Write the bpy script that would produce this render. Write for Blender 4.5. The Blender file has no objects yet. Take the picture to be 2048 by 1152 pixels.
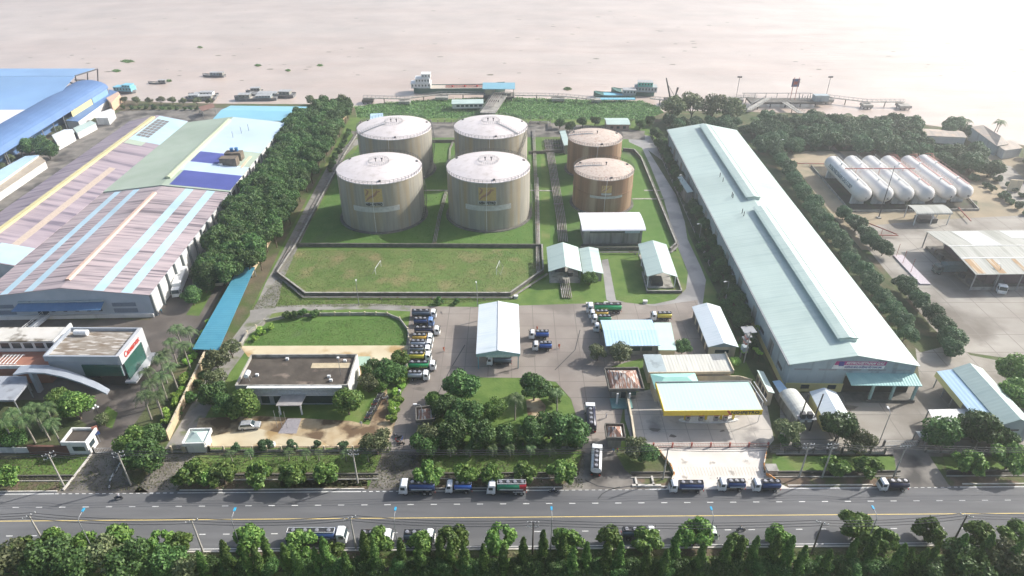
import bpy, math, random
import numpy as np
from mathutils import Vector, Matrix
R = math.radians
random.seed(7); RNG = np.random.default_rng(7)
SC = bpy.context.scene; COL = SC.collection
# ---------------------------------------------------------------- camera, sky, sun
CAM_H, TILT, FPX = 110.0, R(32.0), 1365.0
cd = bpy.data.cameras.new('camera'); cam = bpy.data.objects.new('camera', cd); COL.objects.link(cam)
cam.location = (0, 0, CAM_H); cam.rotation_euler = (R(90) - TILT, 0, 0)
cd.sensor_width = 36; cd.lens = 36 * FPX / 2048; cd.clip_start = 1; cd.clip_end = 6000
SC.camera = cam
SUN_AZ, SUN_EL = 24.0, 34.0          # azimuth measured from +x towards +y
w = bpy.data.worlds.new('World'); SC.world = w; w.use_nodes = True
nt = w.node_tree; bg = nt.nodes['Background']; sky = nt.nodes.new('ShaderNodeTexSky')
sky.sky_type = 'NISHITA'; sky.sun_disc = False; sky.sun_elevation = R(SUN_EL); sky.sun_rotation = R(90 - SUN_AZ)
sky.air_density = 1.0; sky.dust_density = 3.0; sky.ozone_density = 1.0
nt.links.new(sky.outputs[0], bg.inputs[0]); bg.inputs[1].default_value = 0.135
sl = bpy.data.lights.new('sun', 'SUN'); sl.energy = 4.6; sl.angle = R(0.5); sl.color = (1, .965, .915)
so = bpy.data.objects.new('sun', sl); COL.objects.link(so)
sv = Vector((math.cos(R(SUN_AZ)) * math.cos(R(SUN_EL)), math.sin(R(SUN_AZ)) * math.cos(R(SUN_EL)), math.sin(R(SUN_EL))))
so.rotation_euler = sv.to_track_quat('Z', 'Y').to_euler(); so.location = (0, 0, 300)
SC.view_settings.view_transform = 'Standard'; SC.view_settings.look = 'None'; SC.view_settings.gamma = 1
SC.view_settings.exposure = 0.55
SC.render.engine = 'CYCLES'
SC.cycles.volume_bounces = 1; SC.cycles.max_bounces = 6; SC.cycles.transparent_max_bounces = 8
SC.cycles.volume_step_rate = 4

def at(x, y, z=0.0):
    """ground-plan point seen at photo pixel (x, y) when it lies at height z"""
    a = (x - 1024) / FPX; b = (576 - y) / FPX
    d = (a, math.cos(TILT) + b * math.sin(TILT), -math.sin(TILT) + b * math.cos(TILT))
    s = (z - CAM_H) / d[2]
    return Vector((d[0] * s, d[1] * s))

# ---------------------------------------------------------------- materials
MATS = {}
def mat(name, c, c2=None, sc=.3, st=(1, 1, 1), rough=.85, spec=.3, bump=None, c3=None, sc3=.05, th3=(.55, .65), st3=(1, 1, 1),
        det=5, metal=0, nb=0, gen=None, joint=0, lo=.35, hi=.65):
    if name in MATS: return MATS[name]
    m = bpy.data.materials.new(name); MATS[name] = m; m.use_nodes = True
    n = m.node_tree.nodes; l = m.node_tree.links; p = n['Principled BSDF']
    p.inputs['Roughness'].default_value = rough; p.inputs['Specular IOR Level'].default_value = spec; p.inputs['Metallic'].default_value = metal
    def rgb(v): return (*v, 1)
    tc = n.new('ShaderNodeTexCoord')
    def noise(s, stv, d=5, off=0):
        mp = n.new('ShaderNodeMapping'); mp.inputs['Scale'].default_value = stv; mp.inputs['Location'].default_value = (off, off, off)
        l.new(tc.outputs['Object'], mp.inputs[0]); t = n.new('ShaderNodeTexNoise'); t.inputs['Scale'].default_value = s; t.inputs['Detail'].default_value = d
        l.new(mp.outputs[0], t.inputs['Vector']); return t.outputs[0]
    def mr(v, a, b):
        r = n.new('ShaderNodeMapRange'); r.inputs[1].default_value = a; r.inputs[2].default_value = b; l.new(v, r.inputs[0]); return r.outputs[0]
    def mix(f, a, b):
        x = n.new('ShaderNodeMix'); x.data_type = 'RGBA'
        l.new(f, x.inputs[0])
        for k, v in ((6, a), (7, b)):
            if isinstance(v, tuple): x.inputs[k].default_value = rgb(v)
            else: l.new(v, x.inputs[k])
        return x.outputs[2]
    if c2 is None: c2 = tuple(v * .86 for v in c)
    col = mix(mr(noise(sc, st, det), lo, hi), tuple(c), tuple(c2))
    if c3 is not None: col = mix(mr(noise(sc3, st3, 6, 31), th3[0], th3[1]), col, tuple(c3))
    # large slow tone drift, keeps big surfaces from reading flat
    if joint:
        for k, ax in enumerate('XY'):
            wv = n.new('ShaderNodeTexWave'); wv.wave_type = 'BANDS'; wv.bands_direction = ax; wv.wave_profile = 'SAW'; wv.inputs['Scale'].default_value = .314 / joint * 1.0
            l.new(tc.outputs['Object'], wv.inputs[0]); col = mix(mr(wv.outputs[0], .965, .975), col, tuple(v * .74 for v in c))
    hs = n.new('ShaderNodeHueSaturation'); l.new(col, hs.inputs['Color'])
    l.new(mr(noise(.035, (1, 1, 1), 3, 77), .2, .8), hs.inputs['Value']); 
    r = hs.inputs['Value'].links[0].from_node; r.inputs[3].default_value = .84; r.inputs[4].default_value = 1.14
    l.new(hs.outputs[0], p.inputs['Base Color'])
    if bump:
        ax, per, stg = bump
        wv = n.new('ShaderNodeTexWave'); wv.wave_type = 'BANDS'; wv.bands_direction = ax; wv.inputs['Scale'].default_value = .314 / per
        l.new(tc.outputs['Object'], wv.inputs[0]); b = n.new('ShaderNodeBump'); b.inputs['Strength'].default_value = stg; b.inputs['Distance'].default_value = .06
        l.new(wv.outputs[0], b.inputs['Height']); l.new(b.outputs[0], p.inputs['Normal'])
    elif nb:
        b = n.new('ShaderNodeBump'); b.inputs['Strength'].default_value = nb; b.inputs['Distance'].default_value = .15
        l.new(noise(1.6, (1, 1, 1), 6, 5), b.inputs['Height']); l.new(b.outputs[0], p.inputs['Normal'])
    return m
def plain(name, c, rough=.5, metal=0, spec=.5):
    if name in MATS: return MATS[name]
    m = bpy.data.materials.new(name); MATS[name] = m; m.use_nodes = True
    n = m.node_tree.nodes; l = m.node_tree.links; p = n['Principled BSDF']
    p.inputs['Roughness'].default_value = rough; p.inputs['Metallic'].default_value = metal; p.inputs['Specular IOR Level'].default_value = spec
    tc = n.new('ShaderNodeTexCoord'); t = n.new('ShaderNodeTexNoise'); t.inputs['Scale'].default_value = 2.2; t.inputs['Detail'].default_value = 4
    l.new(tc.outputs['Object'], t.inputs['Vector']); r = n.new('ShaderNodeMapRange'); r.inputs[1].default_value = .3; r.inputs[2].default_value = .7
    r.inputs[3].default_value = .82; r.inputs[4].default_value = 1.08; l.new(t.outputs[0], r.inputs[0])
    hs = n.new('ShaderNodeHueSaturation'); hs.inputs['Color'].default_value = (*c, 1); l.new(r.outputs[0], hs.inputs['Value']); l.new(hs.outputs[0], p.inputs['Base Color'])
    return m
def leafmat(name, ca, cb, cc=None):
    m = bpy.data.materials.new(name); MATS[name] = m; m.use_nodes = True
    n = m.node_tree.nodes; l = m.node_tree.links; p = n['Principled BSDF']; p.inputs['Roughness'].default_value = .55; p.inputs['Specular IOR Level'].default_value = .3
    g = n.new('ShaderNodeNewGeometry'); oi = n.new('ShaderNodeObjectInfo'); cr = n.new('ShaderNodeValToRGB')
    cr.color_ramp.elements[0].color = (*ca, 1); cr.color_ramp.elements[1].color = (*cb, 1)
    if cc: e = cr.color_ramp.elements.new(.93); e.color = (*cc, 1); cr.color_ramp.elements[1].position = .9
    l.new(g.outputs['Random Per Island'], cr.inputs[0])
    hs = n.new('ShaderNodeHueSaturation'); l.new(cr.outputs[0], hs.inputs['Color'])
    r = n.new('ShaderNodeMapRange'); r.inputs[3].default_value = .68; r.inputs[4].default_value = 1.38; l.new(oi.outputs['Random'], r.inputs[0]); l.new(r.outputs[0], hs.inputs['Value'])
    r2 = n.new('ShaderNodeMapRange'); r2.inputs[3].default_value = .488; r2.inputs[4].default_value = .512; l.new(oi.outputs['Random'], r2.inputs[0]); l.new(r2.outputs[0], hs.inputs['Hue'])
    l.new(hs.outputs[0], p.inputs['Base Color'])
    t = n.new('ShaderNodeBsdfTranslucent'); l.new(hs.outputs[0], t.inputs[0]); mx = n.new('ShaderNodeMixShader'); mx.inputs[0].default_value = .22
    out = n['Material Output']; l.new(p.outputs[0], mx.inputs[1]); l.new(t.outputs[0], mx.inputs[2]); l.new(mx.outputs[0], out.inputs[0])
    return m

# ---------------------------------------------------------------- mesh builder
class MB:
    def __init__(s): s.v = []; s.f = []; s.s = []
    def add(s, vs, fs, smooth=False):
        o = len(s.v); s.v += [tuple(v) for v in vs]; s.f += [tuple(i + o for i in f) for f in fs]; s.s += [smooth] * len(fs); return s
    def box(s, cx, cy, z0, sx, sy, sz, rz=0, taper=1, tx=None):
        c, q = math.cos(rz), math.sin(rz); vs = []
        for k, t in ((0, 1), (1, taper)):
            for a, b in ((-.5, -.5), (.5, -.5), (.5, .5), (-.5, .5)):
                x = a * sx * (t if tx is None or k == 0 else tx); y = b * sy * t; vs.append((cx + x * c - y * q, cy + x * q + y * c, z0 + k * sz))
        return s.add(vs, [(3, 2, 1, 0), (4, 5, 6, 7), (0, 1, 5, 4), (1, 2, 6, 5), (2, 3, 7, 6), (3, 0, 4, 7)])
    def cyl(s, p0, p1, r0, r1=None, n=10, cap=True, smooth=True):
        r1 = r0 if r1 is None else r1; p0 = Vector(p0); p1 = Vector(p1); d = (p1 - p0)
        if d.length < 1e-6: return s
        z = d.normalized(); x = z.orthogonal().normalized(); y = z.cross(x); vs = []
        for p, r in ((p0, r0), (p1, r1)):
            for i in range(n):
                a = 2 * math.pi * i / n; vs.append(p + x * (r * math.cos(a)) + y * (r * math.sin(a)))
        s.add(vs, [(i, (i + 1) % n, n + (i + 1) % n, n + i) for i in range(n)], smooth)
        if cap: s.add(vs[:n], [tuple(range(n))[::-1]]); s.add(vs[n:], [tuple(range(n))])
        return s
    def tube(s, pts, r, n=6):
        for a, b in zip(pts, pts[1:]): s.cyl(a, b, r, r, n, False)
        return s
    def ring(s, c, r, t, n=32, h=None, z=0):          # thin ring of square section
        h = h or t; vs = []; 
        for i in range(n):
            a = 2 * math.pi * i / n; q, e = math.cos(a), math.sin(a)
            for rr, zz in ((r - t / 2, 0), (r + t / 2, 0), (r + t / 2, h), (r - t / 2, h)): vs.append((c[0] + rr * q, c[1] + rr * e, c[2] + zz))
        fs = []
        for i in range(n):
            j = (i + 1) % n
            for k in range(4): fs.append((i * 4 + k, j * 4 + k, j * 4 + (k + 1) % 4, i * 4 + (k + 1) % 4))
        return s.add(vs, fs)
    def lathe(s, prof, n=24, c=(0, 0, 0), smooth=True, sx=1, sy=1):
        vs = []; m = len(prof)
        for i in range(n):
            a = 2 * math.pi * i / n
            for r, z in prof: vs.append((c[0] + r * math.cos(a) * sx, c[1] + r * math.sin(a) * sy, c[2] + z))
        fs = [(i * m + k, ((i + 1) % n) * m + k, ((i + 1) % n) * m + k + 1, i * m + k + 1) for i in range(n) for k in range(m - 1)]
        return s.add(vs, fs, smooth)
    def prism(s, poly, z0, z1):
        n = len(poly); A = sum(poly[i][0] * poly[(i + 1) % n][1] - poly[(i + 1) % n][0] * poly[i][1] for i in range(n))
        if A < 0: poly = poly[::-1]
        vs = [(p[0], p[1], z0) for p in poly] + [(p[0], p[1], z1) for p in poly]
        return s.add(vs, [tuple(range(n))[::-1], tuple(range(n, 2 * n))] + [(i, (i + 1) % n, n + (i + 1) % n, n + i) for i in range(n)])
    def ext(s, prof, x0, x1, axis='x'):                # profile (a, z) extruded along an axis; a is the other horizontal axis
        n = len(prof)
        if axis == 'x': vs = [(x0, a, z) for a, z in prof] + [(x1, a, z) for a, z in prof]
        else: vs = [(a, x0, z) for a, z in prof] + [(a, x1, z) for a, z in prof]
        fs = [tuple(range(n)), tuple(range(n, 2 * n))[::-1]] + [(i, n + i, n + (i + 1) % n, (i + 1) % n) for i in range(n)]
        return s.add(vs, fs)
    def slab(s, top, t):                                # roof plane: 4 top corners, thickness t straight down
        n = len(top); vs = list(top) + [(x, y, z - t) for x, y, z in top]
        return s.add(vs, [tuple(range(n)), tuple(range(n, 2 * n))[::-1]] + [(i, n + i, n + (i + 1) % n, (i + 1) % n) for i in range(n)])
    def build(s, name, m, parent=None, off=None, fix=True):
        me = bpy.data.meshes.new(name); v = s.v
        if off is not None: v = [(x - off[0], y - off[1], z - off[2]) for x, y, z in v]
        me.from_pydata(v, [], s.f); me.polygons.foreach_set('use_smooth', s.s)
        if m: me.materials.append(m)
        if fix:
            import bmesh
            b = bmesh.new(); b.from_mesh(me); bmesh.ops.recalc_face_normals(b, faces=b.faces); b.to_mesh(me); b.free()
        me.update(); o = bpy.data.objects.new(name, me); COL.objects.link(o); o.parent = parent; return o
def tag(o, label=None, cat=None, group=None, kind=None):
    if label: o['label'] = label
    if cat: o['category'] = cat
    if group: o['group'] = group
    if kind: o['kind'] = kind
    return o
def thing(name, label, cat, loc=(0, 0, 0), rz=0, group=None):
    o = bpy.data.objects.new(name, None); COL.objects.link(o); o.location = (loc[0], loc[1], loc[2] if len(loc) > 2 else 0)
    o.rotation_euler = (0, 0, rz); o.empty_display_size = .5; return tag(o, label, cat, group)
def single(mb, name, m, label, cat, group=None, kind=None, world=True):
    xs = [v[0] for v in mb.v]; ys = [v[1] for v in mb.v]; z = min(v[2] for v in mb.v)
    off = ((min(xs) + max(xs)) / 2, (min(ys) + max(ys)) / 2, z) if world else (0, 0, 0)
    o = mb.build(name, m, None, off); o.location = off; return tag(o, label, cat, group, kind)
def copy_tree(o, parent=None):
    c = o.copy(); COL.objects.link(c); c.parent = parent
    for ch in KIDS.get(o.name, [x for x in o.children]): copy_tree(ch, c)
    return c
KIDS = {}
def sheet(name, m, poly, k, label=None):               # a flat ground sheet k*4 mm up, polygon in photo pixels
    pts = [at(*p) for p in poly]; mb = MB(); z = .004 * k
    mb.add([(p.x, p.y, z) for p in pts], [tuple(range(len(pts)))])
    o = mb.build(name, m, None, None, False)
    if o.data.polygons[0].normal.z < 0: o.data.flip_normals()
    tag(o, label, None, None, 'structure'); return o
def strip(name, m, line, wid, k):                      # ribbon along a pixel polyline, wid metres
    P = [at(*p) for p in line]; L = []; Rr = []
    for i, p in enumerate(P):
        d = (P[min(i + 1, len(P) - 1)] - P[max(i - 1, 0)]).normalized(); nn = Vector((-d.y, d.x)); ww = wid[i] if isinstance(wid, (list, tuple)) else wid
        L.append(p + nn * ww / 2); Rr.append(p - nn * ww / 2)
    mb = MB(); z = .004 * k; n = len(P)
    mb.add([(q.x, q.y, z) for q in L + Rr], [(n + i, n + i + 1, i + 1, i) for i in range(n - 1)])
    o = mb.build(name, m, None, None, False); tag(o, None, None, None, 'structure'); return o
def text_mesh(txt, size, ext=.03, shear=0, bold=0):
    c = bpy.data.curves.new('t', 'FONT'); c.body = txt; c.size = size; c.extrude = ext; c.align_x = 'CENTER'; c.align_y = 'CENTER'; c.shear = shear; c.offset = bold
    o = bpy.data.objects.new('t', c); COL.objects.link(o); bpy.context.view_layer.update()
    me = bpy.data.meshes.new_from_object(o.evaluated_get(bpy.context.evaluated_depsgraph_get())); bpy.data.objects.remove(o); return me
def text(txt, size, m, parent, loc, rot, name='lettering', width=None, **k):
    me = text_mesh(txt, size, **k); me.materials.clear(); me.materials.append(m); o = bpy.data.objects.new(name, me); COL.objects.link(o); o.parent = parent
    o.location = loc; o.rotation_euler = rot
    if width:
        xs = [v.co.x for v in me.vertices]; f = width / (max(xs) - min(xs)); 
        for v in me.vertices: v.co.x *= f
    return o
def inpoly(p, poly):
    c = False; n = len(poly)
    for i in range(n):
        a, b = poly[i], poly[(i + 1) % n]
        if (a[1] > p[1]) != (b[1] > p[1]) and p[0] < (b[0] - a[0]) * (p[1] - a[1]) / (b[1] - a[1]) + a[0]: c = not c
    return c
# ================================================================ SETTING
M_grass = mat('grass', (.08, .145, .03), (.125, .19, .045), sc=.25, c3=(.2, .2, .08), sc3=.09, th3=(.55, .75), rough=.95, nb=.5)
M_grass2 = mat('dry_grass', (.09, .16, .036), (.14, .185, .055), sc=.12, c3=(.24, .2, .1), sc3=.13, th3=(.5, .72), rough=.95, nb=.5)
M_lawn = mat('lawn', (.075, .155, .03), (.1, .175, .042), sc=.3, c3=(.1, .12, .07), sc3=.08, th3=(.6, .8), rough=.95, nb=.4)
M_soil = mat('soil', (.1, .085, .055), (.15, .12, .08), sc=.3, c3=(.07, .105, .03), sc3=.12, th3=(.4, .6), rough=.95, nb=.6)
M_asph = mat('asphalt', (.128, .129, .132), (.152, .153, .155), sc=.6, st=(.15, 1.5, 1), c3=(.1, .102, .106), sc3=.05, st3=(.3, 3, 1), th3=(.45, .7), rough=.8)
M_wetyard = mat('yard_concrete', (.1, .085, .074), (.155, .135, .118), sc=.15, c3=(.065, .06, .055), sc3=.07, th3=(.5, .62), rough=.7)
M_dirty = mat('driveway_concrete', (.15, .135, .12), (.24, .22, .19), sc=.25, c3=(.07, .065, .06), sc3=.14, th3=(.5, .65), rough=.8)
M_apron = mat('apron_concrete', (.24, .205, .178), (.3, .265, .23), sc=.12, c3=(.19, .165, .145), sc3=.06, th3=(.5, .62), rough=.7, joint=6)
M_path = mat('path_gravel', (.2, .19, .175), (.28, .265, .24), sc=.3, c3=(.13, .15, .07), sc3=.3, th3=(.55, .7), rough=.9)
M_wet = mat('wet_road', (.28, .265, .245), (.34, .32, .3), sc=.2, c3=(.2, .19, .18), sc3=.1, th3=(.5, .6), rough=.35, spec=.5)
M_ramp = mat('pale_concrete', (.6, .56, .5), (.68, .64, .58), sc=.3, c3=(.35, .32, .28), sc3=.35, th3=(.62, .68), rough=.8)
M_court = mat('station_concrete', (.42, .39, .35), (.52, .48, .43), sc=.2, c3=(.27, .25, .23), sc3=.16, th3=(.55, .66), rough=.75, joint=5)
M_sand = mat('yellow_paving', (.5, .42, .28), (.58, .51, .36), sc=.15, c3=(.38, .26, .12), sc3=.11, th3=(.5, .6), rough=.9)
M_sand2 = mat('stained_paving', (.48, .4, .27), (.38, .28, .16), sc=.3, c3=(.13, .085, .05), sc3=.2, th3=(.45, .56), rough=.85)
M_tan = mat('tan_ground', (.36, .29, .2), (.3, .25, .17), sc=.1, c3=(.22, .2, .14), sc3=.1, th3=(.5, .7), rough=.95)
M_gyard = mat('gas_yard', (.27, .245, .21), (.35, .325, .285), sc=.07, st=(1, 2, 1), c3=(.17, .15, .125), sc3=.06, th3=(.5, .65), rough=.8, joint=8)
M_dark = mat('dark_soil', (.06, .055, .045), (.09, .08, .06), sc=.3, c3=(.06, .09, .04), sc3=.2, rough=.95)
M_mud_shade = mat('mud_and_shade', (.03, .027, .022), (.05, .045, .035), sc=.4, rough=.8)  # ditch mud; its darkness also serves as painted shade in ditches and porch bay
M_green_ground = mat('undergrowth', (.05, .075, .028), (.09, .1, .045), sc=.2, c3=(.16, .12, .07), sc3=.12, th3=(.55, .7), rough=.95, nb=.8)
M_white_paint = mat('road_paint', (.75, .75, .72), (.6, .6, .57), sc=2, rough=.7)
M_yellow_paint = mat('yellow_road_paint', (.72, .55, .2), (.6, .46, .18), sc=1, rough=.7)
M_kerb = mat('kerb_concrete', (.62, .59, .53), (.48, .45, .4), sc=.8, rough=.85)
M_conc = mat('concrete', (.3, .29, .26), (.4, .38, .34), sc=.6, c3=(.16, .15, .13), sc3=.5, th3=(.5, .7), rough=.9)
M_conc_d = mat('dark_concrete', (.1, .095, .085), (.16, .15, .13), sc=.7, rough=.9)

# ground: one sheet up to the river bank
bank = [(-2600, 120), (-900, 160), (0, 190), (228, 199), (330, 205), (430, 207), (560, 208), (660, 208), (708, 214), (716, 246), (1000, 243), (1290, 240), (1335, 222), (1440, 222), (1600, 226), (1700, 232), (1800, 242), (1900, 256), (1990, 276), (2100, 305), (2500, 390), (3600, 560)]
pts = [at(*p) for p in bank]; mb = MB(); n = len(pts)
front = [Vector((p.x, -200)) for p in pts]
mb.add([(p.x, p.y, 0) for p in pts] + [(p.x, p.y, 0) for p in front], [(n + i, n + i + 1, i + 1, i) for i in range(n - 1)])
mb.add([(p.x, p.y, 0) for p in pts] + [(p.x, p.y + 3, -2.2) for p in pts], [(i, i + 1, n + i + 1, n + i) for i in range(n - 1)])
tag(mb.build('ground', M_soil, None, None, True), 'bare soil and grass ground reaching the river bank', None, None, 'structure')
# river
wm = mat('river_water', (.48, .385, .325), (.52, .43, .37), sc=.03, st=(.35, 1.6, 1), c3=(.52, .44, .38), sc3=.012, st3=(.3, 1.4, 1), th3=(.45, .7), rough=.24, spec=.5)
p_ = wm.node_tree.nodes['Principled BSDF']; n_ = wm.node_tree.nodes; l_ = wm.node_tree.links
p_.inputs['IOR'].default_value = 1.33
tc = n_.new('ShaderNodeTexCoord'); hs_ = []
for scl, stv, dist in ((.3, (.3, 1.3, 1), .35), (.04, (.35, 1.5, 1), 1.6)):
    mp = n_.new('ShaderNodeMapping'); mp.inputs['Scale'].default_value = stv; mp.inputs['Rotation'].default_value = (0, 0, R(12)); l_.new(tc.outputs['Object'], mp.inputs[0])
    t = n_.new('ShaderNodeTexNoise'); t.inputs['Scale'].default_value = scl; t.inputs['Detail'].default_value = 6; l_.new(mp.outputs[0], t.inputs['Vector'])
    b = n_.new('ShaderNodeBump'); b.inputs['Strength'].default_value = .55; b.inputs['Distance'].default_value = dist; l_.new(t.outputs[0], b.inputs['Height'])
    if hs_: l_.new(hs_[-1], b.inputs['Normal'])
    hs_.append(b.outputs[0])
l_.new(hs_[-1], p_.inputs['Normal'])
mb = MB(); mb.add([(-2400, 150, -1.4), (2400, 150, -1.4), (2400, 3200, -1.4), (-2400, 3200, -1.4)], [(0, 1, 2, 3)])
tag(mb.build('river', wm, None, None, False), 'wide muddy brown river', None, None, 'structure')

# road --------------------------------------------------------------
def yl(x, y0, y1, x0=0, x1=2048): return y0 + (y1 - y0) * (x - x0) / (x1 - x0)
def hline(y0, y1, xa=-250, xb=2300): return [(xa, yl(xa, y0, y1)), (xb, yl(xb, y0, y1))]
sheet('road', M_asph, hline(984, 968.5) + hline(1106, 1088)[::-1], 1)
def seg(name, mt, y0, y1, w, xa, xb, k=2, dash=None):
    a, b = at(xa, yl(xa, y0, y1)), at(xb, yl(xb, y0, y1)); d = (b - a); L = d.length; d.normalize(); nn = Vector((-d.y, d.x)) * (w / 2)
    mb = MB(); z = .004 * k; s = 0
    while s < L:
        e = min(L, s + (dash[0] if dash else L)); p, q = a + d * s, a + d * e
        mb.add([(v.x, v.y, z) for v in (p - nn, q - nn, q + nn, p + nn)], [(0, 1, 2, 3)])
        s += dash[1] if dash else L + 1
    return mb
def road_mark(mb, mt, lab): o = mb.build('road_marking', mt, None, None, False); tag(o, lab, None, None, 'structure')
road_mark(seg('', 0, 1015.2, 1000.0, .16, -208.6, 2300, dash=(1.25, 4.66)), M_white_paint, 'white dashed lane line on the far carriageway')
road_mark(seg('', 0, 1072.1, 1054.7, .16, -230, 2300, dash=(1.25, 4.62)), M_white_paint, 'white dashed lane line on the near carriageway')
road_mark(seg('', 0, 1042.3, 1026.5, .17, -250, 2300), M_yellow_paint, 'yellow centre line along the road')
mb = MB()
for a, b, dsh in ((-250, 108, 0), (110, 352, 1), (355, 722, 0), (725, 800, 1), (803, 1128, 0), (1130, 1288, 1), (1290, 1812, 0), (1815, 1918, 1), (1920, 2300, 0)):
    t = seg('', 0, 988.5, 973.3, .18, a, b, dash=(.75, 1.38) if dsh else None); mb.add(t.v, t.f)
road_mark(mb, M_white_paint, 'white edge line along the far side of the road')
road_mark(seg('', 0, 1101.5, 1084, .15, 32, 2300), M_white_paint, 'white edge line along the near side of the road')
def kerb(name, line, w, h, m=M_kerb, label=None):
    P = [at(*p) for p in line]; mb = MB()
    for a, b in zip(P, P[1:]):
        d = b - a; c = (a + b) / 2; mb.box(c.x, c.y, 0, d.length + w * .5, w, h, math.atan2(d.y, d.x))
    o = mb.build(name, m); tag(o, label, None, None, 'structure'); return o
for a, b in ((-250, 114), (360, 728), (830, 1024), (1030, 1124), (1290, 1335), (1576, 1745), (1925, 2300)):
    kerb('kerb', [(a, yl(a, 983.6, 967.5)), (b, yl(b, 983.6, 967.5))], .25, .16)
kerb('kerb', [(30, 1107), (2300, 1088)], .3, .16)
# verge
dy = lambda x, y: (x, y - (x - 1000) * .0055)
def sh(poly): return [dy(*p) for p in poly]
G = [('verge_grass', M_grass, [(-200, 921), (40, 919), (185, 908), (148, 950), (-200, 949)]),
     ('verge_grass', M_grass, [(390, 911), (768, 910), (757, 943), (352, 945)]),
     ('verge_grass', M_grass, [(842, 908), (1166, 903), (1150, 944), (842, 944)]),
     ('verge_grass', M_grass, [(1545, 909), (1786, 909), (1800, 947), (1545, 947)]),
     ('verge_grass', M_grass, [(1885, 909), (2300, 915), (2300, 950), (1895, 946)]),
     ('verge_grass', M_grass2, [(560, 957), (745, 954), (745, 972), (560, 975)])]
for nm, m_, po in G: sheet(nm, m_, po, 2)
for a, b in ((-200, 145), (352, 757), (830, 1155), (1262, 1342), (1528, 1800), (1893, 2300)):
    y = lambda x: 952 - (x - 1000) * .0055
    sheet('drainage_ditch', M_mud_shade, [(a, y(a) - 4), (b, y(b) - 4), (b, y(b) + 5), (a, y(a) + 5)], 3, 'narrow drainage ditch beside the road with its shaded depth painted dark')  # flat sheet; the shaded depth of the ditch is put into its colour
    kerb('ditch_edge', [(a, y(a) - 4.5), (b, y(b) - 4.5)], .25, .35, M_conc_d); kerb('ditch_edge', [(a, y(a) + 5.5), (b, y(b) + 5.5)], .2, .2, M_conc)
sheet('driveway', M_dirty, [(188, 905), (257, 905), (243, 950), (300, 986), (112, 987), (162, 940)], 4, 'dark driveway into the left compound')
sheet('driveway', M_dirty, [(326, 908), (392, 908), (350, 984), (268, 985)], 4, 'unused concrete driveway with leaf litter')
sheet('driveway', M_dirty, [(766, 902), (838, 902), (830, 980), (735, 981)], 4, 'dirty concrete driveway behind the closed gate')
sheet('driveway', M_dirty, [(1166, 900), (1228, 900), (1250, 940), (1300, 979), (1108, 980), (1158, 950)], 4, 'main driveway into the depot')
sheet('driveway', M_ramp, [(1311, 896), (1533, 896), (1526, 935), (1533, 953), (1580, 977), (1330, 979), (1348, 962), (1345, 932)], 4, 'pale concrete ramp up to the filling station')
sheet('driveway', M_dirty, [(1786, 898), (1850, 898), (1900, 974), (1798, 975)], 4, 'concrete driveway into the gas compound')
M_vs = mat('verge_soil', (.17, .12, .085), (.11, .085, .06), sc=.6, c3=(.09, .11, .04), sc3=.3, th3=(.5, .62), rough=.95, nb=.6)
for a, b in ((-200, 118), (352, 735), (830, 1150), (1255, 1342), (1555, 1800), (1900, 2300)):
    y = lambda x: 952 - (x - 1000) * .0055
    sheet('verge_soil', M_vs, [(a, y(a) + 6), (b, y(b) + 6), (b, y(b) + 25), (a, y(a) + 25)], 2)
M_tm = mat('tyre_mark', (.06, .06, .06), rough=.9)
for ln in ([(1196, 998), (1204, 988), (1218, 980), (1240, 974)], [(1170, 960), (1195, 972), (1230, 977), (1262, 972)], [(870, 800), (900, 740), (930, 690)], [(1110, 740), (1150, 700), (1160, 660)]): strip('tyre_mark', M_tm, ln, .22, 10)
M_oil = mat('oil_stain', (.12, .105, .09), (.18, .16, .14), sc=.6, rough=.6)
for x, y, w_, h_ in ((1310, 860, 10, 4), (1345, 872, 7, 3), (1060, 712, 14, 3), (905, 735, 12, 4), (1010, 745, 10, 3), (840, 778, 12, 4), (1445, 862, 5, 2), (1190, 880, 8, 4), (1700, 815, 16, 4), (1760, 790, 14, 3)):
    sheet('oil_stain', M_oil, [(x + w_ * math.cos(t) * (1 + .3 * math.sin(3 * t + x)), y + h_ * math.sin(t) * (1 + .3 * math.cos(2 * t + y))) for t in [i * .4488 for i in range(14)]], 11)
# near verge
sheet('near_verge', M_grass, [(-200, 1125), (2300, 1105), (2400, 1200), (-300, 1200)], 2)
sheet('near_ditch', M_mud_shade, [(-200, 1139), (2300, 1128), (2300, 1136), (-200, 1147)], 3)
# left compound
sheet('left_yard', M_wetyard, [(-500, 640), (300, 640), (395, 500), (450, 430), (600, 235), (625, 235), (520, 430), (440, 535), (455, 560), (380, 700), (262, 906), (-500, 912)], 1, 'dark stained concrete yard of the left compound')
sheet('left_garden', M_green_ground, [(-300, 800), (100, 800), (175, 850), (120, 905), (-300, 912)], 2)
sheet('garden_strip', M_grass, [(372, 630), (398, 632), (428, 578), (408, 574)], 3)
sheet('garden_strip', M_green_ground, [(268, 850), (330, 760), (370, 690), (392, 700), (345, 800), (300, 880), (262, 905)], 3)
sheet('garden_strip', M_grass, [(196, 845), (215, 812), (236, 826), (224, 858)], 3)
sheet('tree_strip', M_green_ground, [(388, 560), (470, 400), (590, 240), (702, 212), (640, 330), (520, 535), (470, 560), (430, 575)], 3)
sheet('river_front_yard', M_dirty, [(-300, 330), (100, 300), (240, 222), (440, 216), (650, 214), (600, 260), (-300, 500)], 1)
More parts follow.
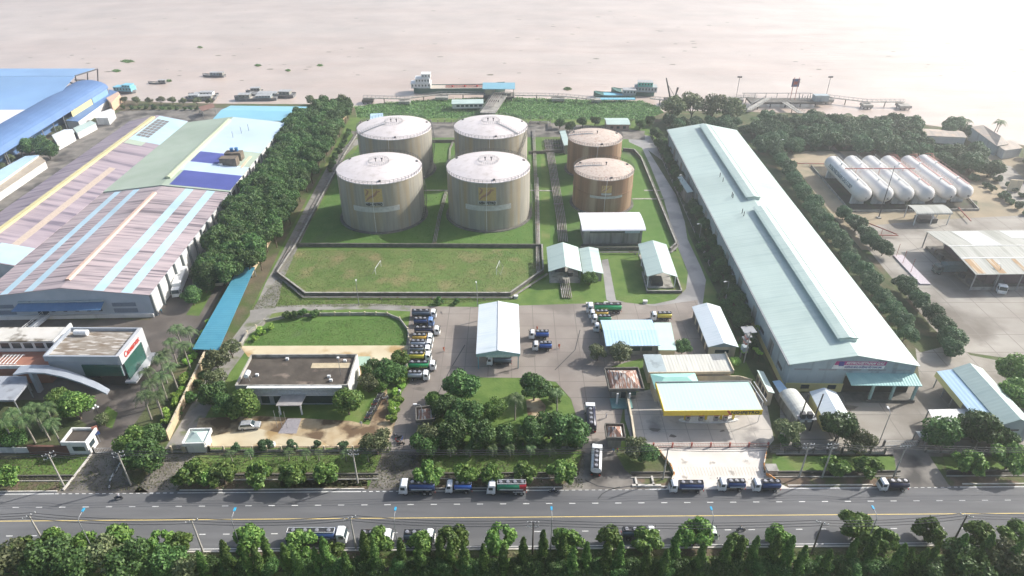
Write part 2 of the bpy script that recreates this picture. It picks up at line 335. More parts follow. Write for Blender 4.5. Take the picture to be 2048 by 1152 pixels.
# depot
sheet('depot_grass', M_grass, [(372, 900), (420, 790), (560, 500), (700, 235), (1300, 240), (1330, 330), (1400, 480), (1440, 600), (1500, 720), (1520, 760), (1420, 900)], 1)
sheet('tank_field', M_lawn, [(592, 492), (735, 262), (1082, 262), (1083, 493)], 2)
sheet('tank_field', M_lawn, [(1100, 492), (1098, 280), (1285, 280), (1345, 493)], 2)
sheet('football_field', M_grass2, [(587, 498), (1083, 499), (1083, 543), (1028, 590), (613, 591), (556, 550)], 2)
sheet('gravel_ground', M_dirty, [(718, 243), (1120, 246), (1290, 262), (1285, 276), (1060, 268), (716, 262)], 3)
strip('perimeter_road', M_path, [(352, 898), (392, 830), (440, 745), (485, 680), (520, 632), (538, 598), (548, 565), (575, 510), (610, 440), (648, 365), (672, 320), (700, 292), (722, 280)], [5, 5, 5, 6, 6, 6, 5, 4.5, 4.5, 4.5, 4.5, 4.5, 5], 4)
strip('inner_road', M_path, [(500, 628), (560, 618), (650, 614), (740, 613), (826, 617)], [4, 3.4, 3, 3, 3], 5)
sheet('inner_road', M_dirty, [(700, 262), (1140, 262), (1290, 268), (1290, 280), (1130, 274), (712, 276)], 6)
sheet('wet_road', M_wet, [(1255, 266), (1300, 272), (1316, 300), (1345, 362), (1362, 398), (1375, 478), (1402, 535), (1412, 560), (1405, 612), (1235, 612), (1213, 600), (1203, 520), (1216, 518), (1232, 600), (1268, 609), (1310, 608), (1350, 599), (1372, 578), (1376, 545), (1350, 480), (1328, 400), (1300, 330), (1284, 296), (1258, 284)], 4, 'wet concrete road round the tank field')
sheet('apron', M_apron, [(822, 612), (950, 614), (1175, 607), (1235, 603), (1310, 612), (1395, 600), (1398, 640), (1425, 712), (1300, 712), (1216, 735), (1250, 800), (1228, 905), (1163, 905), (1158, 850), (1142, 798), (1112, 764), (1062, 756), (960, 755), (884, 790), (846, 850), (838, 906), (768, 906), (785, 860), (800, 790), (822, 760), (812, 690)], 7, 'broad brownish concrete apron of the depot')
sheet('island_lawn', M_grass, [(846, 900), (850, 850), (886, 792), (960, 757), (1062, 758), (1110, 766), (1140, 800), (1155, 850), (1160, 900)], 8)
sheet('island_bare_patch', M_sand2, [(1052, 800), (1078, 796), (1092, 812), (1086, 840), (1056, 838)], 9)
sheet('oval_lawn', M_lawn, [(486, 692), (500, 668), (536, 646), (600, 636), (690, 633), (770, 633), (800, 643), (814, 662), (817, 691)], 6)
sheet('yellow_yard', M_sand, [(480, 692), (818, 691), (802, 740), (712, 756), (702, 712), (496, 714)], 8)
sheet('pale_green_court', mat('pale_green_paving', (.36, .48, .38), (.3, .42, .33), sc=.5), [(711, 713), (741, 713), (738, 731), (711, 732)], 9)
sheet('front_yard', M_sand2, [(398, 836), (520, 832), (700, 842), (738, 850), (786, 745), (800, 745), (788, 860), (772, 896), (420, 895), (384, 890)], 8)
sheet('front_yard_light', M_sand, [(420, 872), (520, 858), (560, 866), (640, 880), (660, 893), (425, 893)], 9)
sheet('flower_bed', M_grass, [(770, 745), (806, 720), (803, 790), (792, 840), (781, 843)], 9)
# filling station
sheet('station_court', M_court, [(1248, 790), (1320, 775), (1530, 790), (1548, 880), (1535, 896), (1268, 897), (1250, 840)], 9, 'pale concrete forecourt of the filling station')
sheet('warehouse_strip', M_green_ground, [(1296, 300), (1336, 330), (1372, 400), (1425, 500), (1470, 600), (1520, 700), (1560, 790), (1560, 900), (1538, 900), (1530, 790), (1500, 740), (1480, 700), (1448, 612), (1412, 545), (1378, 470), (1352, 390)], 8)
# gas compounds
sheet('gas_yard', M_gyard, [(1552, 905), (1560, 790), (1840, 765), (1830, 690), (1880, 660), (1940, 710), (1990, 720), (2300, 900), (2300, 915), (1552, 912)], 2)
sheet('gas_yard', M_gyard, [(1700, 455), (1860, 440), (2060, 430), (2500, 500), (2600, 800), (2040, 720), (1900, 700), (1820, 600)], 4)
sheet('tan_yard', M_tan, [(1552, 300), (1640, 303), (1960, 300), (2300, 360), (2400, 450), (2000, 500), (1720, 500), (1620, 400)], 3)
sheet('orchard_ground', M_green_ground, [(1300, 262), (1340, 226), (1600, 228), (1800, 244), (1990, 278), (2500, 392), (2500, 420), (2060, 340), (1960, 304), (1640, 303), (1560, 300), (1490, 285), (1480, 262)], 2)
sheet('orchard_strip', M_green_ground, [(1482, 290), (1570, 305), (1640, 400), (1740, 520), (1830, 620), (1900, 690), (1840, 705), (1700, 560), (1560, 400)], 5)
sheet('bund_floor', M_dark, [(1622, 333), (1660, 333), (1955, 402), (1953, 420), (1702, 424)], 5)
strip('service_path', M_dirty, [(1640, 268), (1668, 300), (1730, 350)], 3, 5)
strip('yard_road', M_gyard, [(1990, 330), (2030, 370), (2080, 420)], 12, 5)
for x0, y0, x1, y1 in ((1700, 505, 1810, 640), (1960, 560, 1840, 470)): pass
# expansion joints of the forecourt ramp
mb = MB()
for i in range(28):
    a, b = at(1356 + i * 6.2, 934), at(1362 + i * 6.2, 951); d = b - a; c = (a + b) / 2; mb.box(c.x, c.y, .016, d.length, .09, .012, math.atan2(d.y, d.x))
tag(mb.build('ramp_groove', mat('ramp_rib', (.5, .45, .36), rough=.9)), None, None, None, 'structure')
# floating river plants
# ================================================================ BUILDING HELPERS
M_gl = plain('window_glass', (.03, .05, .06), .12, 0, .8)
M_glg = plain('green_glass', (.02, .09, .07), .1, 0, .9)
M_steel = plain('grey_steel', (.3, .31, .32), .5, .3)
M_dsteel = plain('dark_steel', (.08, .08, .085), .5, .3)
M_white = plain('white_paint', (.72, .73, .72), .4)
M_roof_g = mat('pale_green_roof', (.44, .54, .49), (.48, .58, .53), sc=.08, st=(2, 1, 1), c3=(.34, .45, .42), sc3=.3, st3=(.12, 2.5, 1), th3=(.5, .8), rough=.4, spec=.5, bump=('Y', 1.0, .25))
M_roof_w = mat('white_roof', (.62, .68, .7), (.68, .73, .75), sc=.2, c3=(.5, .58, .6), sc3=.5, st3=(.1, 2, 1), th3=(.55, .8), rough=.4, spec=.5, bump=('Y', 1.0, .25))
M_roof_pw = mat('milky_roof', (.75, .74, .77), (.7, .69, .72), sc=.2, rough=.4, bump=('X', 1.0, .2))
M_roof_b = mat('pale_blue_roof', (.4, .56, .7), (.46, .62, .74), sc=.15, rough=.4, bump=('X', .9, .4))
M_wall_g = mat('blue_grey_cladding', (.3, .36, .38), (.35, .41, .42), sc=.3, c3=(.24, .28, .29), sc3=.5, st3=(1, 1, .15), rough=.7)
M_wall_c = mat('cream_wall', (.62, .53, .38), (.55, .47, .34), sc=.3, c3=(.42, .36, .27), sc3=.5, st3=(1, 1, .2), th3=(.5, .7), rough=.85)
M_wall_w = mat('white_wall', (.66, .66, .63), (.6, .6, .58), sc=.3, c3=(.42, .42, .4), sc3=.6, st3=(1, 1, .15), th3=(.55, .75), rough=.8)
M_wall_y = mat('yellow_wall', (.62, .56, .25), (.55, .5, .24), sc=.4, rough=.85)
M_wall_gr = mat('weathered_wall', (.3, .3, .27), (.2, .2, .18), sc=.5, st=(1, 1, .2), c3=(.12, .12, .1), sc3=.7, st3=(1, 1, .15), th3=(.5, .7), rough=.9)

def frame(A, B, C, z):
    a, b, c = at(*A, z), at(*B, z), at(*C, z); u = b - a; v = c - a
    if v.length >= u.length: vh = v.normalized(); uh = Vector((vh.y, -vh.x)); w_ = u.dot(uh); d = v.length
    else: uh = u.normalized(); vh = Vector((-uh.y, uh.x)); w_ = u.length; d = v.dot(vh)
    ctr = a + uh * w_ / 2 + vh * d / 2
    return ctr, abs(w_), abs(d), math.atan2(uh.y, uh.x)
def frameR(B, D, z, rn, zr):                         # right eave near/far and the near ridge point
    b, d_, r = at(*B, z), at(*D, z), at(*rn, zr); v = d_ - b; vh = v.normalized(); uh = Vector((vh.y, -vh.x))
    w_ = 2 * abs((b - r).dot(uh)); ctr = b - uh * w_ / 2 + vh * v.length / 2
    return ctr, w_, v.length, math.atan2(uh.y, uh.x)
def roofprof(kind, w_, z, rise, t):
    h = w_ / 2
    if kind == 'gable': return [(-h, z), (0, z + rise), (h, z), (h, z - t), (0, z + rise - t), (-h, z - t)]
    if kind == 'barrel':
        up = [(-h * math.cos(math.pi * i / 12), z + rise * math.sin(math.pi * i / 12)) for i in range(13)]
        return up + [(x, q - t) for x, q in up[::-1]]
    if kind == 'flat': return [(-h, z), (h, z), (h, z - t), (-h, z - t)]
    if kind == 'mono': return [(-h, z), (h, z + rise), (h, z + rise - t), (-h, z - t)]
def bld(name, label, cat, F, z, rise, wm_, rm, kind='gable', axis='d', over=.4, walls=True, t=.14, group=None, posts=0, post_m=None, pr=.13):
    ctr, w_, d, rz = F; o = thing(name, label, cat, (ctr.x, ctr.y, 0), rz, group)
    span, run = (w_, d) if axis == 'd' else (d, w_)
    prof = roofprof(kind, span, z, rise, t); mb = MB()
    mb.ext(prof, -run / 2, run / 2, 'y' if axis == 'd' else 'x'); o_r = mb.build('roof', rm, o)
    if walls:
        s2 = span / 2 - over; r2 = run / 2 - over
        if kind == 'gable': p = [(-s2, 0), (s2, 0), (s2, z - t), (0, z + rise - t - .02), (-s2, z - t)]
        elif kind == 'barrel': p = [(-s2, 0), (s2, 0)] + [(x * s2 / (span / 2), q - .02) for x, q in prof[13:]]
        elif kind == 'mono': p = [(-s2, 0), (s2, 0), (s2, z + rise - t - .05), (-s2, z - t - .02)]
        else: p = [(-s2, 0), (s2, 0), (s2, z - t - .01), (-s2, z - t - .01)]
        MB().ext(p, -r2, r2, 'y' if axis == 'd' else 'x').build('wall', wm_, o)
    if posts:
        for sx in (-1, 1):
            for i in range(posts):
                y = -run / 2 + .5 + (run - 1) * i / (posts - 1); a = sx * (span / 2 - .5); x, y = (a, y) if axis == 'd' else (y, a)
                hh = z + (rise * (a / span + .5) if kind == 'mono' else 0)
                MB().box(x, y, 0, pr * 2, pr * 2, hh - t).build('post', post_m or M_steel, o)
    return o, w_, d
def opening(o, name, w_, d, over, side, pos, z, ww, hh, m, dep=.1):
    hx, hy = w_ / 2 - over, d / 2 - over; mb = MB()
    if side == 'n': mb.box(pos, -hy, z, ww, dep, hh)
    if side == 'f': mb.box(pos, hy, z, ww, dep, hh)
    if side == 'l': mb.box(-hx, pos, z, dep, ww, hh)
    if side == 'r': mb.box(hx, pos, z, dep, ww, hh)
    return mb.build(name, m, o)
def patch(o, nm, m, F, z, rise, x0, x1, y0, y1, up=.04, t=.03):   # sheet laid on a gable roof (ridge along depth); x,y as fractions -1..1
    w_, d = F[1], F[2]; f = lambda x: z + rise * (1 - abs(x)) + up
    mb = MB().slab([(x * w_ / 2, y * d / 2, f(x)) for x, y in ((x0, y0), (x1, y0), (x1, y1), (x0, y1))], t); return mb.build(nm, m, o)
def pslab(pts, t=.12):
    P = []
    for x, y, z in pts: q = at(x, y, z); P.append((q.x, q.y, z))
    return P
def pthing(name, label, cat, pts, m, t=.12, wall=None, inset=.3, posts=None, pm=None, group=None, part='roof'):
    P = pslab(pts); cx = sum(p[0] for p in P) / len(P); cy = sum(p[1] for p in P) / len(P); zm = min(p[2] for p in P)
    o = thing(name, label, cat, (cx, cy, 0), 0, group); L = [(p[0] - cx, p[1] - cy, p[2]) for p in P]
    MB().slab(L, t).build(part, m, o)
    if wall:
        q = [(x * (1 - inset / max(1, math.hypot(x, y))), y * (1 - inset / max(1, math.hypot(x, y)))) for x, y, z in L]
        mb = MB(); n = len(q); mb.add([(x, y, 0) for x, y in q] + [(x, y, L[i][2] - t - .02) for i, (x, y) in enumerate(q)], [tuple(range(n)), tuple(range(n, 2 * n))] + [(i, (i + 1) % n, n + (i + 1) % n, n + i) for i in range(n)])
        mb.build('wall', wall, o)
    if posts:
        for i in (range(len(L)) if posts is True else posts):
            x, y, z = L[i]; x *= .96; y *= .96; MB().box(x, y, 0, .22, .22, z - t - .01).build('post', pm or M_steel, o)
    o['_l'] = 0; del o['_l']
    return o, L
def hip(name, label, cat, F, z, rise, wm_, rm, par=.0, wall=True, posts=False, over=.3, wallm2=None):
    ctr, w_, d, rz = F; o = thing(name, label, cat, (ctr.x, ctr.y, 0), rz); a, b = w_ / 2, d / 2; r = max(0, (w_ - d) / 2); s = max(0, (d - w_) / 2)
    v = [(-a, -b, z), (a, -b, z), (a, b, z), (-a, b, z), (-r, -s, z + rise), (r, s, z + rise)]
    if r == 0 and s == 0: r = .01
    if w_ >= d: f = [(0, 1, 5, 4), (1, 2, 5), (2, 3, 4, 5), (3, 0, 4), (3, 2, 1, 0)]
    else: f = [(0, 1, 4), (1, 2, 5, 4), (2, 3, 5), (3, 0, 4, 5), (3, 2, 1, 0)]
    MB().add(v, f).build('roof', rm, o)
    if wall: MB().box(0, 0, 0, w_ - 2 * over, d - 2 * over, z - .02).build('wall', wm_, o)
    if posts:
        for x in (-a + .3, a - .3):
            for y in (-b + .3, b - .3): MB().box(x, y, 0, .3, .3, z - .02).build('post', wm_, o)
    if par:
        mb = MB()
        for cx, cy, sx, sy in ((0, -b - par, w_ + 2 * par, .25), (0, b + par, w_ + 2 * par, .25), (-a - par, 0, .25, d + 2 * par - .3), (a + par, 0, .25, d + 2 * par - .3)): mb.box(cx, cy, z - .4, sx, sy, .9)
        mb.box(0, 0, z - .5, w_ + 2 * par - .3, d + 2 * par - .3, .3); mb.build('parapet', wallm2 or wm_, o)
    return o, w_, d

# ================================================================ STORAGE TANKS
M_shellA = mat('weathered_tank_steel', (.36, .335, .28), (.27, .255, .22), sc=.9, st=(1, 1, .08), c3=(.35, .27, .16), sc3=.45, st3=(1, 1, .05), th3=(.5, .74), rough=.75, spec=.3, bump=('Z', 1.9, .25))
M_shellB = mat('rusty_tank_steel', (.3, .18, .11), (.2, .125, .08), sc=.9, st=(1, 1, .04), c3=(.4, .3, .2), sc3=.25, st3=(1, 1, .1), th3=(.52, .66), rough=.75, spec=.3, bump=('Z', 1.9, .25))
M_troof = mat('tank_roof_paint', (.6, .55, .53), (.66, .61, .6), sc=.3, c3=(.5, .45, .42), sc3=.5, th3=(.55, .75), rough=.5)
M_troofr = mat('rusty_tank_roof', (.56, .48, .42), (.5, .41, .34), sc=.9, c3=(.38, .24, .18), sc3=1.1, th3=(.55, .68), rough=.6)
M_emb_y = plain('faded_yellow_paint', (.5, .36, .14), .7); M_emb_r = plain('faded_red_paint', (.32, .17, .12), .7); M_emb_o = plain('faded_orange_paint', (.5, .3, .16), .7)
M_ban = mat('faded_banner', (.55, .55, .52), (.42, .42, .4), sc=.8, rough=.9); M_blk = plain('black_paint', (.03, .03, .035), .6)
M_pipe = mat('pipe_paint', (.33, .31, .29), (.22, .2, .18), sc=.5, c3=(.2, .13, .09), sc3=.8, th3=(.55, .7), rough=.6)
def curved(r, a0, a1, z0, z1, n=8, poly=None):
    mb = MB(); vs = []
    for i in range(n + 1):
        a = R(a0 + (a1 - a0) * i / n)
        for rr, z in ((r, z0), (r + .04, z0), (r + .04, z1), (r, z1)): vs.append((rr * math.cos(a), rr * math.sin(a), z))
    fs = [(i * 4 + k, i * 4 + 4 + k, i * 4 + 4 + (k + 1) % 4, i * 4 + (k + 1) % 4) for i in range(n) for k in range(4)]
    return mb.add(vs, fs + [(0, 1, 2, 3), tuple(n * 4 + k for k in (3, 2, 1, 0))])
def swoosh(r, pts, wid):                              # ribbon painted on the shell; pts = (metres sideways, z)
    mb = MB(); L = []; Q = []
    for i, (s, z) in enumerate(pts):
        a = pts[max(0, i - 1)]; b = pts[min(len(pts) - 1, i + 1)]; d = Vector((b[0] - a[0], b[1] - a[1])).normalized(); wv = wid * (1 - abs(2 * i / (len(pts) - 1) - 1) * .7)
        for sg, T in ((1, L), (-1, Q)):
            ss, zz = s - d.y * wv / 2 * sg, z + d.x * wv / 2 * sg; an = R(-90) + ss / r; T.append((r * math.cos(an), r * math.sin(an), zz))
    n = len(L); return mb.add(L + Q, [(i, i + 1, n + i + 1, n + i) for i in range(n - 1)])
def tank(x, y, r, h, label, sm, rm, emblem=None, walk=None, centre=True, stair=None, small=False):
    o = thing('storage_tank', label, 'storage tank', (x, y, 0), 0, 'fuel storage tanks in the walled tank field')
    n = 72; MB().lathe([(r, .35), (r, h)], n, smooth=True).build('shell', sm, o)
    rise = 2.1 if not small else 1.3
    prof = [(r + .12, h - .25), (r + .12, h + .02)] + [(r * math.cos(t), h + .03 + rise * math.sin(t)) for t in [R(90) * i / 14 for i in range(15)]]
    prof = [(r + .12, h - .25), (r + .12, h + .02)] + [(r * (1 - i / 14), h + .03 + rise * (1 - (1 - i / 14) ** 2)) for i in range(15)]
    MB().lathe(prof, n).build('roof', rm, o)
    MB().lathe([(r + 1.1, 0), (r + 1.0, .35), (r - .5, .36)], n, smooth=False).build('base_ring', M_conc_d, o)
    mb = MB()
    for zz in (.55, 1.05): mb.ring((0, 0, h + zz), r + .15, .07, 64)
    for i in range(64):
        a = 2 * math.pi * i / 64; mb.box((r + .15) * math.cos(a), (r + .15) * math.sin(a), h - .1, .07, .07, 1.2, a)
    mb.build('railing', M_dsteel, o)
    if small:
        for zz in (h * .55,): MB().ring((0, 0, zz), r + .08, .2, 64, .22).build('stiffener_ring', M_shellB, o)
    if centre:
        c = 3.6 if not small else 2; zc = h + rise * (1 - (c / r) ** 2); mb = MB()
        for zz in (.5, .95): mb.ring((0, 0, zc + zz), c, .06, 28)
        for i in range(28): a = 2 * math.pi * i / 28; mb.box(c * math.cos(a), c * math.sin(a), zc - .05, .06, .06, 1.05)
        mb.build('centre_railing', M_steel, o)
    for dx in ((-1.1, 1.1) if not small else (.8,)):
        MB().cyl((dx, .3, h + rise - .15), (dx, .3, h + rise + 1.1), .16).cyl((dx, .3, h + rise + .95), (dx, .3, h + rise + 1.25), .34).build('roof_vent', M_dsteel, o)
    for k in range(3):
        mb = MB(); a = R(20 + 130 * k); mb.box((r - 1.4) * math.cos(a), (r - 1.4) * math.sin(a), h + rise * (1 - ((r - 1.4) / r) ** 2) - .1, .7, .7, .5, a); mb.build('hatch', M_dsteel, o)
    if walk is not None:
        a = R(walk); mb = MB(); r0 = 3.6 if not small else 1
        zf = lambda q: h + rise * (1 - (q / r) ** 2)
        for s in (-.45, .45):
            for i in range(13):
                q = r0 + (r - r0) * i / 12; px, py = q * math.cos(a) - s * math.sin(a), q * math.sin(a) + s * math.cos(a); mb.box(px, py, zf(q) - .05, .06, .06, 1.0)
            mb.tube([((r0 + (r - r0) * i / 12) * math.cos(a) - s * math.sin(a), (r0 + (r - r0) * i / 12) * math.sin(a) + s * math.cos(a), zf(r0 + (r - r0) * i / 12) + .95) for i in range(13)], .04, 4)
        mb.add([((r0 + (r - r0) * i / 12) * math.cos(a) - s * math.sin(a), (r0 + (r - r0) * i / 12) * math.sin(a) + s * math.cos(a), zf(r0 + (r - r0) * i / 12) + .12) for s in (-.45, .45) for i in range(13)], [(i, i + 1, 14 + i, 13 + i) for i in range(12)])
        mb.build('roof_walkway', M_steel, o)
    if stair is not None:                                 # helical stair round the shell
        a0, a1 = stair; mb = MB(); N = 40
        for s, up in ((.15, 0), (1.0, 0), (1.0, 1.0)):
            mb.tube([((r + s) * math.cos(R(a0 + (a1 - a0) * i / N)), (r + s) * math.sin(R(a0 + (a1 - a0) * i / N)), .4 + (h - .4) * i / N + up) for i in range(N + 1)], .07, 4)
        for i in range(N + 1):
            a = R(a0 + (a1 - a0) * i / N); mb.box((r + .57) * math.cos(a), (r + .57) * math.sin(a), .35 + (h - .4) * i / N, .9, .3, .06, a)
        mb.build('stair', M_dsteel, o)
    if emblem:
        zt, ww, hh = emblem; da = math.degrees(ww / 2 / r); rr = r + .02
        e = curved(rr, -90 - da, -90 + da, zt - hh, zt, 10).build('emblem', M_emb_y, o); q = rr + .07; s = ww / 6
        swoosh(q, [(x * s, zt - hh + z * s) for x, z in ((-2.6, .3), (-1.6, 1.5), (-.2, 2.3), (.9, 3.0), (1.4, 4.3))], 1.1 * s).build('emblem_swirl', M_emb_r, e)
        swoosh(q, [(x * s, zt - hh + z * s) for x, z in ((-2.7, 2.2), (-2.0, 3.1), (-1.7, 3.9), (-2.5, 4.6))], .9 * s).build('emblem_swirl', M_emb_r, e)
        swoosh(q + .02, [(x * s, zt - hh + z * s) for x, z in ((-2.4, 1.2), (-1.2, 2.2), (.1, 2.9), (.7, 3.8))], .5 * s).build('emblem_swirl', M_emb_o, e)
        swoosh(q, [(x * s, zt - hh + z * s) for x, z in ((1.4, 3.4), (1.9, 4.0), (2.4, 3.7))], .5 * s).build('emblem_swirl', M_emb_r, e)
        pl = curved(rr + .05, -90 - da * 1.03, -90 + da * 1.03, zt - hh - 1.55 * s, zt - hh - .25 * s, 8).build('name_plate', M_ban, o)
        if not small: text('NSH PETRO', 1.35 * s, M_blk, pl, (0, -rr - .14, zt - hh - .9 * s), (R(90), 0, 0), 'lettering', 5.7 * s, ext=.12, bold=.02)
        curved(rr, -90 - 31, -90 + 33, zt - hh - 3.9 * s, zt - hh - 2.0 * s, 16).build('banner', M_ban, o)
    MB().tube([(-.4, -r - .25, .4), (-.4, -r - .25, h * .5), (0, -r - .25, h + .3)], .07, 6).build('standpipe', M_white, o)
    return o
tank(-46.9, 227.2, 14.9, 18.3, 'front left grey steel tank with a faded yellow emblem and brown streaks', M_shellA, M_troof, (16.6, 6.0, 4.8), stair=(-20, 60))
tank(-8.4, 228.2, 14.8, 18.3, 'front middle grey steel tank with a yellow emblem above the name plate', M_shellA, M_troof, (16.6, 6.0, 4.8), stair=(-20, 60))
tank(-48.0, 270.4, 15.0, 18.3, 'back left grey steel tank with a roof walkway running to its left rim', M_shellA, M_troof, None, walk=215, stair=(-35, 30))
tank(-8.7, 271.5, 15.0, 18.3, 'back middle grey steel tank with a roof walkway running to its right rim', M_shellA, M_troof, None, walk=-42, stair=(-70, -20))
tank(34.2, 270.8, 11.1, 14, 'back right rusty brown tank with a pinkish roof', M_shellB, M_troofr, None, walk=172, centre=False, small=True)
tank(34.0, 237.5, 11.0, 13.6, 'front right rusty brown tank with a small faded emblem behind the white roofed pump shed', M_shellB, M_troofr, (11.6, 3.6, 2.8), walk=172, centre=False, small=True)

# tank field dike walls ------------------------------------------------
def wallrun(name, label, cat, line, h, t, m, group=None, post=None, pm=None, close=False, cap=None, pw=.35):
    P = [at(*p) if not isinstance(p, Vector) else p for p in line]; c = sum(P, Vector((0, 0))) / len(P); o = thing(name, label, cat, (c.x, c.y, 0), 0, group); mb = MB()
    for a, b in zip(P, P[1:]):
        d = b - a; q = (a + b) / 2 - c; mb.box(q.x, q.y, 0, d.length + t * .9, t, h, math.atan2(d.y, d.x))
    mb.build('wall', m, o)
    if cap:
        mb = MB()
        for a, b in zip(P, P[1:]): d = b - a; q = (a + b) / 2 - c; mb.box(q.x, q.y, h + .003, d.length, t + .16, .12, math.atan2(d.y, d.x))
        mb.build('coping', cap, o)
    if post:
        k = 0
        for a, b in zip(P, P[1:]):
            d = b - a; n = max(1, round(d.length / post))
            for i in range(n):
                q = a + d * i / n - c
                if k < 100: MB().box(q.x, q.y, 0, pw, pw, h + .3, math.atan2(d.y, d.x)).build('post', pm or m, o); k += 1
    return o
wallrun('dike_wall', 'long grey dike wall between the tanks and the football field', 'wall', [(593, 493), (1085, 495)], 1.3, .5, M_conc_d)
wallrun('dike_wall', 'dark dike wall round the football field beside the pipes', 'wall', [(722, 262), (690, 312), (593, 493), (556, 550), (612, 592), (1020, 592), (1086, 545), (1084, 495)], 1.2, .35, M_conc_d, cap=M_conc)
wallrun('dike_wall', 'dark dike wall at the back of the big tanks', 'wall', [(860, 285), (912, 285)], 1.3, .5, M_conc_d)
wallrun('dike_wall', 'dark dike wall left of the rusty tanks', 'wall', [(1058, 308), (1137, 305)], 1.3, .5, M_conc_d)
wallrun('dike_wall', 'dike wall with pale coping beside the wet road', 'wall', [(1246, 302), (1268, 304), (1282, 320), (1352, 492), (1340, 503)], 1.3, .35, M_conc_d, cap=M_conc)
wallrun('dike_wall', 'dark dike wall below the pump shed', 'wall', [(1160, 500), (1280, 500)], 1.2, .5, M_conc_d)
wallrun('garden_wall', 'low wall curving round the oval lawn', 'wall', [(482, 692), (495, 668), (530, 645), (570, 636), (640, 631), (730, 630), (775, 631), (800, 641), (816, 662), (820, 700), (812, 740)], .9, .25, M_conc, post=4, pm=M_wall_c)
# channels and cross strips in the grass
for ln in ([(845, 381), (900, 381)], [(1060, 381), (1110, 382)], [(1075, 355), (1078, 492)], [(1288, 381), (1322, 381)], [(1265, 398), (1330, 398)]):
    P = [at(*p) for p in ln]; d = P[1] - P[0]; c = (P[0] + P[1]) / 2; tag(MB().box(c.x, c.y, 0, d.length, .9, .12, math.atan2(d.y, d.x)).build('concrete_channel', M_conc), None, None, None, 'structure')

# pipelines -------------------------------------------------------------
def pipes(label, line, n, gap, r, z, m=M_pipe, group='pipelines across the depot', sup=15):
    P = [at(*p) for p in line]; c = sum(P, Vector((0, 0))) / len(P); o = thing('pipeline', label, 'pipeline', (c.x, c.y, 0), 0, group)
    for k in range(n):
        off = (k - (n - 1) / 2) * gap; pts = []
        for i, p in enumerate(P):
            d = (P[min(i + 1, len(P) - 1)] - P[max(i - 1, 0)]).normalized(); q = p - c + Vector((-d.y, d.x)) * off; pts.append((q.x, q.y, z))
        MB().tube(pts, r, 8).build('pipe', m, o)
    for a, b in zip(P, P[1:]):
        d = b - a; L = d.length; k = max(1, int(L / sup))
        for i in range(k):
            q = a + d * (i + .5) / k - c; MB().box(q.x, q.y, 0, .25, n * gap + .1, z - r, math.atan2(d.y, d.x)).build('pipe_support', M_conc, o)
    return o
pipes('bundle of six pipes running from the rusty tanks to the gabled shed', [(1098, 282), (1100, 305), (1112, 380), (1122, 440), (1126, 486)], 6, .6, .17, .6)
pipes('bundle of pipes coming out below the gabled shed', [(1128, 560), (1134, 598)], 6, .55, .15, .4)
pipes('pipe pair running down the grass left of the pipe bundle', [(1067, 262), (1070, 330), (1074, 420), (1076, 540), (1078, 548)], 3, .5, .15, .6)
pipes('dark pipes along the left side of the tank field', [(716, 262), (672, 330), (612, 440), (572, 512), (551, 549), (607, 597), (1022, 598), (1095, 550)], 2, .45, .13, .5)
pipes('pipes between the two front tanks', [(893, 385), (880, 430), (868, 492)], 3, .5, .14, .5)
pipes('pipes between the two back tanks', [(906, 285), (900, 300), (897, 345)], 2, .5, .14, .5)
pipes('thin pipe along the dike wall beside the wet road', [(1286, 322), (1356, 494), (1342, 508), (1200, 508)], 2, .5, .14, .7)
pipes('pipe bundle across the walkway to the jetty', [(979, 224), (997, 196)], 5, 1.1, .2, 3.0)
pipes('pipe bundle turning at the back of the depot', [(1058, 247), (1098, 247), (1100, 262)], 4, .6, .16, .8)
# manifold yard
o = thing('pipe_manifold', 'tangle of valves and pipes at the end of the pipe bundle', 'pipe manifold', (*at(1112, 292), 0)); mb = MB()
for i in range(9):
    mb.cyl((-5 + i * 1.2, -7, .8), (-5 + i * 1.2, 7, .8), .12, n=6)
for j in range(6): mb.cyl((-5, -6 + j * 2.4, 1.1), (5, -6 + j * 2.4, 1.1), .12, n=6)
mb.build('pipe_grid', M_pipe, o)
for i in range(8):
    for j in range(3):
        vx, vy = -4.4 + i * 1.2, -4.8 + j * 4.8; MB().cyl((vx, vy, .8), (vx, vy, 1.7), .1, n=6).cyl((vx, vy, 1.65), (vx, vy, 1.72), .3, n=8).build('valve', M_dsteel, o)
for j in (-6, 0, 6): MB().box(0, j, 0, 11, .3, .66).build('pipe_support', M_conc, o)
# ================================================================ BUILDINGS OF THE DEPOT
# loading canopy
F = frame((952, 708), (1040.5, 708), (957.5, 609), 5.0)
o, W_, D_ = bld('loading_canopy', 'long white roofed loading canopy with a truck parked under its near end', 'canopy', F, 5.0, 1.1, None, M_roof_w, walls=False, posts=5, post_m=plain('blue_steel', (.2, .36, .42), .5))
MB().ext([(-W_ / 2, 4.2), (W_ / 2, 4.2), (W_ / 2, 4.82), (0, 5.9), (-W_ / 2, 4.82)], -D_ / 2 - .06, -D_ / 2 + .1, 'y').build('gable_fascia', plain('pale_green_fascia', (.33, .47, .47), .5), o)
MB().box(0, -D_ / 2 - .12, 4.0, W_ * .55, .1, .75).build('sign_board', plain('pale_board', (.45, .55, .52), .6), o)
MB().box(0, 0, 6.08, .35, D_ + .1, .12).build('ridge_cap', M_white, o)
for y in (-D_ * .3, 0, D_ * .3): MB().box(0, y, 0, 2.2, 4.5, .25).build('loading_island', M_conc, o); 
for y in (-D_ * .3, 0, D_ * .3): MB().box(0, y, .25, .5, .5, 3.2).box(0, y, 3.2, 3.2, .25, .25).box(.8, y, .25, .3, .9, 2).build('loading_arm', M_dsteel, o)
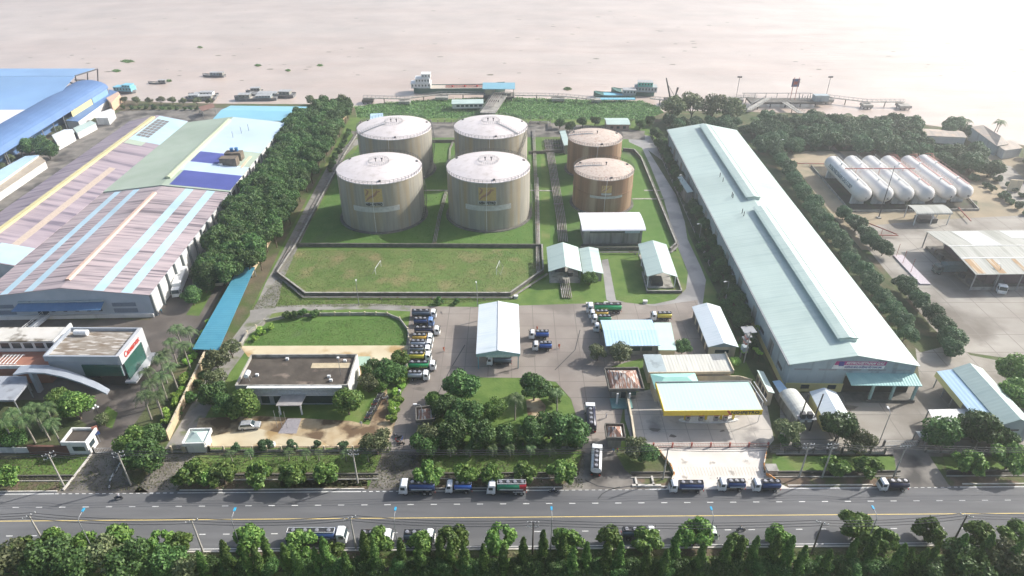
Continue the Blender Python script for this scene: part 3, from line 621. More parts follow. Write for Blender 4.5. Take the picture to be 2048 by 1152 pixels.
# pump shed with curved white roof
F = frame((1164, 462), (1292, 461), (1160, 426), 5.8)
o, W_, D_ = bld('pump_shed', 'grey walled pump shed with a white curved roof in front of the rusty tank', 'shed', F, 5.8, 1.0, M_wall_gr, M_roof_pw, 'barrel', 'w', over=.9)
opening(o, 'shutter', W_, D_, .9, 'n', W_ * .3, 4.4, 5, .9, plain('pale_blue_board', (.4, .5, .55), .6))
opening(o, 'window_band', W_, D_, .9, 'n', -2, 4.5, W_ * .55, .7, M_gl)
MB().box(0, -D_ / 2 + .2, 0, W_, .35, .8).build('plinth_wall', M_conc_d, o)
# gabled open shed + low shed
F = frame((1097, 543), (1164, 541), (1093, 494), 4.4)
o, W_, D_ = bld('open_shed', 'pale green gabled open shed standing over the pipe bundle', 'shed', F, 4.4, 1.8, None, M_roof_g, walls=False, posts=3)
MB().box(0, 0, 0, W_ - 1, D_ - 1, .15).build('floor_slab', M_conc, o); MB().box(-1, 1, .15, 3, 4, 1.6).build('pump_skid', M_dsteel, o); MB().box(2, -2, .15, 1.5, 3, 1.2).build('pump_skid', M_dsteel, o)
F = frame((1166, 547), (1207, 547), (1158, 497), 3.0)
o, W_, D_ = bld('low_shed', 'low narrow green roofed shed joined to the gabled shed', 'shed', F, 3.0, .7, M_wall_gr, M_roof_g)
opening(o, 'door', W_, D_, .4, 'n', 0, 0, 1.0, 2.1, M_dsteel)
F = frame((1294, 553), (1355, 552), (1276, 488), 4.2)
o, W_, D_ = bld('open_shed', 'green gabled open shed over a stained concrete pit', 'shed', F, 4.2, 1.5, None, M_roof_g, walls=False, posts=4, post_m=M_white)
MB().box(0, 0, 0, W_ - 1.5, D_, .3).build('floor_slab', M_conc, o); MB().box(-1, -D_ / 2 + 3, .3, 3.5, 4, 1.2).build('pump_skid', M_dsteel, o); MB().box(0, 4, .3, 3, 8, 1.8).build('pump_skid', M_dsteel, o)
wallrun('pit_wall', 'low wall round the green open shed', 'wall', [(1284, 548), (1294, 586), (1363, 586), (1347, 540)], .8, .25, M_conc_d, cap=M_conc)
# workshop with pale blue roof
F = frame((1212, 692), (1321, 691), (1205, 640), 3.4)
o, W_, D_ = bld('workshop', 'workshop with a pale blue ribbed roof beside the parked tankers', 'building', F, 3.4, .8, M_wall_gr, M_roof_b, axis='w', over=.5)
for x in (-W_ * .28, W_ * .05, W_ * .27): opening(o, 'window', W_, D_, .5, 'n', x, 1.4, 2.6, 1.2, M_gl)
F = frame((1317, 700), (1352, 699), (1308, 645), 2.9)
o, W_, D_ = bld('annexe', 'pale green roofed annexe on the right end of the workshop', 'building', F, 2.9, .25, M_wall_c, mat('mint_roof', (.5, .66, .56), (.56, .7, .6), sc=.3, rough=.5), 'mono', 'd', over=.25)
# right gabled store
F = frame((1416, 694), (1477, 693), (1384, 613), 3.5)
o, W_, D_ = bld('store_building', 'long cream store with a white gabled roof and shaded left verandah', 'building', F, 3.5, 1.3, M_wall_c, M_roof_w, over=.5)
MB().ext([(-W_ / 2 + .1, 3.3), (W_ / 2 - .1, 3.3), (0, 4.6)], -D_ / 2 + .3, -D_ / 2 + .42, 'y').build('gable_board', M_wall_g, o)
opening(o, 'window', W_, D_, .5, 'n', 0, 1.2, W_ * .45, 1.0, M_gl)
for i in range(5): opening(o, 'door', W_, D_, .5, 'l', -D_ * .4 + i * D_ * .2, 0, 2.4, 2.6, M_dsteel)
# cream L-building with ribbed roof
F = frame((1296, 745), (1466, 743), (1283, 711), 3.6)
o, W_, D_ = bld('station_office', 'flat cream ribbed roof building behind the station canopy', 'building', F, 3.6, .3, M_wall_c, mat('cream_ribbed_roof', (.58, .57, .5), (.5, .49, .44), sc=.4, st=(3, .3, 1), c3=(.4, .39, .35), sc3=.6, st3=(3, .2, 1), th3=(.5, .8), rough=.6, bump=('X', .8, .4)), 'mono', 'd', over=.3)
MB().box(-W_ / 2 + 2.3, 0, 3.72, 4.6, D_ + .3, .12).build('side_roof', M_wall_g, o)
MB().box(W_ / 2, 0, 3.2, .3, D_ + .6, 1.1).box(0, -D_ / 2 - .2, 3.1, W_ * .98, .25, .75).build('parapet', M_wall_c, o)
wallrun('yard_wall', 'cream yard wall behind the station canopy', 'wall', [(1392, 768), (1475, 768), (1500, 775)], 2.6, .25, M_wall_c)
F = frame((1310, 778), (1402, 776), (1296, 748), 4.2)
o, W_, D_ = hip('kiosk_building', 'small building with a bright mint hipped roof tucked behind the canopy', 'building', F, 4.2, 1.2, M_wall_c, mat('bright_mint_roof', (.3, .58, .5), (.36, .62, .54), sc=.3, rough=.4))
# filling station canopy
F = frame((1329, 822), (1524, 820), (1317, 766), 6.0)
o, W_, D_ = bld('station_canopy', 'filling station canopy with pale green deck and yellow fascia', 'canopy', F, 6.0, .15, None, mat('canopy_deck', (.46, .62, .54), (.5, .66, .58), sc=.12, rough=.4, bump=('X', .8, .2)), 'mono', 'd', walls=False, t=.12)
M_yel = plain('yellow_fascia', (.72, .52, .03), .4); M_red = plain('red_paint', (.45, .04, .03), .4)
MB().box(0, -D_ / 2 - .08, 4.7, W_ + .3, .16, 1.4).build('fascia', M_yel, o)
MB().box(-W_ / 2 - .08, 0, 5.1, .16, D_, 1.0).build('fascia', M_yel, o); MB().box(W_ / 2 + .08, 0, 5.1, .16, D_, 1.0).build('fascia', M_wall_c, o)
MB().box(0, D_ / 2 + .08, 5.1, W_ + .3, .16, 1.25).build('fascia', M_steel, o)
MB().add([(W_ * .135, -D_ / 2 - .19, 6.1), (W_ * .16, -D_ / 2 - .19, 6.1), (W_ * .2, -D_ / 2 - .19, 4.7), (W_ * .175, -D_ / 2 - .19, 4.7)], [(0, 1, 2, 3)]).build('fascia_stripe', M_red, o)
text('NSHPETRO', 1.25, M_blk, o, (W_ * .33, -D_ / 2 - .19, 5.4), (R(90), 0, 0), 'lettering', W_ * .29, ext=.03, bold=.03)
for x in (-W_ * .22, 0, W_ * .16, W_ * .29): MB().box(x, -D_ / 2 + 3.4, .3, .45, .45, 4.9).build('column', M_yel, o)
MB().box(.04 * W_, .5, 5.08, W_ * .9, D_ * .9, .1).build('soffit', M_white, o)
ctr, rz = F[0], F[3]
def at_local(F_, x, y): c, s = math.cos(F_[3]), math.sin(F_[3]); return (F_[0].x + x * c - y * s, F_[0].y + x * s + y * c)
px, py = at_local(F, .03 * W_, -D_ / 2 + 3.3)
isl = thing('pump_island', 'white kerbed pump island under the station canopy', 'island', (px, py, 0), rz)
MB().prism([(W_ * .32 * math.cos(t) * (1 if abs(math.cos(t)) > .02 else 1), 1.1 * math.sin(t)) for t in [2 * math.pi * i / 24 for i in range(24)]], 0, .25).build('kerb', M_white, isl)
for i, x in enumerate((-.2, -.06, .1, .2)):
    px, py = at_local(F, W_ * x, -D_ / 2 + 3.0); q = thing('fuel_pump', ['leftmost red topped fuel pump on the island', 'second fuel pump from the left on the island', 'third fuel pump from the left on the island', 'rightmost fuel pump on the island'][i], 'fuel pump', (px, py, .25), rz, 'fuel pumps on the station island')
    MB().box(0, 0, 0, .9, .6, 1.6).build('body', plain('grey_pump', (.35, .33, .32), .5), q); MB().box(0, 0, 1.6, 1.1, .7, .35).build('head', M_red, q); MB().box(0, -.31, .9, .6, .04, .45).build('display', M_gl, q)
    MB().tube([(.5, 0, 1.3), (.65, -.1, .6), (.55, -.15, .35), (.48, -.1, 1.0)], .03, 5).build('hose', M_blk, q)
# ladder frame of the canopy at the right
o2 = thing('steel_frame', 'white steel pipe frame beside the right end of the canopy', 'frame', (*at(1512, 780), 0)); mb = MB()
a_, b_ = at(1500, 763, 6.3), at(1526, 803, 6.3); c_ = at(1512, 780)
for s in (0, .9): mb.cyl((a_.x - c_.x + s, a_.y - c_.y, 6.3), (b_.x - c_.x + s, b_.y - c_.y, 6.3), .08)
for k in (0, .5, 1): q = a_ + (b_ - a_) * k - c_; mb.cyl((q.x, q.y, 0), (q.x, q.y, 6.3), .08)
mb.build('pipe_frame', M_white, o2)
# rusty hip guard building
F = frame((1222, 778), (1283, 777), (1218, 741), 3.9)
M_rust = mat('rusty_roof', (.3, .17, .12), (.22, .12, .09), sc=.8, c3=(.5, .48, .44), sc3=.9, st3=(3, .4, 1), th3=(.5, .58), rough=.8, bump=('X', .9, .6))
o, W_, D_ = hip('guard_house', 'guard house with a rusty ribbed hip roof at the depot entrance', 'guard house', F, 3.9, 1.9, M_wall_gr, M_rust, par=.5, over=.9, wallm2=M_conc_d)
MB().box(-1, -D_ / 2 - 1.0, 0, W_ * .7, 3.6, .35).build('porch_floor', plain('teal_tiles', (.2, .35, .33), .5), o); MB().box(-W_ * .3, -D_ / 2 - 1.2, .35, .4, .4, 3.2).box(W_ * .1, -D_ / 2 - 1.2, .35, .4, .4, 3.2).build('column', M_wall_w, o)
opening(o, 'window', W_, D_, .9, 'n', W_ * .25, 1.1, 1.8, 1.4, M_glg); opening(o, 'door', W_, D_, .9, 'n', -W_ * .05, .3, 1.1, 2.2, M_gl)
wallrun('side_wall', 'sloping cream wall between the entrance lane and the station forecourt', 'wall', [(1250, 788), (1256, 820), (1262, 850), (1268, 893)], 2.2, .3, M_wall_gr, cap=M_wall_c)
F = frame((1216, 875), (1247, 875), (1213, 852), 3.4)
o, W_, D_ = hip('gate_house', 'small gate house with a rusty pyramid roof at the main entrance', 'gate house', F, 3.4, 1.4, M_wall_gr, M_rust, par=.35, over=.35, wallm2=M_conc_d)
F = frame((836, 841), (866, 841), (835, 819), 3.4)
o, W_, D_ = hip('gate_house', 'small gate house with a striped pyramid roof half hidden by trees', 'gate house', F, 3.4, 1.4, M_wall_gr, M_rust, par=.35, over=.35, wallm2=M_conc_d)
# slim cream building
F = frame((1536, 783), (1551, 784), (1514, 740), 4.6)
o, W_, D_ = bld('toilet_block', 'slim cream block with a narrow green roof right of the canopy', 'building', F, 4.6, -.5, M_wall_c, M_roof_g, 'mono', 'd', over=.25, t=.15)
for i in range(4): opening(o, 'window', W_, D_, .25, 'l', -D_ * .36 + i * D_ * .24, 1.6, 1.3, 1.7, M_dsteel)
# barrel roof and gabled stores
F = frame((1594, 840), (1636, 840), (1558, 788), 3.0)
o, W_, D_ = bld('barrel_shed', 'weathered white barrel roofed shed in the gas compound', 'shed', F, 3.0, 1.5, M_wall_gr, mat('weathered_white_roof', (.62, .62, .56), (.5, .5, .45), sc=.5, st=(.4, 3, 1), c3=(.38, .36, .3), sc3=.4, th3=(.55, .7), rough=.6, bump=('Y', .8, .4)), 'barrel', over=.3)
pthing('lean_to', 'pale blue lean-to roof behind the barrel shed', 'lean-to', [(1545, 762, 3), (1560, 760, 3), (1585, 790, 3), (1562, 790, 3)], M_roof_b, wall=M_wall_gr)
F = frame((1650, 843), (1704, 840), (1619, 783), 3.3)
o, W_, D_ = bld('gabled_store', 'small yellow walled store with a white gabled roof by the big warehouse', 'building', F, 3.3, 1.3, M_wall_y, M_roof_w, over=.3)
opening(o, 'door', W_, D_, .3, 'n', 0, 0, 1.6, 2.4, M_dsteel)
# ================================================================ BIG GREEN WAREHOUSE
zb, rs = 8.6, 2.9
F = frame((1580, 729), (1836, 726), (1335, 259), zb)
F = (F[0], F[1], F[2], F[3])
o, W_, D_ = bld('gas_warehouse', 'very long pale green warehouse with a raised ridge vent and porch', 'warehouse', F, zb, rs, M_wall_g, M_roof_g, over=.5)
Fw, Ww, Dw = F, W_, D_
v = .16
for y0, y1 in ((-.93, -.045), (.045, .955)):
    a, b = y0 * D_ / 2, y1 * D_ / 2; hw = 2.0; zt = zb + rs + .9; prof = [(-hw, zb + rs - .35), (-hw, zt - .1), (-hw - .7, zt - .35), (0, zt + .25), (hw + .7, zt - .35), (hw, zt - .1), (hw, zb + rs - .35)]
    MB().ext(prof, a, b, 'y').build('ridge_vent', M_roof_g, o)
MB().ext([(-W_ / 2, zb - .05), (-W_ / 2 - .35, zb - .05), (-W_ / 2 - .35, zb - .35), (-W_ / 2, zb - .35)], -D_ / 2, D_ / 2, 'y').build('gutter', M_steel, o)
for y in (.31, .255, .1, .085, -.06, -.085): MB().cyl((-W_ * .2, y * D_ / 2 * 1.0, zb + .8), (-W_ * .2, y * D_ / 2, zb + 3.4), .14, n=8).build('exhaust_pipe', M_dsteel, o)
for i in range(22):
    y = -D_ / 2 + 6 + i * 7.6
    opening(o, 'wall_panel', W_, D_, .5, 'l', y, 1.5 if i % 2 else 3.0, 3.2, 4.2 if i % 2 else 1.0, M_wall_gr if i % 2 else M_dsteel, .12)
MB().box(-W_ / 2 + .42, 0, 0, .12, D_ - 1.1, 1.6).build('yellow_plinth', M_wall_y, o)
MB().box(-W_ * .26, -D_ / 2 + .42, 0, W_ * .45, .14, 2.6).build('yellow_front_wall', M_wall_y, o)
opening(o, 'doorway_shade', W_, D_, .5, 'n', W_ * .22, 0, W_ * .52, 5.0, M_mud_shade, .14)  # flat dark panel; shade of the open bay under the porch is painted on
mb = MB().slab([(-.04 * W_, -D_ / 2 + .6, 5.9), (W_ / 2, -D_ / 2 + .6, 5.9), (W_ / 2, -D_ / 2 - 3.2, 5.2), (-.04 * W_, -D_ / 2 - 3.2, 5.2)], .2); mb.build('porch_roof', mat('green_awning', (.25, .44, .42), (.3, .5, .47), sc=.5, rough=.5, bump=('X', .7, .6)), o)
for x in (.14, .3, .47): MB().box(x * W_, -D_ / 2 - 2.8, 0, .5, .5, 5.05).build('porch_column', plain('pale_teal_paint', (.3, .46, .44), .5), o)
MB().box(W_ * .3, -D_ / 2 - 3.0, 0, W_ * .38, .4, .7).box(W_ * .22, -D_ / 2 - 1.5, 0, W_ * .52, 3.8, .15).build('porch_floor', M_conc_d, o)  # floor slab darkened in colour to carry the shade under the porch roof
for i in range(5): opening(o, 'louvre', W_, D_, .5, 'n', -W_ * .38 + i * W_ * .19, 6.6, 4.2, .45, M_steel, .12)
opening(o, 'window', W_, D_, .32, 'n', -W_ * .33, 1.0, 2.0, 1.2, M_gl, .1); opening(o, 'window', W_, D_, .32, 'n', -W_ * .12, 1.0, 2.0, 1.2, M_gl, .1)
yb = -D_ / 2 + .36; sg = MB(); X0, X1 = -W_ * .165, W_ * .245
sg.add([(X0, yb, 7.2), (X1 - .3, yb, 7.2), (X1, yb, 9.5), (X0 + .6, yb, 9.5), (X0, yb + .1, 7.2), (X1 - .3, yb + .1, 7.2), (X1, yb + .1, 9.5), (X0 + .6, yb + .1, 9.5)], [(0, 1, 2, 3), (4, 5, 6, 7), (0, 1, 5, 4), (1, 2, 6, 5), (2, 3, 7, 6), (3, 0, 4, 7)])
s_ = sg.build('sign_board', M_white, o)
M_mag = plain('magenta_vinyl', (.42, .05, .2), .5); M_ind = plain('indigo_vinyl', (.06, .05, .25), .5)
MB().add([(X0 + .33, yb - .03, 8.35), (X1 - .15, yb - .03, 8.35), (X1, yb - .03, 9.5), (X0 + .6, yb - .03, 9.5)], [(0, 1, 2, 3)]).build('sign_band', M_mag, s_)
MB().box(X0 + 2.0, yb - .05, 8.1, 1.2, .04, 1.3).build('sign_logo', M_ind, s_)
cx_ = (X0 + X1) / 2 + 1.2
text('PETROVIETNAM GAS', 1.0, M_white, s_, (cx_, yb - .06, 8.93), (R(90), 0, 0), 'lettering', (X1 - X0) * .72, ext=.02, shear=.3, bold=.02)
text('XƯỞNG BẢO DƯỠNG VỎ CHAI LPG', .7, M_ind, s_, (cx_ - .2, yb - .04, 7.75), (R(90), 0, 0), 'lettering', (X1 - X0) * .7, ext=.02, bold=.015)
pthing('lean_to', 'narrow green lean-to against the left side of the warehouse', 'lean-to', [(1355, 354, 4.5), (1364, 352, 5.2), (1387, 383, 5.2), (1374, 385, 4.5)], M_roof_g, wall=M_wall_gr)
# right lower building
F = frame((2003, 850), (2066, 846), (1905, 737), 5.2)
o, W_, D_ = bld('long_store', 'long blue green roofed store in the lower right corner of the gas compound', 'building', F, 5.2, 1.7, M_wall_g, M_roof_g, over=.3)
MB().slab([(-W_ / 2, -D_ / 2, 5.0), (-W_ / 2, D_ / 2, 5.0), (-W_ / 2 - 3.6, D_ / 2, 4.3), (-W_ / 2 - 3.6, -D_ / 2, 4.3)], .12).build('side_roof', M_roof_b, o)
MB().slab([(-W_ / 2 - 3.6, -D_ / 2 + 8, 4.3), (-W_ / 2 - 3.6, D_ / 2, 4.3), (-W_ / 2 - 3.7, D_ / 2, 2.9), (-W_ / 2 - 3.7, -D_ / 2 + 8, 2.9)], .1).build('yellow_curtain', M_wall_y, o)
for i in range(6): MB().box(-W_ / 2 - 3.5, -D_ / 2 + 1 + i * (D_ - 2) / 5, 0, .2, .2, 4.1).build('post', M_steel, o)
opening(o, 'louvre', W_, D_, .3, 'n', -W_ * .1, 3.2, 3.5, .4, M_dsteel)
pthing('flat_awning', 'plain white flat awning in the gas compound yard', 'awning', [(1856, 819, 3.2), (1948, 817, 3.2), (1975, 852, 3.2), (1872, 851, 3.2)], M_wall_w, posts=True)
pthing('small_awning', 'small white awning beside the compound gate', 'awning', [(1832, 862, 2.6), (1856, 862, 2.6), (1856, 874, 2.6), (1840, 874, 2.6)], M_wall_w, posts=True)
# cylinder filling hall at far right
F = frame((1952, 549), (2240, 546), (1862, 462), 6.0)
M_fh = mat('pale_filling_roof', (.33, .335, .3), (.38, .385, .35), sc=.3, st=(3, .3, 1), c3=(.27, .275, .24), sc3=.2, st3=(3, .3, 1), th3=(.5, .6), rough=.6, bump=('X', .9, .4))
o, W_, D_ = bld('filling_hall', 'large open filling hall with a patched pale roof and brown stained sheets', 'hall', F, 6.0, 1.4, None, M_fh, axis='w', walls=False, posts=7)
f2 = lambda y: 6.0 + 1.4 * (1 - abs(y)) + .05
M_stain = mat('brown_stained_sheet', (.42, .28, .15), (.34, .22, .12), sc=.6, st=(3, .4, 1), c3=(.5, .45, .35), sc3=.5, st3=(4, .3, 1), rough=.8); M_wsheet = mat('white_sheet', (.52, .53, .51), (.48, .49, .47), sc=.4, rough=.5)
for x0, x1, y0, y1, m_ in ((-.97, -.85, -.97, -.45, M_stain), (-.66, -.56, -.97, -.45, M_stain), (-.3, -.24, -.97, -.45, M_stain), (-.62, -.2, .12, .97, M_wsheet), (.12, .5, .5, .97, M_wsheet)):
    MB().slab([(x * W_ / 2, y * D_ / 2, f2(y)) for x, y in ((x0, y0), (x1, y0), (x1, y1), (x0, y1))], .03).build('roof_sheet', m_, o)
for y in (.08, -.42): MB().slab([(x * W_ / 2, q * D_ / 2, f2(q) + .04) for x, q in ((-1, y), (1, y), (1, y + .025), (-1, y + .025))], .04).build('roof_seam', M_white, o)
MB().box(0, 0, 0, W_ - 2.5, D_ - 2, .9).build('loading_dock', M_conc_d, o); MB().box(0, -D_ / 2 + .9, .0, W_ - 2, .3, 1.0).build('dock_edge', M_conc, o)
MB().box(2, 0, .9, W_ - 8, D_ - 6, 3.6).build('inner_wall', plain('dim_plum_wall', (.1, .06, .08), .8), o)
for i in range(6): MB().box(-W_ / 2 + 1.5, -D_ / 2 + 3 + i * 4, .9, .8, 2, 1.3).build('cylinder_rack', M_dsteel, o)
# small canopy beside the bullets
F = frame((1833, 429), (1906, 428), (1819, 411), 4.5)
o, W_, D_ = bld('truss_canopy', 'small curved grey canopy in front of the white gas vessels', 'canopy', F, 4.5, .9, None, M_fh, 'barrel', 'w', walls=False, posts=3, post_m=M_white)
MB().box(0, 0, 0, W_ * .5, D_ * .5, 1.6).build('pump_skid', M_dsteel, o)
for x in (-.4, 0, .4):
    mb = MB(); 
    for k in range(8): mb.cyl((x * W_, -D_ / 2 + .6 + k * (D_ - 1.2) / 8, 4.2 - (k % 2) * .8), (x * W_, -D_ / 2 + .6 + (k + 1) * (D_ - 1.2) / 8, 4.2 - ((k + 1) % 2) * .8), .05, n=5)
    mb.build('truss', M_white, o)
# buildings in the far orchard
M_grr = mat('old_grey_roof', (.42, .36, .3), (.32, .28, .24), sc=.4, st=(3, .3, 1), c3=(.5, .38, .28), sc3=.3, th3=(.55, .7), rough=.7)
F = frame((1845, 271), (1935, 275), (1841, 257), 3.5)
bld('old_shed', 'long low shed with an old greyish tin roof among the orchard trees', 'shed', F, 3.5, .8, M_wall_w, M_grr, axis='w')
pthing('old_barn', 'tall grey barn with a steep lean roof at the orchard edge', 'barn', [(1942, 254, 6), (1966, 250, 7), (2002, 272, 7), (2018, 288, 4.5), (1994, 292, 4.5)], M_grr, wall=M_wall_g)
pthing('old_barn', 'lower grey roofed barn beyond the tall barn', 'barn', [(1985, 284, 4), (2025, 280, 4), (2046, 296, 4), (2010, 301, 4)], M_grr, wall=M_wall_w)
wallrun('bare_wall', 'short free standing cream wall at the right edge', 'wall', [(2014, 383), (2036, 384)], 5, .5, M_wall_c)
# green roofed huts behind the tank field
F = frame((1213, 249), (1261, 249), (1212, 236), 3.2)
o, W_, D_ = bld('river_hut', 'small hut with a pale green roof behind the rusty tanks', 'hut', F, 3.2, .7, plain('dull_pink_wall', (.35, .26, .22), .8), M_roof_g, axis='w')
for x in (-3, 0, 3): opening(o, 'window', W_, D_, .4, 'n', x, 1.0, 1.4, 1.2, M_gl)
F = frame((1128, 291), (1140, 290), (1119, 262), 4.2)
bld('valve_shed', 'narrow green roofed shed left of the back rusty tank', 'shed', F, 4.2, .3, M_wall_gr, M_roof_g, 'mono', 'd')
F = frame((740, 242), (766, 242), (741, 229), 4.5)
bld('valve_shed', 'small pale blue roofed shed behind the back left tank', 'shed', F, 4.5, .4, M_wall_gr, M_roof_b, 'mono', 'w')

# ================================================================ PETROL COMPANY OFFICE
zo = 6.2
F = frame((470, 771), (695, 770), (505, 709), zo)
ctr, W_, D_, rz = F
o = thing('office_building', 'flat dark roofed office with a striped grey facade and entrance canopy', 'office building', (ctr.x, ctr.y, 0), rz)
M_wf = mat('grey_office_wall', (.28, .3, .33), (.33, .35, .38), sc=.4, c3=(.22, .23, .25), sc3=.5, rough=.7)
MB().box(0, 0, 0, W_ - .6, D_ - .6, zo - .9).build('wall', M_wf, o)
M_dr = mat('mossy_flat_roof', (.06, .05, .042), (.1, .085, .07), sc=.3, c3=(.2, .16, .13), sc3=.35, st3=(.6, 1, 1), th3=(.6, .72), rough=.95, nb=.3)
MB().box(0, 0, zo - .88, W_ - .5, D_ - .5, .1).build('roof', M_dr, o)
mb = MB()
for cx, cy, sx, sy in ((0, -D_ / 2 + .1, W_, .3), (0, D_ / 2 - .1, W_, .3), (-W_ / 2 + .1, 0, .3, D_ - .5), (W_ / 2 - .1, 0, .3, D_ - .5)): mb.box(cx, cy, zo - 1.2, sx, sy, 1.25)
mb.build('parapet', M_conc, o); MB().box(W_ / 2 + .12, 0, 0, .1, D_ * .98, zo + .03).build('side_wall', M_wall_w, o)
for k in range(6): MB().box(.03 * W_, -D_ / 2 - .15, 3.2 + k * .45, W_ * .8, .25, .16).build('facade_louvre', M_white, o)
MB().box(.03 * W_, -D_ / 2 - .45, 5.9, W_ * .84, .9, .25).build('cornice', M_white, o)
for i in range(5): opening(o, 'window', W_, D_, .3, 'n', -W_ * .38 + i * 3.0, .5, 1.9, 2.1, M_gl)
opening(o, 'window', W_, D_, .3, 'n', W_ * .27, .4, 9, 2.3, M_gl)
MB().slab([(-.1 * W_, -D_ / 2, 3.5), (.12 * W_, -D_ / 2, 3.5), (.1 * W_, -D_ / 2 - 3.6, 3.2), (-.12 * W_, -D_ / 2 - 3.6, 3.2)], .2).build('entrance_canopy', mat('grey_canopy', (.4, .38, .36), (.3, .28, .27), sc=.5, rough=.7), o)
for x in (-.1, .09): MB().box(x * W_, -D_ / 2 - 3.2, 0, .3, .3, 3.1).build('canopy_post', M_white, o)
MB().slab([(-.02 * W_, -D_ / 2 - 4.9, .35), (.1 * W_, -D_ / 2 - 4.9, .35), (.1 * W_, -D_ / 2 - 9.5, .04), (-.06 * W_, -D_ / 2 - 9.5, .04)], .03).build('entrance_ramp', plain('grey_carpet', (.3, .28, .29), .9), o)
MB().slab([(.1 * W_, D_ / 2 - 2.6, zo - .7), (.46 * W_, D_ / 2 - 2.6, zo - .7), (.46 * W_, D_ / 2 - 4.6, zo - .7), (.1 * W_, D_ / 2 - 4.6, zo - .7)], .06).build('roof_panel', mat('stained_panel', (.5, .42, .28), (.4, .33, .22), sc=1, rough=.9), o)
for x, y in ((-.36, -.12), (.4, .33), (-.15, .4), (.3, -.18), (.33, -.3)): MB().box(x * W_, y * D_, zo - .78, .7, .5, .6).build('roof_unit', M_white, o)
# water tank and antenna on the roof
px, py = at_local(F, -W_ * .42, -D_ * .25)
q = thing('water_tank', 'small white water tank on legs on the dark office roof', 'water tank', (px, py, zo - .78)); MB().cyl((0, -.9, 1.8), (0, .9, 1.8), .6, n=16).build('drum', M_white, q)
for x in (-.4, .4):
    for y in (-.6, .6): MB().cyl((x * 1.3, y, 0), (x * .6, y, 1.5), .05, n=5).build('leg', M_steel, q)
px, py = at_local(F, W_ * .4, -D_ * .1)
q = thing('antenna_mast', 'thin mast with a white lamp on the office roof', 'mast', (px, py, zo - .78)); MB().cyl((0, 0, 0), (0, 0, 5), .06, n=6).build('pole', M_steel, q); MB().box(0, 0, 5, .5, .5, .3).build('lamp', M_white, q)
# little pyramid guard hut bottom left of the depot
F = frame((368, 888), (408, 887), (380, 862), 3.0)
hip('gate_lodge', 'white lodge with a pale glassy pyramid roof at the old gate', 'lodge', F, 3.0, 1.3, M_wall_w, M_roof_g, par=.25, over=.2, wallm2=M_wall_w)

# ================================================================ LEFT COMPOUND WAREHOUSES
M_pink = mat('weathered_pink_roof', (.43, .355, .36), (.33, .28, .29), sc=.25, st=(.18, 2.4, 1), c3=(.14, .12, .135), sc3=.3, st3=(.1, 3.0, 1), th3=(.5, .64), rough=.75, bump=('Y', 1.0, .2), lo=.4, hi=.6)
M_pink2 = mat('dull_mauve_roof', (.36, .3, .325), (.28, .235, .265), sc=.2, st=(.2, 2, 1), c3=(.15, .13, .165), sc3=.2, st3=(.1, 2.2, 1), th3=(.5, .68), rough=.75, bump=('Y', 1.0, .2))
M_sky = mat('skylight_sheet', (.36, .52, .6), (.42, .57, .64), sc=.2, rough=.5); M_sage = mat('sage_roof', (.33, .4, .31), (.37, .43, .35), sc=.15, rough=.6, bump=('Y', 1.0, .2))
M_royal = mat('royal_blue_roof', (.06, .075, .26), (.075, .09, .3), sc=.2, rough=.5, bump=('Y', 1.0, .2)); M_pb = mat('powder_blue_roof', (.42, .53, .64), (.46, .57, .67), sc=.1, rough=.5, bump=('Y', 1.0, .2))
M_peach = plain('peach_vent', (.6, .42, .33), .6); M_cv = mat('cream_vent', (.6, .54, .28), (.5, .45, .25), sc=1.2, rough=.7)
z1, r1 = 7.3, 2.8
F = frameR((298, 590), (457, 385), z1, (125, 571), z1 + r1)
o, W_, D_ = bld('seafood_warehouse', 'pink roofed warehouse with pale blue skylight strips and a blue loading awning', 'warehouse', F, z1, r1, mat('pale_blue_wall', (.34, .4, .45), (.4, .45, .5), sc=.3, rough=.7), M_pink, over=.35)
F1 = F
for a, b in ((-.74, -.64), (-.44, -.34), (.36, .48), (.68, .8)): patch(o, 'skylight_strip', M_sky, F, z1, r1, a, b, -.995, 1.0)
MB().ext([(-.8, z1 + r1 - .1), (-.5, z1 + r1 + .5), (.5, z1 + r1 + .5), (.8, z1 + r1 - .1)], -D_ / 2 + 4, D_ / 2 - 6, 'y').build('ridge_vent', M_peach, o)
n_b = 13
for i in range(n_b):
    y = -D_ / 2 + .6 + i * (D_ - 1.2) / (n_b - 1); MB().box(W_ / 2 - .1, y, 0, .9, .45, z1 - .25).build('buttress', plain('grey_buttress', (.2, .22, .22), .8), o)
    if i < n_b - 1: opening(o, 'wall_panel', W_, D_, .35, 'r', y + (D_ - 1.2) / (n_b - 1) / 2, .2, (D_ - 1.2) / (n_b - 1) - .7, z1 - 1.0, M_wall_w, .1)
    if i % 2 and i > 5: opening(o, 'window', W_, D_, .28, 'r', y + 2.6, 4, 1.6, 1.3, M_dsteel, .1)
MB().slab([(-.28 * W_, -D_ / 2 + .3, 5.3), (.22 * W_, -D_ / 2 + .3, 5.3), (.22 * W_, -D_ / 2 - 2.6, 4.3), (-.3 * W_, -D_ / 2 - 2.6, 4.3)], .15).build('loading_awning', mat('deep_blue_awning', (.07, .15, .28), (.09, .18, .32), sc=.5, rough=.5, bump=('X', .8, .5)), o)
MB().box(-.03 * W_, -D_ / 2 + .1, 5.35, W_ * .5, .4, .5).build('awning_fascia', M_wall_g, o)
for i in range(5): opening(o, 'window', W_, D_, .3, 'n', -W_ * .1 + i * W_ * .07, 2.0, 1.0, .9, M_dsteel)
opening(o, 'bay_door', W_, D_, .3, 'n', -W_ * .16, 1.2, 3.0, 2.6, M_gl); 
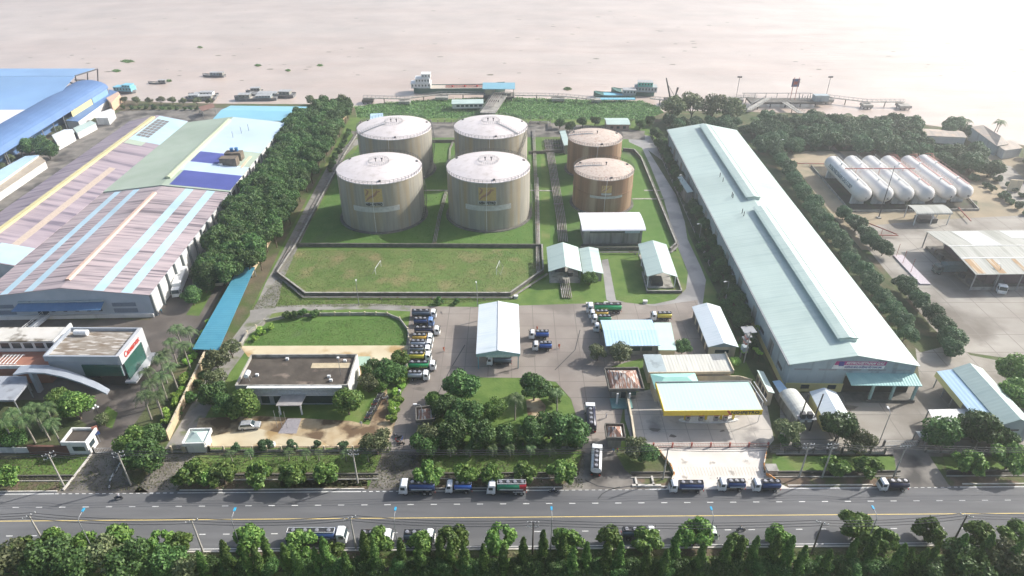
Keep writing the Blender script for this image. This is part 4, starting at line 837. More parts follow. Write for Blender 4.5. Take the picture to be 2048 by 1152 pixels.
for x, ww in ((.33, .14), (-.38, .12)): opening(o, 'wall_band', W_, D_, .3, 'n', x * W_, 1.4, ww * W_, 1.4, plain('slate_panel', (.16, .2, .25), .6)); opening(o, 'wall_band', W_, D_, .3, 'n', x * W_, 3.5, ww * W_, 1.2, MATS['slate_panel'])
MB().box(0, -D_ / 2 + .1, 0, W_ * .98, .9, 1.1).build('dock_edge', M_wall_w, o)
px, py = at_local(F, -W_ * .17, -D_ / 2 - 4)
q = thing('loading_ramp', 'white railed ramp leading up to the warehouse bay', 'ramp', (px, py, 0), F[3] - .35)
MB().slab([(-1.3, 4, 1.2), (1.3, 4, 1.2), (1.3, -4.5, .05), (-1.3, -4.5, .05)], .1).build('deck', M_wall_w, q)
for s in (-1.3, 1.3):
    mb = MB(); mb.cyl((s, 4, 2.3), (s, -4.5, 1.15), .06).cyl((s, 4, 1.8), (s, -4.5, .65), .06)
    for k in range(6): mb.cyl((s, 4 - k * 1.7, 1.2 - k * .23), (s, 4 - k * 1.7, 2.3 - k * .23), .05)
    mb.build('railing', M_white, q)
F = frameR((457, 385), (572, 245), z1, (321, 371), z1 + r1)
F = (F[0] + Vector((0, .4)), F[1], F[2] - .6, F[3])
o, W_, D_ = bld('seafood_warehouse', 'far warehouse with sage green left slope and blue right slope', 'warehouse', F, z1, r1, M_wall_w, M_sage, over=.35)
for x0, x1, y0, y1_, m_ in ((.1, 1, -.97, -.62, M_royal), (.05, 1, -.62, -.4, M_pb), (.06, .62, -.4, -.12, M_royal), (.02, 1, .0, .99, M_pb), (.02, .62, -.12, 0, M_pb)): patch(o, 'roof_sheet', m_, F, z1, r1, x0, x1, y0, y1_)
MB().ext([(-1.0, z1 + r1 - .2), (-1.0, z1 + r1 + .6), (0, z1 + r1 + .9), (1.0, z1 + r1 + .6), (1.0, z1 + r1 - .2)], -D_ / 2 + 6, D_ / 2 - 5, 'y').build('ridge_vent', mat('pale_green_vent', (.5, .56, .38), (.45, .5, .34), sc=1, rough=.6), o)
for i in range(11):
    y = -D_ / 2 + .6 + i * (D_ - 1.2) / 10; MB().box(W_ / 2 - .1, y, 0, .8, .4, z1 - .25).build('buttress', MATS['grey_buttress'], o)
    if i < 10: opening(o, 'window', W_, D_, .3, 'r', y + (D_ - 1.2) / 20, 3.5, 3.0, 2.0, M_dsteel, .12)
for x, y in ((.35, .35), (.42, .5), (.5, .6)): MB().cyl((x * W_ / 2, y * D_ / 2, z1 + 1), (x * W_ / 2, y * D_ / 2, z1 + 4.5), .09, n=6).build('exhaust_pipe', M_dsteel, o)
px, py = at_local(F, W_ * .36, -D_ * .14)
q = thing('cooling_plant', 'brown boxy cooling towers with blue barrels on the warehouse edge', 'cooling plant', (px, py, 0), F[3])
MB().box(0, 0, 0, 9, 13, z1 + .4).build('base', M_wall_c, q)
for y in (-3.5, 2.5): MB().box(-1, y, z1 + .42, 6.5, 3.6, 3.4).build('cooling_tower', mat('brown_cooling_box', (.2, .16, .12), (.12, .1, .08), sc=.8, rough=.9), q)
for x, y in ((-1.8, 3), (0, 3.3)): MB().cyl((x, y, z1 + 3.85), (x, y, z1 + 5.2), .7, n=14).build('barrel', plain('blue_plastic', (.06, .2, .42), .4), q)
MB().cyl((-4, -5.4, z1 + .45), (-4, -5.4, z1 + 2), .8, n=14).build('barrel', M_white, q)
F = frameR((31, 533), (378, 243), z1, (-88, 530), z1 + 3)
F = (F[0] - Vector((math.cos(F[3]), math.sin(F[3]))) * .25, F[1], F[2], F[3])
o, W_, D_ = bld('seafood_warehouse', 'wide mauve roofed warehouse with a cream ridge vent', 'warehouse', F, z1 + .25, 3, M_wall_w, M_pink2, over=.35)
MB().ext([(-.8, z1 + 3.1), (-.8, z1 + 3.9), (.8, z1 + 3.9), (.8, z1 + 3.1)], -D_ / 2 + 2, D_ / 2 - 4, 'y').build('ridge_vent', M_cv, o)
patch(o, 'roof_sheet', M_sky, F, z1 + .25, 3, .1, 1, .53, .99); patch(o, 'roof_sheet', M_sky, F, z1 + .25, 3, .3, 1, -.995, -.84)
patch(o, 'roof_sheet', M_sage, F, z1 + .25, 3, .1, .6, .46, .53); patch(o, 'roof_sheet', plain('ochre_sheet', (.45, .37, .3), .7), F, z1 + .25, 3, .5, .66, -.84, .1)
M_sol = plain('grey_roof_panel', (.17, .15, .14), .5)
for i in range(8):
    for j in range(3): patch(o, 'solar_panel', M_sol, F, z1 + .25, 3, .16 + j * .13, .275 + j * .13, .60 + i * .042, .633 + i * .042, .12)
# blue roofs top left
M_blue = mat('cornflower_roof', (.2, .34, .55), (.22, .37, .58), sc=.08, rough=.45, bump=('X', 1, .25)); M_blue2 = mat('deep_cornflower_roof', (.1, .18, .35), (.12, .21, .39), sc=.1, rough=.5, bump=('X', 1, .25))
pthing('blue_hall', 'huge pale blue roofed hall in the top left corner', 'hall', [(-300, 137, 12), (190, 137, 12), (150, 152, 13), (-300, 152, 13)], M_blue)
o, L = pthing('blue_hall', 'huge cornflower blue roof sloping down behind the arched shed', 'hall', [(-300, 152.5, 13), (150, 152.5, 13), (112, 195, 10), (50, 245, 8), (-300, 245, 8)], M_blue)
pthing('sunlit_roof_part', 'white sheet painted as the sunlit lower part of the blue hall roof', 'hall', [(-300, 222, 9.5), (70, 219, 9.5), (0, 262, 8.5), (-300, 300, 8)], M_roof_pw)  # separate white sheet; sunlight on the lower blue roof put into its colour
# steel frame beyond
q = thing('steel_frame', 'bare steel gable frame at the end of the big blue hall', 'frame', (*at(170, 190), 0)); mb = MB(); b_ = at(170, 190)
def V3(x, y, z): p = at(x, y, z) - b_; return (p.x, p.y, z)
for a, b in (((150, 152, 13), (195, 138, 12)), ((150, 152, 13), (160, 182, 2)), ((175, 146, 12.5), (176, 180, 1)), ((195, 138, 12), (196, 165, 1)), ((140, 165, 9), (150, 168, 9)), ((150, 160, 10), (170, 160, 8))): mb.cyl(V3(*a), V3(*b), .35, n=6)
mb.build('rafters', M_dsteel, q)
F0 = frame((-46, 302), (16, 301), (150, 172), 7)
b, d_ = at(16, 301, 7), at(217, 175, 7); vh = (d_ - b).normalized(); uh = Vector((vh.y, -vh.x)); wd = 20; L_ = (d_ - b).length + 30; b = b - vh * 30
F = (b - uh * wd / 2 + vh * L_ / 2, wd, L_, math.atan2(uh.y, uh.x))
o, W_, D_ = bld('arched_shed', 'long blue arched shed beside the huge blue hall', 'shed', F, 7, 4.2, None, M_blue2, 'barrel', walls=False, posts=14, post_m=M_steel)
MB().box(W_ / 2 - .4, -D_ / 2 + D_ * .76, 2.2, .15, D_ * .17, 4.6).build('yellow_screen', mat('yellow_screen', (.6, .55, .28), (.5, .46, .25), sc=1, st=(1, 1, .2), rough=.7), o)
MB().box(W_ / 2 - .4, -D_ / 2 + D_ * .92, 2.2, .15, D_ * .14, 4.6).build('blue_screen', M_blue, o); MB().box(-3, 0, 0, W_ - 8, D_ - 4, 5).build('inner_wall', M_blue2, o)
pthing('blue_lean_to', 'narrow dark blue lean-to roof below the arched shed', 'lean-to', [(131, 241, 4), (156, 243, 3.4), (238, 184, 3.4), (219, 179, 4)], M_blue2, wall=M_wall_w)
pthing('peach_building', 'peach walled small building near the river at the left', 'building', [(212, 196, 4.5), (236, 183, 4.5), (240, 188, 4.5), (222, 206, 4.5)], plain('peach_roof', (.6, .42, .3), .7), wall=plain('peach_wall', (.62, .42, .28), .8), inset=.2)
def wbox(label, pts, roofm, wallm, win=3, name='white_building'):
    o, L = pthing(name, label, 'building', pts, roofm, wall=wallm, inset=.4); return o
o = wbox('white two storey block with a green slatted awning near the river', [(188, 229, 3.5), (222, 217, 3.5), (230, 222, 3.5), (216, 236, 3.5), (190, 236, 3.5)], M_wall_w, M_wall_w)
o = wbox('white row house with pale green roof beside the mauve warehouse', [(146, 256, 3), (181, 241, 3), (193, 246, 3), (154, 266, 3)], M_roof_g, M_wall_w)
o = wbox('white flat roofed house with a blue white roof behind the dark tree', [(103, 270, 4), (128, 259, 4), (145, 258, 4), (149, 264, 4), (112, 284, 4)], M_roof_w, M_wall_w)
o = wbox('long narrow white building with a pale blue roof at the left edge', [(-60, 372, 4), (50, 312, 4), (78, 310, 4), (-20, 378, 4)], M_roof_b, M_wall_w)
o = wbox('long beige lean roof in front of the narrow white building', [(-20, 379, 3), (78, 311, 3.4), (92, 322, 3), (-20, 398, 2.8)], mat('beige_roof', (.42, .36, .28), (.36, .31, .25), sc=.4, rough=.8), M_wall_w)
b, d_ = at(424, 239, 5), at(640, 243, 5)
F = frame((424, 240), (646, 243), (445, 211), 5)
bld('aqua_shed', 'long aqua blue roofed shed by the river behind the warehouses', 'shed', F, 5, 1.3, M_wall_w, mat('aqua_roof', (.22, .47, .58), (.25, .51, .62), sc=.1, rough=.45, bump=('X', 1, .2)), axis='w')
pthing('brown_hut', 'small brown pavilion near the river bank', 'hut', [(396, 214, 4), (426, 206, 4), (430, 214, 4), (404, 222, 4)], plain('brown_tile', (.22, .12, .09), .8), posts=True)
M_cy = mat('blue_canopy_sheet', (.06, .235, .33), (.075, .265, .36), sc=.3, rough=.5, bump=('Y', 1, .4))
o, L = pthing('parking_canopy', 'long narrow teal blue parking canopy along the boundary wall', 'canopy', [(478, 534, 2.9), (510, 534, 2.9), (437, 700, 2.9), (385, 698, 2.9)], M_cy, posts=True)

# ================================================================ LEFT COMPANY OFFICE
zc = 9.5
F = frame((86, 712), (235, 713), (138, 655), zc)
b_, d_ = at(235, 713, zc), at(283, 648, zc); 
ctr, W_, D_, rz = F
o = thing('company_office', 'grey panelled modern office with a framed glass front and red lettering', 'office building', (ctr.x, ctr.y, 0), rz)
M_pan = mat('grey_panels', (.3, .33, .37), (.35, .38, .42), sc=.3, rough=.5); M_panw = mat('pale_panels', (.5, .5, .51), (.44, .45, .46), sc=.4, rough=.5)
MB().box(0, 0, 3.3, W_ - .6, D_ - .6, zc - 4.2).build('wall', M_pan, o); MB().box(-1, 1.2, 0, W_ - 5, D_ - 4.5, 3.28).build('ground_floor', M_gl, o)
MB().box(0, 0, zc - .88, W_ - .5, D_ - .5, .1).build('roof', mat('dirty_flat_roof', (.19, .15, .11), (.3, .27, .23), sc=.5, st=(.7, 1.5, 1), c3=(.48, .45, .41), sc3=.7, st3=(.4, 2, 1), th3=(.54, .62), rough=.95), o)
mb = MB()
for cx, cy, sx, sy in ((0, -D_ / 2 + .1, W_, .5), (0, D_ / 2 - .1, W_, .4), (-W_ / 2 + .1, 0, .4, D_ - .6)): mb.box(cx, cy, zc - 1.5, sx, sy, 1.55)
mb.build('parapet', M_pan, o)
# framed right face
x = W_ / 2; fr = MB(); fr.box(x - .1, 0, zc - 2.6, 1.0, D_, 2.7).box(x - .1, D_ / 2 - 1.1, 1.5, 1.0, 2.2, zc - 4.1).box(x + .8, 0, 1.2, 2.8, D_, .5); fr.build('frame', M_panw, o)
MB().box(x + .2, -.8, 1.7, .3, D_ - 3.2, zc - 4.3).build('glass_front', M_glg, o)
MB().box(W_ * .22, -D_ / 2 + .2, 3.45, W_ * .52, .3, 3.3).build('window_band', M_glg, o)
text('Caseamex', 2.2, M_red, o, (x + .43, -.5, zc - 1.2), (R(90), 0, R(90)), 'lettering', D_ * .62, ext=.06, bold=.05)
MB().box(W_ * .3, -D_ / 2 + 1.4, 0, W_ * .35, 1.2, 3.0).build('entrance_block', plain('dark_stone', (.06, .05, .05), .5), o)
# swooping canopy
KP = [(33, 741, 6.6), (60, 737, 7.0), (95, 739, 6.9), (130, 747, 6.3), (165, 759, 5.2), (195, 772, 3.9), (216, 783, 2.8)]; vs = []; N = 24
def loc_(x, y, z): p = at(x, y, z) - ctr; c_, s_ = math.cos(-rz), math.sin(-rz); return Vector((p.x * c_ - p.y * s_, p.x * s_ + p.y * c_, z))
KL = [loc_(*k) for k in KP]
for i in range(N + 1):
    t = i / N * (len(KL) - 1); k = min(len(KL) - 2, int(t)); p = KL[k].lerp(KL[k + 1], t - k); hw = 1.5 * (1 - .5 * i / N)
    vs += [(p.x, p.y - hw, p.z), (p.x, p.y + hw, p.z + .1), (p.x, p.y + hw, p.z - .3), (p.x, p.y - hw, p.z - .45)]
MB().add(vs, [(i * 4 + k, i * 4 + 4 + k, i * 4 + 4 + (k + 1) % 4, i * 4 + (k + 1) % 4) for i in range(N) for k in range(4)] + [(0, 1, 2, 3), tuple(N * 4 + k for k in (3, 2, 1, 0))]).build('swooping_canopy', M_pan, o)
MB().box(KL[1].x, KL[1].y, 0, .8, 1.4, 6.5).build('canopy_leg', M_pan, o)
MB().cyl((-W_ * .38, D_ / 2 - 2, zc - .1), (-W_ * .2, D_ / 2 - 2, zc - .1), .75, n=16).build('roof_tank', M_white, o)
F = frame((-60, 683), (112, 682), (-40, 655), 8.0)
ctr, W_, D_, rz = F
o = thing('office_wing', 'lower office wing with a stained white flat roof and red brick terrace', 'building', (ctr.x, ctr.y, 0), rz)
MB().box(0, 0, 0, W_ - .6, D_ - .6, 7.7).build('wall', M_wall_w, o); MB().box(0, 0, 7.72, W_, D_, .3).build('roof', mat('stained_white_roof', (.5, .48, .43), (.56, .54, .5), sc=.3, c3=(.14, .12, .09), sc3=.2, th3=(.52, .6), rough=.9), o)
MB().box(W_ / 2, 0, 5.5, .4, D_ + 2, 3.1).build('end_wall', M_wall_w, o)
for i in range(7): opening(o, 'window', W_, D_, .3, 'n', -W_ * .4 + i * W_ * .135, 5.6, W_ * .1, 1.6, M_gl)
MB().box(0, -D_ / 2 - 3.2, 0, W_, 6.8, 4.6).build('terrace', mat('red_brick_terrace', (.34, .16, .11), (.28, .13, .09), sc=.6, rough=.9), o)
MB().box(W_ * .1, -D_ / 2 - 6.6, 4.6, W_, .3, .9).build('terrace_parapet', M_wall_w, o)
q = MB(); 
for i in range(6): q.box(-W_ * .1 + i * .9, -D_ / 2 - 3.5, 5.0, .15, 4, .12)
for y in (-5.3, -1.7): q.box(-W_ * .1 + 2.2, -D_ / 2 + y, 4.9, 5.6, .15, .12)
q.build('pergola', M_white, o)
pthing('entrance_canopy', 'grey flat entrance canopy at the left edge of the picture', 'canopy', [(-80, 752, 4.5), (52, 752, 4.5), (55, 766, 4.5), (28, 800, 4.5), (-80, 800, 4.5)], M_wf, posts=True, t=.5)
# guard house of left compound
F = frame((122, 884), (170, 884), (142, 856), 4.2)
ctr, W_, D_, rz = F
o = thing('guard_house', 'white guard house with a dirty flat roof by the left sliding gate', 'guard house', (ctr.x, ctr.y, 0), rz)
MB().box(0, 0, 0, W_ - .8, D_ - .8, 3.4).build('wall', M_wall_w, o); MB().box(0, 0, 3.4, W_ - .3, D_ - .3, .25).build('roof', M_dr, o)
mb = MB()
for cx, cy, sx, sy in ((0, -D_ / 2, W_ + .3, .3), (0, D_ / 2, W_ + .3, .3), (-W_ / 2, 0, .3, D_ - .3), (W_ / 2, 0, .3, D_ - .3)): mb.box(cx, cy, 3.3, sx, sy, .95)
mb.build('parapet', M_wall_w, o)
opening(o, 'window', W_, D_, .38, 'n', .3, 1.2, 2.6, 1.2, M_gl); opening(o, 'window', W_, D_, .38, 'r', 0, 1.2, 1.8, 1.2, M_gl)
px, py = at_local(F, W_ / 2 - .2, D_ / 2); q = thing('notice_board', 'red and blue notice board on a post by the left guard house', 'sign', (px, py, 0), rz + .6)
MB().cyl((0, 0, 0), (0, 0, 3.2), .07).build('post', M_steel, q); MB().box(0, 0, 3.2, 1.1, .1, 1.5).build('upper_panel', plain('salmon_board', (.5, .2, .14), .5), q); MB().box(0, 0, 2.2, 1.1, .12, .98).build('lower_panel', plain('blue_board', (.06, .12, .35), .5), q)
# brick signwall and white fence
wallrun('sign_wall', 'dark red brick entrance wall left of the guard house', 'wall', [(64, 907), (140, 908)], 2.4, .5, mat('dark_brick', (.12, .06, .05), (.16, .08, .06), sc=.8, rough=.9))
wallrun('white_fence', 'low white ornamental fence at the lower left edge', 'fence', [(-120, 905), (62, 905)], 1.5, .18, M_wall_w, post=3.5)

# ================================================================ GAS VESSELS
M_ves = mat('vessel_white', (.72, .7, .66), (.76, .74, .71), sc=.3, c3=(.6, .53, .42), sc3=.25, th3=(.58, .75), rough=.65)
near = [(1726.5, 388), (1769.6, 388.6), (1811, 388), (1852, 388), (1896, 385.5), (1930.4, 383.7)]; far = [(1664, 326), (1701, 325), (1737, 325), (1774, 325), (1814, 324), (1845, 322)]
for i in range(6):
    a, b = at(*near[i], 5.2), at(*far[i], 5.2); d = a - b; L_ = d.length; c = (a + b) / 2; r = 2.95 if i < 4 else 2.75; rz = math.atan2(d.y, d.x) + R(90)   # local -y points to the near end
    o = thing('gas_vessel', ['white gas vessel numbered 1 with big dark lettering along its side', 'white gas vessel numbered 2 beside the lettered one', 'white gas vessel numbered 3 in the middle of the row', 'white gas vessel numbered 4 right of number 3', 'white gas vessel numbered 5 with red pipework at its far end', 'white gas vessel numbered 6 at the right end of the row'][i], 'gas vessel', (c.x, c.y, 0), rz, 'horizontal white gas vessels')
    prof = [(0.01, -L_ / 2 - r * .75)] + [(r * math.sin(R(t)), -L_ / 2 - r * .75 * math.cos(R(t))) for t in (15, 30, 45, 60, 75, 90)] + [(r * math.cos(R(t)), L_ / 2 + r * .75 * math.sin(R(t))) for t in (0, 15, 30, 45, 60, 75)] + [(.01, L_ / 2 + r * .75)]
    mb = MB(); mb.lathe(prof, 36); mb.v = [(x, z, 5.2 + y) for x, y, z in mb.v]; mb.build('vessel', M_ves, o)
    for y in (-L_ * .4, L_ * .4): MB().box(0, y, 0, r * 1.7, 1.0, 3.6, 0, .9).build('saddle', M_wall_w, o)
    text(str(i + 1), 1.6, M_dsteel, o, (.3, -L_ / 2 - r * .72, 4.6), (R(72), 0, 0), 'number', ext=.1)
    mb = MB().box(.9, 0, 5.2 + r + .02, .7, L_ * .96, .1)
    for k in range(16): mb.box(1.3, -L_ / 2 + 1 + k * (L_ - 2) / 15, 5.2 + r, .05, .05, 1.0)
    mb.cyl((1.3, -L_ / 2 + 1, 6.2 + r), (1.3, L_ / 2 - 1, 6.2 + r), .04, n=5); mb.build('top_walkway', M_wall_w if i < 3 else plain('pinkish_steel', (.5, .3, .27), .6), o)
    for y in (-L_ * .3, L_ * .2): MB().cyl((-.4, y, 5.2 + r - .2), (-.4, y, 5.2 + r + .7), .3, n=10).cyl((-.4, y, 5.2 + r + .6), (-.4, y, 5.2 + r + .8), .45, n=10).build('manhole', M_white, o)
    if i == 0: text('PETROVIETNAM GAS CORP', 2.1, plain('dark_lettering', (.2, .25, .27), .6), o, (-r * .93, 0, 5.8), (R(72), 0, R(-90)), 'lettering', L_ * .72, ext=.3, bold=.01)
    if i > 2:
        mb = MB(); 
        for k in range(4): mb.cyl((r + .3, L_ / 2 - k * 1.6, 0), (r + .3, L_ / 2 - k * 1.6, 8.5 - k * .6), .09, n=6)
        mb.cyl((r + .3, L_ / 2, 8.5), (r + .3, L_ / 2 - 5, 6.5), .09).cyl((0, L_ / 2, 8.5), (r + .3, L_ / 2, 8.5), .09); mb.build('end_pipework', plain('red_oxide', (.4, .12, .09), .6), o)
wallrun('bund_wall', 'low concrete bund wall in front of the white gas vessels', 'wall', [(1622, 333), (1700, 424), (1957, 421), (1915, 375)], .8, .3, M_conc)
M_ro = MATS['red_oxide']
def pipeline_red(label, line, z=1.0):
    P = [at(*p, z if z > 5 else 0) for p in line]; c = sum(P, Vector((0, 0))) / len(P); o = thing('red_pipeline', label, 'pipeline', (c.x, c.y, 0), 0, 'red fire and gas pipes')
    MB().tube([(p.x - c.x, p.y - c.y, z) for p in P], .2, 8).build('pipe', M_ro, o)
    for a, b in zip(P, P[1:]):
        for k in range(max(1, int((b - a).length / 7))): q = a + (b - a) * (k + .5) / max(1, int((b - a).length / 7)) - c; MB().cyl((q.x, q.y, 0), (q.x, q.y, z), .09, n=6).build('pipe_support', M_ro, o)
pipeline_red('red pipe crossing the tan ground left of the vessels', [(1590, 332), (1648, 333)], 1.2)
pipeline_red('pair of red pipes leading from the bund to the filling hall', [(1915, 420), (1940, 447)], 1.0)
pipeline_red('red pipe gantry above the tops of the vessels', [(1690, 337), (1830, 337)], 8.6)
pipeline_red('red pipe rails by the tree row', [(1735, 458), (1790, 480)], 2.2)
pipeline_red('second red rail below the first by the tree row', [(1735, 474), (1795, 475)], .8)
# weighbridge
o = thing('weighbridge', 'long narrow weighbridge with thin red posts beside the trees', 'weighbridge', (*at(1828, 540), 0)); c = at(1828, 540); a, b = at(1795, 512) - c, at(1850, 570) - c; d = b - a; rz = math.atan2(d.y, d.x)
MB().box((a.x + b.x) / 2, (a.y + b.y) / 2, 0, d.length, 3.2, .45, rz).build('deck', plain('pale_mauve_deck', (.5, .44, .46), .7), o)
for k in (.05, .3, .6): q = a + d * k; MB().cyl((q.x - 1, q.y, 0), (q.x - 1, q.y, 5), .07, n=6).build('post', M_ro, o)
# ================================================================ VEHICLES
M_tyre = plain('tyre_rubber', (.025, .025, .027), .8); M_rim = plain('wheel_rim', (.4, .4, .42), .4, .5); M_cab = plain('white_cab_paint', (.78, .79, .79), .3); M_ch = plain('chassis_black', (.04, .04, .045), .6)
M_lamp = plain('lamp_glass', (.7, .65, .5), .2); M_red2 = plain('tail_lamp', (.4, .03, .02), .3)
def wheel(o, x, y, r=.5, w_=.3, name='wheel'):
    s = 1 if y > 0 else -1; h = MB().cyl((x, y - w_ / 2, r), (x, y + w_ / 2, r), r, n=16).build(name, M_tyre, o)
    MB().cyl((x, y + s * w_ / 2, r), (x, y + s * (w_ / 2 + .02), r), r * .55, n=12).build('rim', M_rim, h)
def cabbox(o, L, x1, w_, m, ht=2.75, low=.55):            # cab from x1-L to x1 (front at +x)
    x0 = x1 - L; p = [(x0, low), (x1 - .05, low), (x1, low + .9), (x1 - .28, ht - .25), (x1 - .55, ht), (x0 + .08, ht), (x0, ht - .1)]
    mb = MB(); n = len(p); v = [(x, -w_ / 2, z) for x, z in p] + [(x, w_ / 2, z) for x, z in p]
    v = [(x, y * (.93 if z > low + 1.2 else 1), z) for x, y, z in v]; mb.add(v, [tuple(range(n)), tuple(range(n, 2 * n))[::-1]] + [(i, n + i, n + (i + 1) % n, (i + 1) % n) for i in range(n)])
    c = mb.build('cab', m, o); bpymod = c.modifiers.new('bevel', 'BEVEL'); bpymod.width = .09; bpymod.segments = 2
    a, b = (x1 + .01, low + .98), (x1 - .25, ht - .32); hw = w_ * .44
    MB().add([(a[0], -hw, a[1]), (a[0], hw, a[1]), (b[0], hw * .95, b[1]), (b[0], -hw * .95, b[1]), (a[0] + .03, -hw, a[1]), (a[0] + .03, hw, a[1]), (b[0] + .04, hw * .95, b[1] + .02), (b[0] + .04, -hw * .95, b[1] + .02)], [(0, 1, 2, 3), (4, 5, 6, 7), (0, 1, 5, 4), (1, 2, 6, 5), (2, 3, 7, 6), (3, 0, 4, 7)]).build('windshield', M_gl, c)
    for s in (-1, 1):
        MB().box((x0 + x1) / 2 + .05, s * w_ * .485, low + 1.05, L * .5, .06, .7).build('side_window', M_gl, c)
        MB().box(x1 + .02, s * w_ * .36, low + .15, .06, .3, .22).build('headlight', M_lamp, c)
        MB().box(x1 + .05, s * (w_ / 2 + .12), low + 1.1, .08, .2, .5).build('mirror', M_ch, c)
    MB().box(x1 + .03, 0, low - .1, .12, w_ * .98, .22).build('bumper', m, c)
    return c
def tanker(label, a, b, tank_c, stripe=None, cab=None, L=None, axles=None, tail=None, cap=None, marks=None):
    A, B = at(*a), at(*b); d = A - B; L = L or d.length; c = (A + B) / 2; o = thing('tanker_truck', label, 'tanker truck', (c.x, c.y, .03), math.atan2(d.y, d.x), 'road tankers parked in and around the depot')
    big = L > 7.2; w_ = 2.35 if big else 2.0; cl = 1.75 if big else 1.45; h = 2.75 if big else 2.25; r = .5 if big else .4; cabm = cab or M_cab
    cabbox(o, cl, L / 2, w_, cabm, h, r + .05)
    MB().box(-.3, 0, r + .1, L - .8, .9, .25).build('chassis', M_ch, o)
    x1 = L / 2 - cl - .35; x0 = -L / 2 + .15; zc = (1.95 if big else 1.6); ry, rz_ = w_ / 2 * .97, .8 if big else .66
    mb = MB(); N = 24; prof = [(x0, .9), (x0 + .12, 1), (x1 - .12, 1), (x1, .9)]; vs = []
    for x, f in prof:
        for i in range(N):
            t = 2 * math.pi * i / N; ct, st_ = math.cos(t), math.sin(t); e = .75
            vs.append((x, ry * f * math.copysign(abs(ct) ** e, ct), zc + rz_ * f * math.copysign(abs(st_) ** e, st_)))
    mb.add(vs, [(k * N + i, k * N + (i + 1) % N, (k + 1) * N + (i + 1) % N, (k + 1) * N + i) for k in range(3) for i in range(N)], True)
    mb.add(vs[:N], [tuple(range(N))]); mb.add(vs[-N:], [tuple(range(N))[::-1]])
    tk = mb.build('tank', tank_c, o)
    if stripe:
        for s in (-1, 1): MB().box((x0 + x1) / 2, s * (ry + .0), zc - .3, (x1 - x0) * .82, .06, .26).build('side_stripe', stripe, tk)
    if marks:
        for s in (-1, 1):
            for k in range(5):
                xx = -.6 + k * .42 if s < 0 else .6 - k * .42; MB().add([(xx, s * (ry + .03), zc - .35), (xx + .2, s * (ry + .03), zc - .35), (xx + .45, s * (ry - .08), zc + .4), (xx + .25, s * (ry - .08), zc + .4)], [(0, 1, 2, 3)]).build('slanted_mark', marks, tk)
    if tail:
        N2 = N; xa = x0 - .01; xb = x0 + (x1 - x0) * .22; vs = []
        for x in (xa, xb):
            for i in range(N):
                t = 2 * math.pi * i / N; ct, st_ = math.cos(t), math.sin(t); vs.append((x, (ry + .02) * math.copysign(abs(ct) ** .75, ct), zc + (rz_ + .02) * math.copysign(abs(st_) ** .75, st_)))
        MB().add(vs, [(i, (i + 1) % N, N + (i + 1) % N, N + i) for i in range(N)], True).build('tail_band', tail, tk)
    zt = zc + rz_; mb = MB()
    for s in (-1, 1): mb.box((x0 + x1) / 2, s * ry * .48, zt - .14, x1 - x0 - .1, .06, .32)
    for x in (x0 + .05, x1 - .05): mb.box(x, 0, zt - .14, .06, ry * .92, .32)
    mb.build('top_coaming', cap or M_ch, tk); MB().box((x0 + x1) / 2, 0, zt - .1, x1 - x0 - .2, ry * .86, .12).build('walkway', M_ch, tk)
    n = 4 if big else 3
    for k in range(n): x = x0 + (x1 - x0) * (k + .5) / n; MB().cyl((x, 0, zt), (x, 0, zt + .22), .36, n=14).cyl((x, 0, zt + .2), (x, 0, zt + .26), .2, n=10).build('manhole', M_rim, tk)
    wheel(o, L / 2 - cl * .75, w_ / 2 - .18, r); wheel(o, L / 2 - cl * .75, -w_ / 2 + .18, r)
    xs = [-L / 2 + 1.0, -L / 2 + 2.2] if big else [-L / 2 + 1.25]
    for x in xs:
        for s in (-1, 1): wheel(o, x, s * (w_ / 2 - .25), r, .45)
    for s in (-1, 1):
        MB().box(sum(xs) / len(xs), s * (w_ / 2 - .02), 2 * r + .05, 1.2 + 1.2 * (len(xs) - 1), .12, .08).build('mudguard', cap or M_ch, o); MB().box(.3, s * (w_ / 2 - .05), r, L * .22, .06, .45).build('side_guard', M_ch, o)
        MB().box(-L / 2 + .06, s * w_ * .35, r + .1, .1, .35, .2).build('tail_lamp', M_red2, o)
    return o
c_navy = plain('navy_tank_paint', (.025, .055, .16), .35); c_blue = plain('blue_tank_paint', (.03, .1, .36), .35); c_green = plain('green_tank_paint', (.02, .2, .1), .35); c_gr2 = plain('bright_green_tank_paint', (.02, .33, .12), .35)
c_yel = plain('yellow_tank_paint', (.68, .56, .08), .4); c_org = plain('ochre_tank_paint', (.6, .36, .06), .4); c_sil = plain('silver_tank_paint', (.42, .46, .5), .35, .3); c_slate = plain('slate_tank_paint', (.1, .13, .17), .4); c_dk = plain('dark_navy_tank_paint', (.02, .025, .06), .35); c_lsl = plain('pale_stripe_paint', (.5, .56, .62), .4); c_red = plain('crimson_tank_paint', (.4, .02, .03), .35); c_ye = plain('lime_mark_paint', (.6, .65, .15), .4)
M_bcab = plain('pale_blue_cab_paint', (.14, .25, .5), .35)
def T(label, xf, xr, y, dy=0, **k): return tanker(label, (xf, y), (xr, y + dy), **k)
T('large navy tanker, leftmost of those parked on the far side of the road', 800, 872, 983, tank_c=c_navy, stripe=c_lsl)
T('small bright blue tanker between the navy and the green one on the road', 892, 945, 981, tank_c=c_blue, stripe=c_lsl)
T('large green tanker with a red tail and white stripe on the road', 974, 1053, 983, tank_c=c_green, stripe=M_white, tail=c_red, cap=M_white)
T('large navy tanker with a pale stripe in front of the filling station ramp', 1338, 1405, 980, tank_c=c_navy, stripe=c_lsl, tail=None)
T('navy tanker in the middle of the three below the filling station ramp', 1435, 1488, 977, tank_c=c_navy, stripe=c_lsl)
T('navy tanker at the right end of the filling station ramp', 1503, 1558, 978, tank_c=c_navy)
T('lone dark navy tanker on the road near the gas compound driveway', 1755, 1812, 977, tank_c=c_dk)
